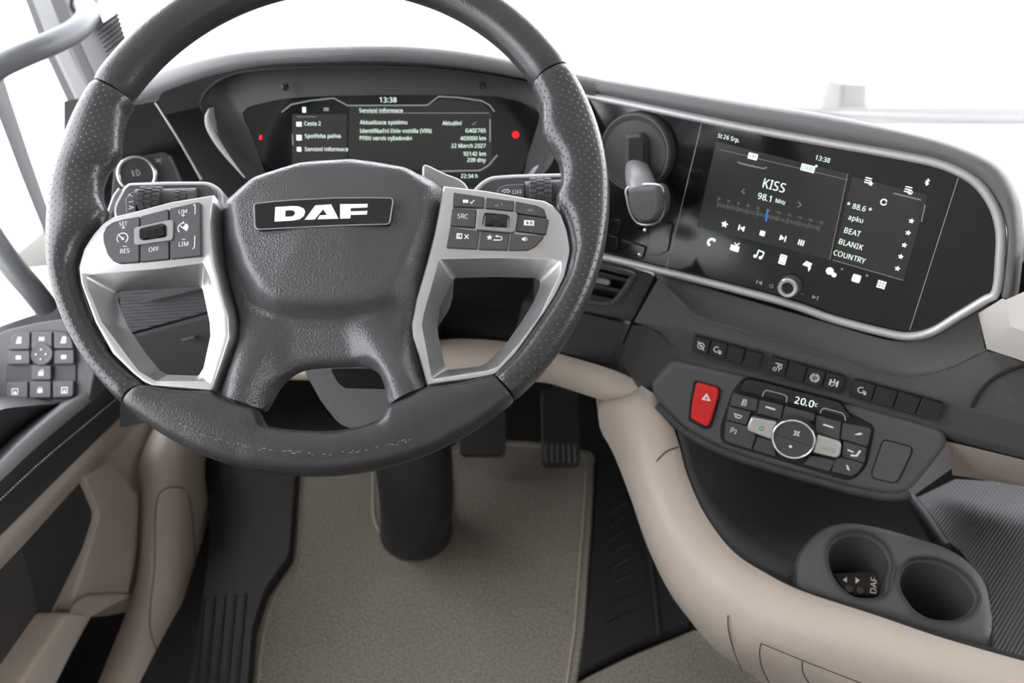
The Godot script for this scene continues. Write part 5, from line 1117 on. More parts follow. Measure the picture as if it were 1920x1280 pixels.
	part("symbol", ink(0.0208).arc(kc + Vector2(0.002, 0.007), 0.0016, 0, 360, 0.0012).dot(kc + Vector2(0.002, 0.007) + Vector2(0.002, 0.002), 0.0009).dot(kc + Vector2(0.002, 0.007) - Vector2(0.002, 0.002), 0.0009).dot(kc + Vector2(0.004, 0.005), 0.0009).dot(kc + Vector2(0, 0.009), 0.0009).dot(kc + Vector2(-0.001, -0.0085), 0.0016).done(), M.white_print, dial)
	part("split_line", ink(0.0208).line([kc + Vector2(-0.0185, 0.001), kc + Vector2(0.0185, -0.003)], 0.0006).done(), M.groove, dial)
	# blank cover right of the climate unit
	var bc := thing("socket_cover", "plain dark blank cover right of the climate controls", "cover", Transform3D(Vector3(0.9171, 0, 0.3987), Vector3(0.1032, 0.9659, -0.2374), Vector3(-0.3852, 0.2588, 0.8858), Vector3(0.2933, 0.5245, -0.6739)))
	var bo := rnd([Vector2(0.0837, 0.0108), Vector2(0.1087, 0.0102), Vector2(0.1105, 0.0049), Vector2(0.1059, -0.0275), Vector2(0.1022, -0.031), Vector2(0.0833, -0.0313), Vector2(0.0812, -0.0265)], 0.004)
	part("gap", ext(inset(bo, -0.0012), 0.004, 0.0066), M.groove, bc)
	part("cover", ext(bo, 0.005, 0.0085, 0.0015), M.dash_soft, bc)

# ---------- beige console, storage tray, cup holder
func build_console() -> void:
	var c := thing("centre_console", "beige console sweeping down from the dash and round the storage tray", "console")
	var e0 := cr([Vector3(0.1573, 0.5166, -0.7457), Vector3(0.165, 0.5095, -0.7294), Vector3(0.177, 0.4936, -0.7136), Vector3(0.1846, 0.4737, -0.7011), Vector3(0.1901, 0.456, -0.6783), Vector3(0.2051, 0.4312, -0.6451), Vector3(0.2299, 0.4119, -0.6095), Vector3(0.2615, 0.4061, -0.5822), Vector3(0.2926, 0.4031, -0.5627), Vector3(0.3485, 0.4117, -0.5268), Vector3(0.4011, 0.4173, -0.4949), Vector3(0.4687, 0.426, -0.4591)], 60)
	var e1 := cr([Vector3(0.1509, 0.5173, -0.752), Vector3(0.1535, 0.5134, -0.726), Vector3(0.1657, 0.4968, -0.7038), Vector3(0.174, 0.4784, -0.6864), Vector3(0.18, 0.4607, -0.6636), Vector3(0.1948, 0.4366, -0.6308), Vector3(0.2198, 0.418, -0.5956), Vector3(0.253, 0.4122, -0.5684), Vector3(0.2846, 0.4092, -0.5488), Vector3(0.3399, 0.4183, -0.5133), Vector3(0.3922, 0.4242, -0.4815), Vector3(0.459, 0.4343, -0.4466)], 60)
	var e2 := cr([Vector3(0.1479, 0.5122, -0.7665), Vector3(0.1396, 0.5145, -0.7325), Vector3(0.1367, 0.4968, -0.7038), Vector3(0.144, 0.4735, -0.6834), Vector3(0.1515, 0.4486, -0.656), Vector3(0.1646, 0.4233, -0.6225), Vector3(0.1947, 0.3962, -0.582), Vector3(0.2232, 0.3891, -0.5539), Vector3(0.2552, 0.3893, -0.5305), Vector3(0.3158, 0.3928, -0.4973), Vector3(0.3758, 0.3972, -0.4647), Vector3(0.4452, 0.4078, -0.43)], 60)
	var e3 := cr([Vector3(0.1371, 0.501, -0.7654), Vector3(0.115, 0.4976, -0.7515), Vector3(0.1211, 0.4699, -0.7341), Vector3(0.1302, 0.4391, -0.7149), Vector3(0.1421, 0.4041, -0.6871), Vector3(0.1605, 0.3644, -0.6564), Vector3(0.1837, 0.3316, -0.6242), Vector3(0.2062, 0.3147, -0.6018), Vector3(0.236, 0.3087, -0.5744), Vector3(0.2822, 0.3133, -0.542), Vector3(0.3684, 0.3076, -0.503), Vector3(0.452, 0.3094, -0.457)], 60)
	var e4 := cr([Vector3(0.1269, 0.4763, -0.7794), Vector3(0.1077, 0.4671, -0.7973), Vector3(0.1068, 0.4317, -0.7928), Vector3(0.1237, 0.4041, -0.7756), Vector3(0.1439, 0.36, -0.748), Vector3(0.1641, 0.3103, -0.7169), Vector3(0.1901, 0.2639, -0.688), Vector3(0.2168, 0.2319, -0.668), Vector3(0.2463, 0.2163, -0.6347), Vector3(0.295, 0.2021, -0.6022), Vector3(0.3594, 0.1866, -0.5453), Vector3(0.4698, 0.1755, -0.4913)], 60)
	var e5 := cr([Vector3(0.1562, 0.3478, -0.9763), Vector3(0.127, 0.3462, -1.0342), Vector3(0.1335, 0.3048, -1.0083), Vector3(0.1587, 0.2634, -0.9824), Vector3(0.1872, 0.222, -0.9566), Vector3(0.2132, 0.1668, -0.9221), Vector3(0.2458, 0.1046, -0.8832), Vector3(0.2791, 0.0563, -0.8531), Vector3(0.3145, 0.0398, -0.8073), Vector3(0.3703, 0.0273, -0.7524), Vector3(0.4368, 0.042, -0.6672), Vector3(0.5404, 0.0784, -0.572)], 60)
	part("skin", loft([e0, e1, e2, e3, e4, e5], false), M.beige, c)
	var seam := func(p, r: float) -> void: part("seam", tube(cr(p, 20), r, 5), M.seam, c)
	seam.call([Vector3(0.1806, 0.4817, -0.6932), Vector3(0.1669, 0.481, -0.6868), Vector3(0.1542, 0.4703, -0.6801), Vector3(0.1473, 0.4605, -0.674)], 0.0008)
	seam.call([Vector3(0.15, 0.5075, -0.7742), Vector3(0.1403, 0.5007, -0.7616), Vector3(0.1256, 0.4847, -0.767)], 0.001)
	# lower front with drawer
	#part("front_panel", loft([cr([Vector3(0.2215, 0.3667, -0.5659), Vector3(0.2584, 0.3748, -0.5332), Vector3(0.3229, 0.3809, -0.4957), Vector3(0.402, 0.3886, -0.4534)], 16), cr([Vector3(0.261, 0.2404, -0.5907), Vector3(0.2871, 0.2501, -0.5614), Vector3(0.3738, 0.2527, -0.5277), Vector3(0.4647, 0.2619, -0.4863)], 16)], false), M.beige, c, "beige lower front panel")
	seam.call([Vector3(0.221, 0.3681, -0.5621), Vector3(0.2268, 0.3395, -0.5678), Vector3(0.2416, 0.2917, -0.578), Vector3(0.2593, 0.2451, -0.5866)], 0.0007)
	seam.call([Vector3(0.2511, 0.3542, -0.5392), Vector3(0.2544, 0.3319, -0.5441), Vector3(0.2656, 0.2953, -0.5519), Vector3(0.2859, 0.2501, -0.5614)], 0.0007)
	seam.call([Vector3(0.2511, 0.3542, -0.5392), Vector3(0.282, 0.3611, -0.5152), Vector3(0.3263, 0.3703, -0.4832), Vector3(0.3613, 0.3735, -0.4616)], 0.0006)
	seam.call([Vector3(0.2844, 0.3585, -0.5148), Vector3(0.2908, 0.3356, -0.5182), Vector3(0.3026, 0.3146, -0.5192)], 0.0007)
	# inner wall of the storage tray
	var w1 := cr([Vector3(0.2031, 0.4185, -0.8317), Vector3(0.2174, 0.3946, -0.8404), Vector3(0.2342, 0.358, -0.8529), Vector3(0.2479, 0.3204, -0.8648), Vector3(0.2709, 0.2728, -0.8586), Vector3(0.3004, 0.2493, -0.8204), Vector3(0.3371, 0.2437, -0.7815), Vector3(0.3761, 0.2454, -0.7472), Vector3(0.4516, 0.2476, -0.7014), Vector3(0.5178, 0.2628, -0.6519), Vector3(0.6055, 0.2696, -0.609)], 60)
	var w2 := cr([Vector3(0.2813, 0.2303, -1.0797), Vector3(0.2988, 0.2154, -1.0703), Vector3(0.3276, 0.2017, -1.0736), Vector3(0.363, 0.1979, -1.0712), Vector3(0.4073, 0.1942, -1.0689), Vector3(0.4516, 0.1904, -1.0665), Vector3(0.5047, 0.1866, -1.0642), Vector3(0.5583, 0.1919, -1.0439), Vector3(0.6263, 0.2032, -1.0038), Vector3(0.6821, 0.2087, -0.9719), Vector3(0.7812, 0.2352, -0.9059)], 60)
	part("tray_wall", loft([e0, w1, w2], false, false, false, [1]), M.rubber, c, "deep black storage tray")
	# ribbed rubber mat on the shelf at the passenger side
	var r := thing("ribbed_shelf_mat", "dark ribbed rubber mat on the shelf right of the cup holder", "mat", Transform3D(Vector3(1, 0, 0), Vector3(0, 0, -1), Vector3(0, 1, 0), Vector3(0, 0.4, 0)))
	part("mat", ext([Vector2(0.4629, 0.7028), Vector2(0.5232, 0.7357), Vector2(0.6258, 0.7273), Vector2(0.633, 0.6457), Vector2(0.5064, 0.4353), Vector2(0.4561, 0.4726), Vector2(0.449, 0.4954), Vector2(0.4805, 0.5716), Vector2(0.477, 0.6223), Vector2(0.4641, 0.6394)], -0.02, 0.0, 0.002), M.rib_mat, r)
	part("edge_bead", tube(rs(lift([Vector2(0.4563, 0.7046), Vector2(0.4617, 0.666), Vector2(0.4647, 0.6254)], 0.001), 12), 0.006, 8), M.rubber, r)
	# cup holder
	var h := thing("cup_holder", "dark grey twin cup holder set behind the beige console edge", "cup holder", Transform3D(Vector3(0.9135, 0, 0.4067), Vector3(0.3591, 0.4695, -0.8066), Vector3(-0.191, 0.8829, 0.4289), Vector3(0.3844, 0.4117, -0.5681)))
	var outl := cr2([Vector2(-0.086, -0.0343), Vector2(-0.0902, -0.0242), Vector2(-0.092, -0.0044), Vector2(-0.0845, 0.0176), Vector2(-0.0718, 0.0355), Vector2(-0.0535, 0.0467), Vector2(-0.028, 0.0512), Vector2(0.0103, 0.0516), Vector2(0.0415, 0.0494), Vector2(0.0608, 0.042), Vector2(0.0766, 0.0271), Vector2(0.0844, 0.0037), Vector2(0.089, -0.0211), Vector2(0.0913, -0.0362), Vector2(0.0622, -0.0371), Vector2(0.0053, -0.0366), Vector2(-0.0442, -0.0371)], 140, true)
	var h1 := cr2([Vector2(-0.0695, 0.0058), Vector2(-0.069, 0.0202), Vector2(-0.0607, 0.033), Vector2(-0.0473, 0.0409), Vector2(-0.0319, 0.0428), Vector2(-0.0182, 0.0377), Vector2(-0.0079, 0.027), Vector2(-0.0036, 0.0146), Vector2(-0.0042, 0.0014), Vector2(-0.0033, -0.0111), Vector2(-0.0093, -0.0209), Vector2(-0.0208, -0.027), Vector2(-0.0354, -0.0297), Vector2(-0.0507, -0.0236), Vector2(-0.0628, -0.0106)], 70, true)
	var h2 := cr2([Vector2(0.0023, 0.0188), Vector2(0.009, 0.0279), Vector2(0.0192, 0.0335), Vector2(0.0347, 0.0363), Vector2(0.0521, 0.0329), Vector2(0.0649, 0.0249), Vector2(0.0737, 0.0135), Vector2(0.0753, 0.0022), Vector2(0.0697, -0.012), Vector2(0.0587, -0.0221), Vector2(0.0461, -0.0269), Vector2(0.0321, -0.0285), Vector2(0.0191, -0.0244), Vector2(0.0097, -0.0161), Vector2(0.003, -0.0073), Vector2(-0.0006, 0.0043)], 70, true)
	part("top_plate", relief(outl, 0.006, func(_q, e): return -0.004 + 0.004 * smoothstep(0.0, 0.006, e), -0.006, [h1, h2]), M.dash_soft, h)
	part("skirt", loft([lift(ccw(outl), -0.004), lift(inset(ccw(outl), -0.003), -0.010), lift(inset(ccw(outl), -0.005), -0.12)]), M.dash_soft, h)
	var down: Vector3 = Transform3D(Transform3D(Vector3(0.9135, 0, 0.4067), Vector3(0.3591, 0.4695, -0.8066), Vector3(-0.191, 0.8829, 0.4289), Vector3(0.3844, 0.4117, -0.5681))).basis.inverse() * Vector3.DOWN
	for hh in [h1, h2]:
		var q := ccw(hh)
		var low := PackedVector3Array()
		var floor_ring := PackedVector3Array()
		for p in inset(q, 0.0045):
			low.append(Vector3(p.x, p.y, -0.0065))
		for p in inset(q, 0.009):
			floor_ring.append(Vector3(p.x, p.y, -0.0065) + down * 0.10)
		part("cup", loft([lift(inset(q, -0.0012), 0.0008), lift(inset(q, 0.001), 0.001), lift(inset(q, 0.0025), -0.006), low, floor_ring], true, false, true, [1, 3, 4]), M.dash_dark, h)
	# remote and a thin bright ring shape in the cups
	var rc := thing("remote_control", "small black remote with arrow keys and white DAF lettering in the cup holder", "remote", Transform3D(Transform3D(Vector3(0.9135, 0, 0.4067), Vector3(0.3591, 0.4695, -0.8066), Vector3(-0.191, 0.8829, 0.4289), Vector3(0.3844, 0.4117, -0.5681))) * Transform3D(Basis(), Vector3(0, 0, -0.03)))
	var rb := part("body", ext(rnd([Vector2(-0.0573, 0.0003), Vector2(-0.0203, 0.0137), Vector2(-0.0089, 0.014), Vector2(-0.0067, 0.0065), Vector2(-0.0085, -0.0091), Vector2(-0.0329, -0.0184), Vector2(-0.0459, -0.0158)], 0.004), -0.012, 0.0, 0.003), M.remote_black, rc)
	part("symbol", ink(0.0003).poly([Vector2(-0.0458, -0.0047), Vector2(-0.0423, 0), Vector2(-0.0413, -0.0061)]).poly([Vector2(-0.0342, 0.0021), Vector2(-0.0297, 0.0001), Vector2(-0.0331, -0.0046)]).done(), M.white_print, rb)
	part("lettering", ink(0.0003).text("DAF", Vector2(-0.016, -0.0006), 0.0055, 0, PI / 2 + 0.1, 1.3).done(), M.white_print, rb)
	for q in [Vector2(-0.0382, -0.0121), Vector2(-0.0279, -0.0104)]:
		part("key", moved(lathe([Vector2(0.004, 0.0), Vector2(0.0036, 0.0016), Vector2(0.0, 0.0018)], 16, false), Transform3D(Basis(), Vector3(q.x, q.y, 0))), M.button, rb)
	var kr := thing("cup_ring", "thin bright ring shape in the right cup of the holder", "ring", Transform3D(Transform3D(Vector3(0.9135, 0, 0.4067), Vector3(0.3591, 0.4695, -0.8066), Vector3(-0.191, 0.8829, 0.4289), Vector3(0.3844, 0.4117, -0.5681))) * Transform3D(Basis(Vector3(1, 0.2, 0).normalized(), 0.5), Vector3((Vector2(0.033, 0.014)).x, (Vector2(0.033, 0.014)).y, -0.085)))
	part("loop", tube(cr(lift(circ(Vector2.ZERO, 0.010, 10), 0.0), 40, true), 0.0012, 6, false, true), M.bright_ring, kr)

# ---------- left end of the dash
func build_left_dash() -> void:
	var d := thing("light_switch_panel", "glossy black panel with silver-ringed light switch left of the wheel", "switch panel", Transform3D(Vector3(0.866, 0, -0.5), Vector3(-0.1294, 0.9659, -0.2241), Vector3(0.483, 0.2588, 0.8365), Vector3(-0.4492, 0.7133, -0.9688)))
	part("panel", ext([Vector2(-0.0318, 0.0613), Vector2(0.0288, 0.0591), Vector2(0.0423, 0.019), Vector2(0.0573, -0.0403), Vector2(0.0338, -0.093), Vector2(-0.0637, -0.0794), Vector2(-0.064, -0.0145)], -0.02, 0.0, 0.001), M.piano_black, d)
	part("top_trim", ext(rnd([Vector2(-0.0252, 0.0663), Vector2(0.0117, 0.0674), Vector2(0.0387, 0.0688), Vector2(0.03, 0.0587), Vector2(0.002, 0.0577), Vector2(-0.0277, 0.0569)], 0.002), -0.01, 0.010, 0.003), M.frame_silver, d, "silver strip above the panel")
	part("edge_trim", tube(cr(lift([Vector2(0.028, 0.0579), Vector2(0.0415, 0.0179), Vector2(0.0491, -0.008), Vector2(0.058, -0.0402)], 0.003), 20), 0.002, 8), M.satin_silver, d, "thin silver edge of the panel")
	part("switch_plate", ext(rnd([Vector2(-0.0345, -0.003), Vector2(0.0244, -0.0001), Vector2(0.0316, -0.0117), Vector2(0.0354, -0.0421), Vector2(0.0242, -0.077), Vector2(-0.0593, -0.0733)], 0.006), -0.004, 0.005, 0.001), M.dash_soft, d)
	part("plate_edge", tube(cr(lift([Vector2(0.0279, -0.0051), Vector2(0.0314, -0.0214), Vector2(0.0334, -0.0416)], 0.005), 12), 0.0022, 8), M.dash_soft, d)
	var kc := Vector2(-0.0146, -0.0207)
	part("knob", moved(lathe([Vector2(0.021, 0.004), Vector2(0.020, 0.012), Vector2(0.0185, 0.0135), Vector2(0.0, 0.0135)], 40, false), Transform3D(Basis(), Vector3(kc.x, kc.y, 0))), M.dash_dark, d)
	var r := PackedVector3Array()
	for i in 60:
		r.append(Vector3(kc.x + cos(TAU * i / 60) * 0.0205, kc.y + sin(TAU * i / 60) * 0.0205, 0.0125))
	part("knob_ring", tube(r, 0.0026, 8, false, true), M.bright_ring, d, "bright ring of the light switch")
	var s := Vector2(-0.0147, -0.0187)
	part("symbol", ink(0.0139).line([s + Vector2(-0.004, 0.003), s + Vector2(-0.004, -0.003)], 0.0016).arc(s, 0.0034, -80, 80, 0.0012).line([s + Vector2(0, 0.0034), s + Vector2(0, -0.0034)], 0.0010).line([Vector2(0.0105, -0.0064), Vector2(0.0154, -0.0111)], 0.001).line([Vector2(0.0095, -0.0101), Vector2(0.0165, -0.0068)], 0.001).done(), M.grey_print, d)
	# dash face seen through the left spoke
	var e := get_node("dashboard")
	part("ribbed_face", loft([cr([Vector3(-0.471, 0.5811, -0.8676), Vector3(-0.4618, 0.5824, -0.8694), Vector3(-0.406, 0.5911, -0.8804), Vector3(-0.3373, 0.5991, -0.893)], 20), cr([Vector3(-0.4762, 0.5287, -0.8476), Vector3(-0.4668, 0.5306, -0.8496), Vector3(-0.4102, 0.5422, -0.8618), Vector3(-0.3403, 0.5561, -0.8768)], 20)], false), M.rib_cloth, e)
	part("vent_blade", ext(rnd([Vector2(-0.0349, 0.0329), Vector2(0.0392, 0.0447), Vector2(0.0499, 0.0401), Vector2(-0.0122, 0.0288), Vector2(-0.0279, 0.0259)], 0.002), 0.0, 0.01, 0.002), M.dash_dark, e).transform = Transform3D(Vector3(0.9903, 0, -0.1392), Vector3(-0.0476, 0.9397, -0.3387), Vector3(0.1308, 0.342, 0.9305), Vector3(-0.4102, 0.5422, -0.8618))
	part("lower_face", loft([cr([Vector3(-0.4709, 0.5318, -0.8366), Vector3(-0.4616, 0.5336, -0.8386), Vector3(-0.4056, 0.545, -0.8506), Vector3(-0.3366, 0.5588, -0.8654)], 20), cr([Vector3(-0.4715, 0.5257, -0.8343), Vector3(-0.4622, 0.5275, -0.8362), Vector3(-0.4062, 0.5389, -0.8483), Vector3(-0.337, 0.5527, -0.8631)], 20), cr([Vector3(-0.4956, 0.4571, -0.8508), Vector3(-0.486, 0.4577, -0.8524), Vector3(-0.4276, 0.463, -0.8625), Vector3(-0.3558, 0.4641, -0.873)], 20), cr([Vector3(-0.501, 0.4027, -0.8301), Vector3(-0.4914, 0.4019, -0.8311), Vector3(-0.4321, 0.4103, -0.8425), Vector3(-0.36, 0.4043, -0.8505)], 20)], false), M.dash_dark, e)
	part("handle_notch", ext(rnd([Vector2(0.0052, -0.0219), Vector2(0.0231, -0.0193), Vector2(0.0202, -0.0217), Vector2(0.0062, -0.024)], 0.001), -0.01, 0.013, 0.001), M.dash_soft, e).transform = Transform3D(Vector3(0.9903, 0, -0.1392), Vector3(-0.0476, 0.9397, -0.3387), Vector3(0.1308, 0.342, 0.9305), Vector3(-0.4102, 0.5422, -0.8618))
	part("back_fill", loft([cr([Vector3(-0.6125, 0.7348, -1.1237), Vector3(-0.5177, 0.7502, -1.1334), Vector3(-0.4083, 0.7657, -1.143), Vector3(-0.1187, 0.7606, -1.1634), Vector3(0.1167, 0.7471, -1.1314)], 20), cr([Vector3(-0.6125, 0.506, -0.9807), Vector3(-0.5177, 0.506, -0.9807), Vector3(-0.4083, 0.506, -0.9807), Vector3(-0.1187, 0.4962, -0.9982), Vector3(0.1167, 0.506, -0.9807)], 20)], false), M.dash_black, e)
	part("beige_edge", loft([cr([Vector3(-0.5177, 0.3977, -0.9131), Vector3(-0.4594, 0.412, -0.922), Vector3(-0.3758, 0.4311, -0.9222)], 12), cr([Vector3(-0.5177, 0.3761, -0.8996), Vector3(-0.4594, 0.3885, -0.9073), Vector3(-0.3758, 0.4152, -0.9122)], 12)], false), M.beige_door, e)

# ---------- steering column and stalks
func build_column() -> void:
	var c := thing("steering_column", "dark steering column with grey shroud and round cover at the floor", "steering column")
	var fr: Transform3D = Transform3D(Vector3(1, 0, 0.0095), Vector3(0.0068, 0.6982, -0.7159), Vector3(-0.0067, 0.7159, 0.6982), Vector3(-0.1453, 0.8036, -0.6154))
	var rings := []
	for s in [[-0.03, 0.085, 0.07], [-0.06, 0.098, 0.082], [-0.12, 0.092, 0.078], [-0.20, 0.075, 0.065], [-0.30, 0.055, 0.05]]:
		var ring := PackedVector3Array()
		for q in rnd(rect(Vector2(0.003, -0.028), s[1] * 1.9, s[2] * 1.35), 0.04, 8):
			ring.append(fr * Vector3(q.x, q.y, s[0]))
		rings.append(ring)
	part("shroud", loft(rings, true, true, true), M.dash_soft, c, "grey column shroud behind the hub")
	var lower := [cr([Vector3(-0.2005, 0.6084, -0.6674), Vector3(-0.1927, 0.5863, -0.6536), Vector3(-0.1771, 0.5664, -0.6412), Vector3(-0.1615, 0.5554, -0.6343), Vector3(-0.125, 0.5527, -0.6326), Vector3(-0.1042, 0.5731, -0.6453), Vector3(-0.1042, 0.6084, -0.6674), Vector3(-0.1562, 0.6261, -0.6784)], 50, true), cr([Vector3(-0.2227, 0.5204, -0.7893), Vector3(-0.2103, 0.4941, -0.7729), Vector3(-0.1917, 0.4731, -0.7598), Vector3(-0.1732, 0.4627, -0.7532), Vector3(-0.1423, 0.4627, -0.7532), Vector3(-0.1175, 0.4836, -0.7663), Vector3(-0.1175, 0.5204, -0.7893), Vector3(-0.1732, 0.5413, -0.8024)], 50, true)]
	part("lower_shroud", loft(lower, true, true, true), M.dash_soft, c)
	part("tilt_recess", ext(rnd([Vector2(-0.0116, -0.1235), Vector2(0.0454, -0.1232), Vector2(0.0461, -0.1391), Vector2(-0.0025, -0.1384)], 0.004), -0.1, -0.0865), M.groove, c).transform = fr
	part("shaft_cover", tube(cr([Vector3(-0.15, 0.62, -0.86), Vector3(-0.155, 0.45, -0.96), Vector3(-0.1473, 0.2, -0.9511), Vector3(-0.1594, 0.08, -0.9976), Vector3(-0.1702, 0, -1.056)], 24), 0.058, 28), M.rubber, c, "black tubular cover of the column shaft")
	part("floor_collar", tube([Vector3(-0.1621, 0.05, -1.0157), Vector3(-0.1649, 0.025, -1.0283), Vector3(-0.1687, 0, -1.0508)], [0.0595, 0.063, 0.066], 32), M.dash_dark, c, "collar where the column meets the carpet")
	part("upper_shroud", ext(rnd([Vector2(0.0682, 0.0447), Vector2(0.0892, 0.0336), Vector2(0.101, 0.0293), Vector2(0.1083, 0.0225), Vector2(0.1113, 0.0062), Vector2(0.0695, 0.0061)], 0.008, 4), -0.07, -0.03, 0.006, 3), M.matt_silver, c, "pale grey shoulder of the shroud right of the hub").transform = fr
	# stalk housings
	var l := thing("control_stalk", "grey stalk left of the hub with knurled rings and numbered wiper positions", "stalk", fr)
	part("body", ext(rnd([Vector2(-0.2005, 0.0116), Vector2(-0.1937, 0.028), Vector2(-0.1893, 0.0335), Vector2(-0.156, 0.0351), Vector2(-0.1185, 0.0353), Vector2(-0.1061, 0.0273), Vector2(-0.1013, -0.0056), Vector2(-0.1948, -0.0084)], 0.006), -0.085, -0.050, 0.004), M.matt_silver, l)
	part("face", ext(rnd([Vector2(-0.1958, 0.0073), Vector2(-0.1889, 0.0261), Vector2(-0.1856, 0.0296), Vector2(-0.119, 0.0303), Vector2(-0.1112, 0.0254), Vector2(-0.1046, -0.006), Vector2(-0.1914, -0.0064)], 0.005), -0.06, -0.0475, 0.001), M.button, l)
	part("end_band", tube(rs(lift([Vector2(-0.2021, 0.0057), Vector2(-0.1988, 0.0205), Vector2(-0.195, 0.027)], -0.052), 8), 0.002, 6), M.satin_silver, l)
	var tp := part("wiper_plate", ext(rnd([Vector2(-0.1861, 0.015), Vector2(-0.1822, 0.0209), Vector2(-0.1768, 0.0214), Vector2(-0.1745, 0.0014), Vector2(-0.1836, 0.0013)], 0.002), -0.05, -0.044, 0.001), M.dash_soft, l)
	part("lettering", ink(-0.0437).text("2", Vector2(-0.1808, 0.0178), 0.0042, 0, -PI / 2).text("1", Vector2(-0.1802, 0.0124), 0.0042, 0, -PI / 2).text("A", Vector2(-0.1795, 0.0066), 0.0042, 0, -PI / 2).done(), M.white_print, tp)
	knurl(l, Vector2(-0.1642, 0.0155), 0.0185, 0.0125)
	knurl(l, Vector2(-0.1376, 0.0156), 0.0095, 0.0105)
	part("spindle", tube([Vector3((Vector2(-0.178, 0.0167)).x, (Vector2(-0.178, 0.0167)).y, -0.05), Vector3((Vector2(-0.1256, 0.0179)).x, (Vector2(-0.1256, 0.0179)).y, -0.05)], 0.009, 16), M.dash_soft, l)
	var r := thing("control_stalk", "grey stalk right of the hub with ribbed ring and OFF lettering", "stalk", fr)
	part("body", ext(rnd([Vector2(0.108, 0.0247), Vector2(0.117, 0.0357), Vector2(0.1257, 0.0412), Vector2(0.1446, 0.0428), Vector2(0.1978, 0.0445), Vector2(0.1996, 0.0054), Vector2(0.1084, 0.005)], 0.006), -0.085, -0.050, 0.004), M.matt_silver, r)
	part("face", ext(rnd([Vector2(0.1136, 0.0233), Vector2(0.1208, 0.0322), Vector2(0.129, 0.0362), Vector2(0.1447, 0.0378), Vector2(0.1954, 0.039), Vector2(0.195, 0.0074), Vector2(0.1139, 0.0071)], 0.005), -0.06, -0.0475, 0.001), M.button, r)
	var op := part("off_plate", ext(rnd([Vector2(0.129, 0.0148), Vector2(0.1329, 0.026), Vector2(0.1384, 0.029), Vector2(0.1557, 0.0301), Vector2(0.1558, 0.01), Vector2(0.129, 0.0099)], 0.002), -0.05, -0.044, 0.001), M.dash_soft, r)
	part("lettering", ink(-0.0437).text("OFF", Vector2(0.1494, 0.022), 0.0036).arc(Vector2(0.1398, 0.021), 0.0034, 20, 160, 0.0012).arc(Vector2(0.1398, 0.0205), 0.0018, 20, 160, 0.001).done(), M.white_print, op)
	knurl(r, Vector2(0.169, 0.0237), 0.0185, 0.0135)
	part("spindle", tube([Vector3((Vector2(0.1563, 0.0239)).x, (Vector2(0.1563, 0.0239)).y, -0.05), Vector3((Vector2(0.1907, 0.026)).x, (Vector2(0.1907, 0.026)).y, -0.05)], 0.010, 16), M.dash_soft, r)

func knurl(parent: Node3D, c: Vector2, length: float, radius: float) -> void:
	var rings := []
	var lanes := 3 if length > 0.012 else 2
	for lane in lanes:
		for e in 4:
			var x: float = ((lane + [0.0, 0.12, 0.88, 1.0][e]) / lanes - 0.5) * length
			var ring := PackedVector3Array()
			for j in 108:
				var up: bool = (e == 1 or e == 2) and (j + 3 * (lane % 2)) % 6 < 4
				var r := radius + (0.0 if up else -0.0010)
				var a := TAU * j / 108
				ring.append(Vector3(c.x + x, c.y + cos(a) * r, -0.050 + sin(a) * r))
			rings.append(ring)
	part("knurled_ring", loft(rings, true, true, true, [], true), M.dash_soft, parent)

# ---------- pillar, grab handle, side vent
func prism(p, depth: float) -> ArrayMesh:
	var a := PackedVector3Array(p)
	var b := PackedVector3Array()
	for q in a:
		b.append(q + Vector3(-0.5, -0.1, -0.86) * depth)
	return loft([a, b], true, true, true)

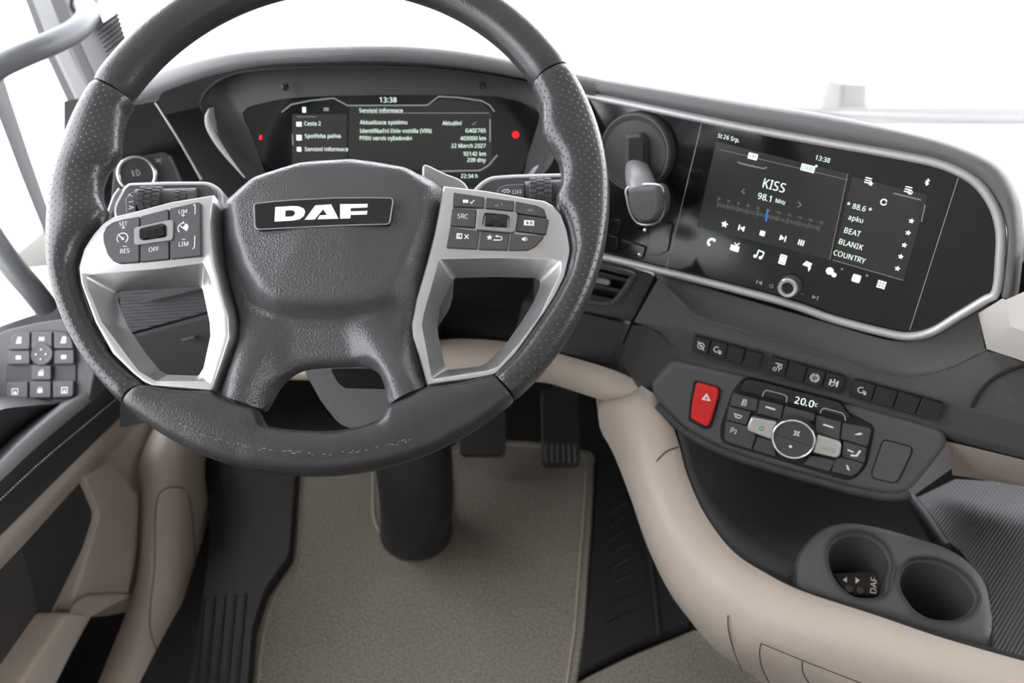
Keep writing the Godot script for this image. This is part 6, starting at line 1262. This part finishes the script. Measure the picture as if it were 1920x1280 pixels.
func build_pillar() -> void:
	var t := struct("trim_2", "windscreen pillar with dark inner trim and pale strips", "pillar")
	part("window_rubber", prism([Vector3(-1.4036, 1.4174, -2.2931), Vector3(-1.3877, 1.4174, -2.2931), Vector3(-0.7834, 0.8134, -1.4323), Vector3(-0.7279, 0.7487, -1.3447), Vector3(-0.5766, 0.6062, -1.1377), Vector3(-0.5891, 0.5996, -1.1336), Vector3(-0.7406, 0.7487, -1.3447), Vector3(-0.7956, 0.8134, -1.4323)], 0.04), M.rubber, t)
	part("pale_strip", prism([Vector3(-1.3798, 1.4153, -2.28), Vector3(-1.3424, 1.4153, -2.28), Vector3(-0.749, 0.8152, -1.4216), Vector3(-0.7008, 0.7487, -1.3447), Vector3(-0.5532, 0.6231, -1.1364), Vector3(-0.5718, 0.6099, -1.1282), Vector3(-0.7279, 0.7487, -1.3447), Vector3(-0.7776, 0.8152, -1.4216)], 0.04), M.pillar_grey, t)
	part("groove_strip", prism([Vector3(-1.3347, 1.4132, -2.2669), Vector3(-1.3065, 1.4132, -2.2669), Vector3(-0.7219, 0.8169, -1.4109), Vector3(-0.6736, 0.751, -1.3343), Vector3(-0.5362, 0.6397, -1.135), Vector3(-0.5485, 0.6267, -1.1269), Vector3(-0.6954, 0.751, -1.3343), Vector3(-0.7434, 0.8169, -1.4109)], 0.04), M.dash_dark, t)
	part("inner_trim", prism([Vector3(-1.2914, 1.409, -2.2407), Vector3(-1.2246, 1.409, -2.2407), Vector3(-0.6602, 0.8205, -1.3895), Vector3(-0.6284, 0.7837, -1.3311), Vector3(-0.4984, 0.6723, -1.1318), Vector3(-0.5271, 0.6466, -1.1158), Vector3(-0.6631, 0.7556, -1.3136), Vector3(-0.7109, 0.8205, -1.3895)], 0.05), M.rubber, t)
	var fr := struct("trim_3", "dark front frame of the side window", "window frame")
	part("frame_bar", prism([Vector3(-1.418, 1.3964, -2.1621), Vector3(-1.375, 1.3964, -2.1621), Vector3(-0.8294, 0.7774, -1.3626), Vector3(-0.7833, 0.6897, -1.2842), Vector3(-0.7383, 0.6119, -1.212), Vector3(-0.6902, 0.5298, -1.1371), Vector3(-0.7007, 0.5161, -1.1286), Vector3(-0.7547, 0.598, -1.2033), Vector3(-0.8033, 0.6721, -1.2732), Vector3(-0.8464, 0.7343, -1.3357)], 0.05), M.dash_dark, fr)
	var v := thing("pillar_vent", "grey ribbed demister grille on the windscreen pillar", "air vent")
	part("plate", prism([Vector3(-0.6225, 0.7889, -1.3049), Vector3(-0.5998, 0.8096, -1.3178), Vector3(-0.5821, 0.7808, -1.2881), Vector3(-0.5646, 0.7593, -1.2628), Vector3(-0.5942, 0.7323, -1.2459), Vector3(-0.6079, 0.7569, -1.2732)], 0.03), M.dash_dark, v)
	var a0: Array = [Vector3(-0.6271, 0.7938, -1.2962), Vector3(-0.5934, 0.8142, -1.3089)]
	var a1: Array = [Vector3(-0.5948, 0.7536, -1.2475), Vector3(-0.5695, 0.7738, -1.2601)]
	for i in 9:
		var w := i / 8.0
		part("rib", tube([a0[0].lerp(a1[0], w), a0[1].lerp(a1[1], w)], 0.0024, 6), M.dash_soft, v)
	var h := thing("grab_handle", "grey curved grab handle on the windscreen pillar", "grab handle")
	part("bar", tube(cr([Vector3(-0.6855, 0.819, -1.3886), Vector3(-0.6426, 0.8187, -1.3177), Vector3(-0.625, 0.8129, -1.2669), Vector3(-0.6215, 0.8068, -1.2159), Vector3(-0.6366, 0.7997, -1.1643), Vector3(-0.661, 0.7914, -1.1355), Vector3(-0.6883, 0.7793, -1.1162), Vector3(-0.7172, 0.752, -1.0873), Vector3(-0.7259, 0.7075, -1.0477), Vector3(-0.7175, 0.6602, -1.0182), Vector3(-0.6896, 0.613, -0.9886), Vector3(-0.6562, 0.5704, -0.962), Vector3(-0.6342, 0.5373, -0.9532), Vector3(-0.623, 0.5035, -0.9556)], 70), 0.0155, 20), M.handle_grey, h)
	part("foot", tube([Vector3(-0.7014, 0.8196, -1.4243), Vector3(-0.6648, 0.8187, -1.3531)], [0.028, 0.019], 20), M.dash_dark, h)

# ---------- steering wheel (its node's z is the steering axis, pointing at the driver)
func rim_radius(inner: Array, a: float) -> float:
	var best := PackedVector2Array()
	for q in inner:
		var t: float = fposmod(q.angle() - deg_to_rad(80), TAU)
		best.append(Vector2(t, q.length()))
	var x := fposmod(a - deg_to_rad(80), TAU)
	var lo := Vector2(-9, 0)
	var hi := Vector2(99, 0)
	for q in best:
		if q.x <= x and q.x > lo.x:
			lo = q
		if q.x >= x and q.x < hi.x:
			hi = q
	if lo.x < -1:
		return hi.y
	if hi.x > 50:
		return lo.y
	return lerpf(lo.y, hi.y, (x - lo.x) / maxf(hi.x - lo.x, 1e-6))

func rim_piece(a0: float, a1: float, inner: Array, n: int, b := 0.0168, full := 0.9) -> ArrayMesh:
	var rings := []
	var outer := 0.2226
	for i in n + 1:
		var t := float(i) / n
		var a := lerpf(a0, a1, t)
		var r_in := rim_radius(inner, a) if inner.size() else 0.1885
		var ends := minf(i, n - i)
		var k := 0.93 if ends == 0 else (0.985 if ends == 1 else 1.0)
		var ring := PackedVector3Array()
		var w := (outer - r_in) / 2
		for j in 36:
			var s := TAU * j / 36
			var cx := signf(cos(s)) * pow(absf(cos(s)), 0.9)
			var cy := signf(sin(s)) * pow(absf(sin(s)), 0.9 if cx > 0 else full)
			var wide := maxf(0.0, w - 0.019)
			# wide pieces stay as round as the rim outside and slope gently inwards
			var r := (outer + r_in) / 2 + cx * w * k
			var z := cy * b * k * (1.0 - 0.35 * clampf(wide / 0.02, 0, 1) * clampf(-cx, 0, 1))
			ring.append(Vector3(cos(a) * r, sin(a) * r, z))
		rings.append(ring)
	return loft(rings, true, true, true)

func spoke(outline, bevel, opening, c: Vector2) -> ArrayMesh:
	var n := 220
	var a := by_angle(outline, c, n)
	var b := by_angle(bevel, c, n)
	var o := by_angle(opening, c, n)
	for i in n:
		if b[i].distance_to(c) > a[i].distance_to(c) - 0.0015:
			b[i] = a[i] - (a[i] - c).normalized() * 0.0015
		if o[i].distance_to(c) > b[i].distance_to(c) - 0.001:
			o[i] = b[i] - (b[i] - c).normalized() * 0.001
	var a1 := inset(a, 0.0012)
	var mid := PackedVector2Array()
	for i in n:
		mid.append(b[i].lerp(o[i], 0.55))
	return loft([lift(a, -0.024), lift(a, 0.0028), lift(a1, 0.0042), lift(b, 0.0045), lift(inset(b, 0.0008), 0.0040), lift(mid, -0.0075), lift(o, -0.0185), lift(inset(o, -0.001), -0.024)], true, false, false, [2, 4, 6])

func button(w: Node3D, p, top: float, r := 0.0012) -> MeshInstance3D:
	return part("button", ext(inset(rnd(p, r, 3), 0.0002), 0.002, top, 0.0008), M.button, w)

func sign_on(b: Node3D, i: Ink, mat := "white_print") -> void:
	part("symbol", i.done(), M[mat], b)

func roller(w: Node3D, c: Vector2, length: float, turn: float) -> void:
	var rings := []
	var n := 28
	for x in [-0.5, -0.17, -0.165, 0.165, 0.17, 0.5]:
		var ring := PackedVector3Array()
		for j in n * 2:
			var a := TAU * j / (n * 2)
			var r := 0.0068 + (0.0006 if (j / 4) % 2 == (1 if absf(x) < 0.168 else 0) else 0.0)
			var q := Vector2(x * length, cos(a) * r).rotated(turn) + c
			ring.append(Vector3(q.x, q.y, 0.0035 + sin(a) * r))
		rings.append(ring)
	part("scroll_roller", loft(rings, true, true, true, [1, 2, 3, 4]), M.piano_black, w)

func build_wheel() -> void:
	var w := thing("steering_wheel", "black leather steering wheel with silver spokes and DAF badge on its hub", "steering wheel", Transform3D(Vector3(1, 0, 0.0095), Vector3(0.0068, 0.6982, -0.7159), Vector3(-0.0067, 0.7159, 0.6982), Vector3(-0.1453, 0.8036, -0.6154)))
	var seam: Array = [Vector2(0.1798, 0.107), Vector2(-0.1851, 0.0903), Vector2(-0.1347, -0.1625), Vector2(0.1415, -0.1573)]
	var a := []
	for q in seam:
		a.append(fposmod(q.angle() - deg_to_rad(10), TAU) + deg_to_rad(10))
	var g := 0.004
	var left_in := [Vector2(-0.1633, 0.085), Vector2(-0.1713, 0.0709), Vector2(-0.1727, 0.0527), Vector2(-0.1712, 0.0338), Vector2(-0.1751, 0.0268), Vector2(-0.1807, 0.0197), Vector2(-0.1832, 0.0082), Vector2(-0.1816, -0.0042), Vector2(-0.175, -0.016), Vector2(-0.1782, -0.0246), Vector2(-0.1853, -0.035), Vector2(-0.1909, -0.047), Vector2(-0.1931, -0.062), Vector2(-0.1897, -0.0755), Vector2(-0.1744, -0.1067), Vector2(-0.1578, -0.1314), Vector2(-0.1406, -0.1466), Vector2(-0.1301, -0.1539)]
	var right_in := [Vector2(0.1547, 0.105), Vector2(0.1639, 0.0879), Vector2(0.1687, 0.0749), Vector2(0.1691, 0.06), Vector2(0.17, 0.051), Vector2(0.1742, 0.042), Vector2(0.1819, 0.0294), Vector2(0.1844, 0.0178), Vector2(0.1839, 0.0068), Vector2(0.1804, -0.0028), Vector2(0.1808, -0.011), Vector2(0.185, -0.0164), Vector2(0.1895, -0.0298), Vector2(0.1918, -0.0467), Vector2(0.1875, -0.0672), Vector2(0.1804, -0.0824), Vector2(0.1725, -0.0956), Vector2(0.1607, -0.1134), Vector2(0.149, -0.1302), Vector2(0.1342, -0.1451)]
	var low_in := [Vector2(-0.1299, -0.1551), Vector2(-0.1245, -0.1567), Vector2(-0.0787, -0.1601), Vector2(-0.0653, -0.1665), Vector2(-0.0431, -0.1732), Vector2(-0.0402, -0.18), Vector2(-0.0358, -0.1856), Vector2(-0.0197, -0.1883), Vector2(-0.0038, -0.1894), Vector2(0.016, -0.1893), Vector2(0.0357, -0.186), Vector2(0.0493, -0.1807), Vector2(0.0539, -0.1755), Vector2(0.0552, -0.1703), Vector2(0.0831, -0.156), Vector2(0.123, -0.1492), Vector2(0.1334, -0.1463)]
	part("rim_top", rim_piece(a[0] + g, a[1] - g, [], 90), M.leather, w, "smooth black leather upper rim")
	part("rim_grip", rim_piece(a[1] + g, a[2] - g, left_in, 90), M.perforated_leather, w, "perforated black leather grip beside the cruise buttons")
	part("rim_grip", rim_piece(a[3] - TAU + g, a[0] - g, right_in, 90), M.perforated_leather, w, "perforated black leather grip beside the media buttons")
	part("rim_lower", rim_piece(a[2] + g, a[3] - g, low_in, 110, 0.0172, 0.5), M.leather, w, "worn black leather lower rim")
	var core := PackedVector3Array()
	for i in 96:
		core.append(Vector3(cos(TAU * i / 96), sin(TAU * i / 96), 0) * 0.2125)
	part("rim_core", tube(core, 0.0075, 10, false, true), M.groove, w)
	# pale wear marks along the fold of the lower rim
	var rng := RandomNumberGenerator.new()
	rng.seed = 4
	var marks := []
	var fold := rs(lift(cr2([Vector2(-0.0965, -0.1856), Vector2(-0.0763, -0.194), Vector2(-0.0565, -0.1996), Vector2(-0.0331, -0.2044), Vector2(-0.0061, -0.2069), Vector2(0.0246, -0.2067), Vector2(0.055, -0.2024), Vector2(0.0777, -0.1953)], 60), 0.0171), 150)
	for i in range(0, 148, 2):
		if rng.randf() < 0.62:
			var off := Vector3(0, rng.randf_range(-0.0012, 0.0012), rng.randf_range(-0.0002, 0.0001))
			marks.append(tube([fold[i] + off, fold[i + 1 + rng.randi_range(0, 1)] + off], rng.randf_range(0.00025, 0.0006), 5))
	var wear := part("wear_marks", joined(marks), M.scuff, w, "pale scuffed line on the lower rim")
	wear.set_meta("kind", "stuff")
	# spokes
	var lo := [Vector2(-0.0904, -0.0024), Vector2(-0.1241, -0.0085), Vector2(-0.149, -0.0158), Vector2(-0.1678, -0.0208), Vector2(-0.176, -0.0262), Vector2(-0.1831, -0.0365), Vector2(-0.1887, -0.0485), Vector2(-0.1908, -0.0634), Vector2(-0.1874, -0.0768), Vector2(-0.1723, -0.1078), Vector2(-0.1558, -0.1323), Vector2(-0.1387, -0.1474), Vector2(-0.1295, -0.1542), Vector2(-0.1227, -0.157), Vector2(-0.0772, -0.1604), Vector2(-0.0678, -0.1185), Vector2(-0.0692, -0.1073), Vector2(-0.0702, -0.1001), Vector2(-0.0757, -0.0852), Vector2(-0.0843, -0.059), Vector2(-0.0885, -0.0401), Vector2(-0.0911, -0.0214)]
	var lb := [Vector2(-0.1843, -0.069), Vector2(-0.172, -0.068), Vector2(-0.1269, -0.0635), Vector2(-0.093, -0.0586), Vector2(-0.0864, -0.0711), Vector2(-0.0772, -0.1001), Vector2(-0.0752, -0.1169), Vector2(-0.0803, -0.1532), Vector2(-0.1211, -0.1534), Vector2(-0.1348, -0.1457), Vector2(-0.1669, -0.1082), Vector2(-0.182, -0.0802)]
	var lh := [Vector2(-0.172, -0.0768), Vector2(-0.1684, -0.0745), Vector2(-0.1523, -0.0736), Vector2(-0.1226, -0.0717), Vector2(-0.1039, -0.0711), Vector2(-0.101, -0.0742), Vector2(-0.0929, -0.1015), Vector2(-0.0914, -0.1123), Vector2(-0.0944, -0.138), Vector2(-0.0976, -0.144), Vector2(-0.1218, -0.1433), Vector2(-0.1279, -0.1403), Vector2(-0.1427, -0.1242), Vector2(-0.1565, -0.1066), Vector2(-0.1662, -0.0891)]
	part("spoke", spoke(lo, lb, lh, Vector2(-0.1242, -0.1043)), M.satin_silver, w, "silver spoke with cruise control buttons")
	var ro := [Vector2(0.0907, 0.006), Vector2(0.1246, 0.002), Vector2(0.1525, -0.0033), Vector2(0.1714, -0.0064), Vector2(0.1785, -0.0109), Vector2(0.1848, -0.018), Vector2(0.1892, -0.0314), Vector2(0.1916, -0.0481), Vector2(0.1872, -0.0686), Vector2(0.1802, -0.0836), Vector2(0.1724, -0.0968), Vector2(0.1606, -0.1145), Vector2(0.149, -0.1311), Vector2(0.1355, -0.1455), Vector2(0.1323, -0.1471), Vector2(0.1232, -0.1492), Vector2(0.0831, -0.1551), Vector2(0.0772, -0.1347), Vector2(0.071, -0.1178), Vector2(0.0698, -0.1078), Vector2(0.0728, -0.0875), Vector2(0.08, -0.0578), Vector2(0.0847, -0.0354), Vector2(0.0879, -0.0153), Vector2(0.09, 0.0005)]
	var rb := [Vector2(0.0886, -0.0547), Vector2(0.1333, -0.0536), Vector2(0.1766, -0.0543), Vector2(0.1845, -0.0564), Vector2(0.1836, -0.0664), Vector2(0.1683, -0.1002), Vector2(0.1522, -0.1228), Vector2(0.1367, -0.1406), Vector2(0.1283, -0.1439), Vector2(0.0858, -0.151), Vector2(0.0768, -0.109), Vector2(0.0777, -0.1002)]
	var rh := [Vector2(0.1004, -0.0626), Vector2(0.0979, -0.0662), Vector2(0.0887, -0.0866), Vector2(0.0871, -0.104), Vector2(0.0882, -0.1114), Vector2(0.0938, -0.1345), Vector2(0.0968, -0.1383), Vector2(0.1212, -0.1352), Vector2(0.127, -0.1322), Vector2(0.1418, -0.1163), Vector2(0.153, -0.0998), Vector2(0.1626, -0.0836), Vector2(0.1677, -0.0707), Vector2(0.1681, -0.0654), Vector2(0.1643, -0.0623), Vector2(0.1328, -0.0615)]
	part("spoke", spoke(ro, rb, rh, Vector2(0.1264, -0.1031)), M.satin_silver, w, "silver spoke with media buttons")
	# hub cover
	var hub := [Vector2(-0.0919, -0.0016), Vector2(-0.0861, 0.0053), Vector2(-0.0763, 0.0155), Vector2(-0.0608, 0.0248), Vector2(-0.0348, 0.0343), Vector2(-0.0135, 0.0386), Vector2(0.0136, 0.0401), Vector2(0.0353, 0.0373), Vector2(0.0622, 0.0299), Vector2(0.084, 0.0198), Vector2(0.0885, 0.0138), Vector2(0.0896, 0.0023), Vector2(0.0875, -0.0136), Vector2(0.0839, -0.0338), Vector2(0.0791, -0.0564), Vector2(0.0719, -0.0863), Vector2(0.0689, -0.1068), Vector2(0.0701, -0.1168), Vector2(0.0763, -0.1339), Vector2(0.0822, -0.1543), Vector2(0.0689, -0.1621), Vector2(0.0548, -0.1695), Vector2(0.0527, -0.1663), Vector2(0.0489, -0.1541), Vector2(0.0458, -0.146), Vector2(0.0402, -0.1398), Vector2(0.0312, -0.1366), Vector2(0.013, -0.1367), Vector2(-0.0071, -0.138), Vector2(-0.0171, -0.1397), Vector2(-0.0249, -0.1443), Vector2(-0.0316, -0.1517), Vector2(-0.0358, -0.1599), Vector2(-0.0384, -0.1668), Vector2(-0.0415, -0.1732), Vector2(-0.0654, -0.1657), Vector2(-0.078, -0.1593), Vector2(-0.0688, -0.1176), Vector2(-0.0702, -0.1062), Vector2(-0.0713, -0.099), Vector2(-0.0768, -0.084), Vector2(-0.0854, -0.0576), Vector2(-0.0897, -0.0386), Vector2(-0.0923, -0.0198)]
	hub = inset(rnd(hub, 0.006, 4), 0.0006)
	var pad := ccw([Vector2(-0.0839, -0.0052), Vector2(-0.0644, 0.0165), Vector2(-0.0269, 0.0315), Vector2(0.0138, 0.0354), Vector2(0.0593, 0.0271), Vector2(0.0835, 0.0092), Vector2(0.0807, -0.0249), Vector2(0.0693, -0.0604), Vector2(0.0561, -0.083), Vector2(0.0392, -0.0925), Vector2(0.0147, -0.0951), Vector2(-0.0182, -0.0953), Vector2(-0.0381, -0.0928), Vector2(-0.0528, -0.0835), Vector2(-0.0672, -0.061), Vector2(-0.0779, -0.0345)])
	var leg_l := [Vector2(-0.0537, -0.1124), Vector2(-0.057, -0.1457), Vector2(-0.059, -0.1701)]
	var leg_r := [Vector2(0.0399, -0.1077), Vector2(0.0556, -0.141), Vector2(0.0687, -0.1674)]
	var seams := [[Vector2(-0.0797, -0.1585), Vector2(-0.0407, -0.1736)], [Vector2(0.0838, -0.1539), Vector2(0.0532, -0.1703)]]
	var shape := func(q: Vector2, d: float) -> float:
		var inside := Geometry2D.is_point_in_polygon(q, pad)
		var s := edge_distance(q, pad) * (1.0 if inside else -1.0)
		var h := -0.0125 + 0.017 * smoothstep(-0.010, 0.010, s)
		h += 0.006 * smoothstep(0.0, 0.07, s)
		if not inside and q.y < -0.02:
			for leg in [leg_l, leg_r]:
				for k in 2:
					var m := q.distance_to(Geometry2D.get_closest_point_to_segment(q, leg[k], leg[k + 1]))
					h = maxf(h, -0.0125 + 0.0205 * (1.0 - smoothstep(0.002, 0.028, m)) * smoothstep(0.075, 0.165, -q.y))
		h -= 9.0 * pow(maxf(0.0, q.y - 0.014), 2)
		var e := 9.0
		for sm in seams:
			e = minf(e, q.distance_to(Geometry2D.get_closest_point_to_segment(q, sm[0], sm[1])))
		var k := clampf(d / 0.008, 0.0, 1.0)
		return h - 0.009 * smoothstep(0.0, 0.014, e) * (1.0 - sqrt(1.0 - (1.0 - k) * (1.0 - k)))
	part("hub_cover", relief(hub, 0.0042, shape, -0.02), M.hub_cover, w)
	# badge
	var bz := 0.0112
	var badge := [Vector2(-0.0559, -0.0131), Vector2(-0.0398, -0.011), Vector2(-0.0232, -0.0096), Vector2(0.008, -0.0079), Vector2(0.033, -0.0076), Vector2(0.0517, -0.0078), Vector2(0.0527, -0.0104), Vector2(0.0506, -0.0295), Vector2(0.0299, -0.03), Vector2(0.0093, -0.0308), Vector2(-0.0216, -0.0325), Vector2(-0.0517, -0.0343), Vector2(-0.0536, -0.0317)]
	var bd := part("badge", ext(rnd(badge, 0.002, 3), -0.002, bz, 0.0008), M.badge_black, w, "black badge plate reading DAF")
	part("badge_rim", tube(lift(rs2(rnd(badge, 0.002, 3), 120, true), bz - 0.0004), 0.0006, 6, false, true), M.matt_silver, bd, "thin bright rim of the badge")
	var k1 := ink(bz + 0.0003)
	k1.poly([Vector2(-0.0386, -0.028), Vector2(-0.0389, -0.0158), Vector2(-0.0306, -0.0153), Vector2(-0.0306, -0.0188), Vector2(-0.0304, -0.0239), Vector2(-0.0251, -0.0236), Vector2(-0.0248, -0.0272)])
	k1.poly([Vector2(-0.0306, -0.0153), Vector2(-0.0257, -0.0149), Vector2(-0.0207, -0.0151), Vector2(-0.0164, -0.0171), Vector2(-0.0152, -0.0197), Vector2(-0.016, -0.0233), Vector2(-0.0191, -0.026), Vector2(-0.0248, -0.0272), Vector2(-0.0251, -0.0236), Vector2(-0.0235, -0.0223), Vector2(-0.0232, -0.0202), Vector2(-0.0244, -0.0189), Vector2(-0.0267, -0.0185), Vector2(-0.0306, -0.0188)])
	k1.poly([Vector2(-0.0153, -0.0264), Vector2(-0.0078, -0.0144), Vector2(0.0046, -0.0134), Vector2(0.0111, -0.0254), Vector2(-0.0054, -0.026), Vector2(-0.0036, -0.0226), Vector2(0.0018, -0.0222), Vector2(-0.0014, -0.0178), Vector2(-0.0075, -0.0262)])
	k1.poly([Vector2(0.0115, -0.0132), Vector2(0.0331, -0.0129), Vector2(0.033, -0.016), Vector2(0.02, -0.0167), Vector2(0.0201, -0.0192), Vector2(0.0332, -0.0187), Vector2(0.0329, -0.0218), Vector2(0.0203, -0.0223), Vector2(0.0202, -0.0251), Vector2(0.0122, -0.0254)])
	part("lettering", k1.done(), M.white_print, bd, "silver white letters DAF")
	# left pad of buttons
	var t := 0.0075
	var z := t + 0.0002
	var b1 := button(w, [Vector2(-0.1459, -0.022), Vector2(-0.1592, -0.0247), Vector2(-0.1665, -0.027), Vector2(-0.1714, -0.031), Vector2(-0.1731, -0.0376), Vector2(-0.1718, -0.0442), Vector2(-0.1677, -0.0538), Vector2(-0.1629, -0.0591), Vector2(-0.1573, -0.0612), Vector2(-0.1419, -0.06)], t)
	sign_on(b1, ink(z).text("SET", Vector2(-0.1579, -0.0287), 0.0030, 0, 0.1).rect(Vector2(-0.1575, -0.0318), 0.003, 0.0005).rect(Vector2(-0.1575, -0.0318), 0.0005, 0.003)
		.arc(Vector2(-0.1571, -0.0406), 0.0042, -50, 130, 0.0008).arc(Vector2(-0.1571, -0.0406), 0.0042, 160, 230, 0.0008).line([Vector2(-0.161, -0.0376), Vector2(-0.1568, -0.0411)], 0.0008).dot(Vector2(-0.1568, -0.0411), 0.0011)
		.rect(Vector2(-0.1544, -0.0474), 0.003, 0.0005).text("RES", Vector2(-0.154, -0.0512), 0.0034, 0, 0.1))
	var b2 := button(w, [Vector2(-0.1455, -0.022), Vector2(-0.124, -0.0156), Vector2(-0.1191, -0.0575), Vector2(-0.1415, -0.06)], t)
	sign_on(b2, ink(z).text("OFF", Vector2(-0.1317, -0.0498), 0.0034, 0, 0.1))
	var b3 := button(w, [Vector2(-0.1233, -0.0154), Vector2(-0.1012, -0.0097), Vector2(-0.0997, -0.0106), Vector2(-0.0945, -0.0548), Vector2(-0.1185, -0.0575)], t)
	sign_on(b3, ink(z).text("LIM", Vector2(-0.1123, -0.0183), 0.0030, 0, 0.1).rect(Vector2(-0.1118, -0.0214), 0.003, 0.0005).rect(Vector2(-0.1118, -0.0214), 0.0005, 0.003)
		.arc(Vector2(-0.1105, -0.0321), 0.0042, 90, 230, 0.0008).poly([Vector2(-0.1111, -0.0321), Vector2(-0.1079, -0.0347), Vector2(-0.1065, -0.032), Vector2(-0.1072, -0.0294), Vector2(-0.109, -0.0281)]).line([Vector2(-0.113, -0.0303), Vector2(-0.1103, -0.0325)], 0.0008).poly([Vector2(-0.112, -0.0281), Vector2(-0.1099, -0.0281), Vector2(-0.1111, -0.0263)])
		.rect(Vector2(-0.1093, -0.0415), 0.003, 0.0005).text("LIM", Vector2(-0.109, -0.0453), 0.0034, 0, 0.06)
		.line([Vector2(-0.1047, -0.0128), Vector2(-0.1033, -0.0124), Vector2(-0.1025, -0.0204)], 0.0006).line([Vector2(-0.1009, -0.0386), Vector2(-0.1002, -0.0474), Vector2(-0.1015, -0.0492)], 0.0006))
	var fo := rs2(rnd([Vector2(-0.1487, -0.0322), Vector2(-0.1206, -0.0254), Vector2(-0.1184, -0.0267), Vector2(-0.1175, -0.0411), Vector2(-0.1192, -0.0426), Vector2(-0.1453, -0.0467), Vector2(-0.1471, -0.0454)], 0.0015, 3), 80, true)
	var fi := rs2(rnd([Vector2(-0.144, -0.0331), Vector2(-0.1265, -0.0286), Vector2(-0.1234, -0.0304), Vector2(-0.1224, -0.0397), Vector2(-0.1404, -0.0428), Vector2(-0.1431, -0.0411)], 0.0015, 3), 80, true)
	part("roller_frame", band(fo, fi, 0.004, 0.0088, 0.0004), M.matt_silver, w, "small silver frame round the left roller")
	roller(w, Vector2(-0.1328, -0.0364), 0.0165, 0.17)
	# right pad of buttons
	var r1 := button(w, [Vector2(0.0991, -0.0008), Vector2(0.124, -0.0047), Vector2(0.1235, -0.0139), Vector2(0.0986, -0.0132)], t)
	sign_on(r1, ink(z).rect(Vector2(0.109, -0.0088), 0.0042, 0.0026).line([Vector2(0.1127, -0.0093), Vector2(0.1136, -0.0106), Vector2(0.1157, -0.0079)], 0.0007))
	var r2 := button(w, [Vector2(0.1248, -0.0049), Vector2(0.1475, -0.0079), Vector2(0.1467, -0.017), Vector2(0.1243, -0.0142)], t)
	sign_on(r2, ink(z).text("ml", Vector2(0.1333, -0.0123), 0.0016).text("+", Vector2(0.1374, -0.011), 0.0022), "grey_print")
	var r3 := button(w, [Vector2(0.1481, -0.0082), Vector2(0.165, -0.0118), Vector2(0.1709, -0.0149), Vector2(0.1729, -0.022), Vector2(0.1475, -0.0185)], t)
	sign_on(r3, ink(z).text("a(())", Vector2(0.1596, -0.0163), 0.0018), "grey_print")
	var r4 := button(w, [Vector2(0.0982, -0.0143), Vector2(0.1179, -0.0155), Vector2(0.1169, -0.0307), Vector2(0.0969, -0.0292)], t)
	sign_on(r4, ink(z).text("SRC", Vector2(0.1071, -0.0214), 0.0036, 0, -0.05))
	var r5 := button(w, [Vector2(0.15, -0.0192), Vector2(0.1725, -0.0224), Vector2(0.1746, -0.0238), Vector2(0.172, -0.0362), Vector2(0.1484, -0.0332)], t)
	sign_on(r5, ink(z).rect(Vector2(0.1588, -0.0267), 0.0080, 0.0044, -0.05))
	part("symbol", ink(z + 0.0002).poly([Vector2(0.1567, -0.0254), Vector2(0.1567, -0.0281), Vector2(0.1588, -0.0268)]).rect(Vector2(0.16, -0.0268), 0.0006, 0.0024).rect(Vector2(0.1611, -0.0269), 0.0006, 0.0024).done(), M.button, r5)
	var r6 := button(w, [Vector2(0.0969, -0.0299), Vector2(0.1202, -0.0331), Vector2(0.1188, -0.0482), Vector2(0.0945, -0.047)], t)
	sign_on(r6, ink(z).rect(Vector2(0.1048, -0.0378), 0.0046, 0.0046, -0.04).line([Vector2(0.1089, -0.0366), Vector2(0.1119, -0.0399)], 0.0008).line([Vector2(0.1118, -0.0366), Vector2(0.109, -0.0399)], 0.0008))
	part("symbol", ink(z + 0.0002).poly([Vector2(0.1062, -0.0362), Vector2(0.1063, -0.0393), Vector2(0.1044, -0.0378)]).rect(Vector2(0.1038, -0.0378), 0.0005, 0.0028).done(), M.button, r6)
	var r7 := button(w, [Vector2(0.1208, -0.0333), Vector2(0.1439, -0.0355), Vector2(0.1424, -0.049), Vector2(0.1194, -0.0484)], t)
	sign_on(r7, ink(z).star(Vector2(0.1282, -0.0388), 0.0026).line([Vector2(0.1315, -0.0409), Vector2(0.1365, -0.041)], 0.0009).arc(Vector2(0.1365, -0.0395), 0.0014, -90, 90, 0.0009).line([Vector2(0.1365, -0.038), Vector2(0.1336, -0.0378)], 0.0009).poly([Vector2(0.1344, -0.0366), Vector2(0.1344, -0.039), Vector2(0.1323, -0.0378)]))
	var r8 := button(w, [Vector2(0.1445, -0.0356), Vector2(0.1708, -0.0368), Vector2(0.1696, -0.0392), Vector2(0.1642, -0.0454), Vector2(0.158, -0.0489), Vector2(0.1428, -0.0492)], t)
	sign_on(r8, ink(z).poly([Vector2(0.1532, -0.0391), Vector2(0.1532, -0.0409), Vector2(0.1545, -0.0408), Vector2(0.1561, -0.0419), Vector2(0.1561, -0.0379), Vector2(0.1545, -0.0391)]).line([Vector2(0.1572, -0.0391), Vector2(0.1572, -0.0411)], 0.0006))
	var go := rs2(rnd([Vector2(0.1192, -0.0151), Vector2(0.1486, -0.0181), Vector2(0.1498, -0.0198), Vector2(0.148, -0.0333), Vector2(0.146, -0.0349), Vector2(0.1178, -0.0324), Vector2(0.1173, -0.0302)], 0.0015, 3), 80, true)
	var gi := rs2(rnd([Vector2(0.1241, -0.0187), Vector2(0.1417, -0.0202), Vector2(0.1434, -0.0217), Vector2(0.1426, -0.031), Vector2(0.1251, -0.0302), Vector2(0.1226, -0.0289)], 0.0015, 3), 80, true)
	part("roller_frame", band(go, gi, 0.004, 0.0088, 0.0004), M.matt_silver, w, "small silver frame round the right roller")
	roller(w, Vector2(0.1334, -0.0255), 0.0170, -0.08)
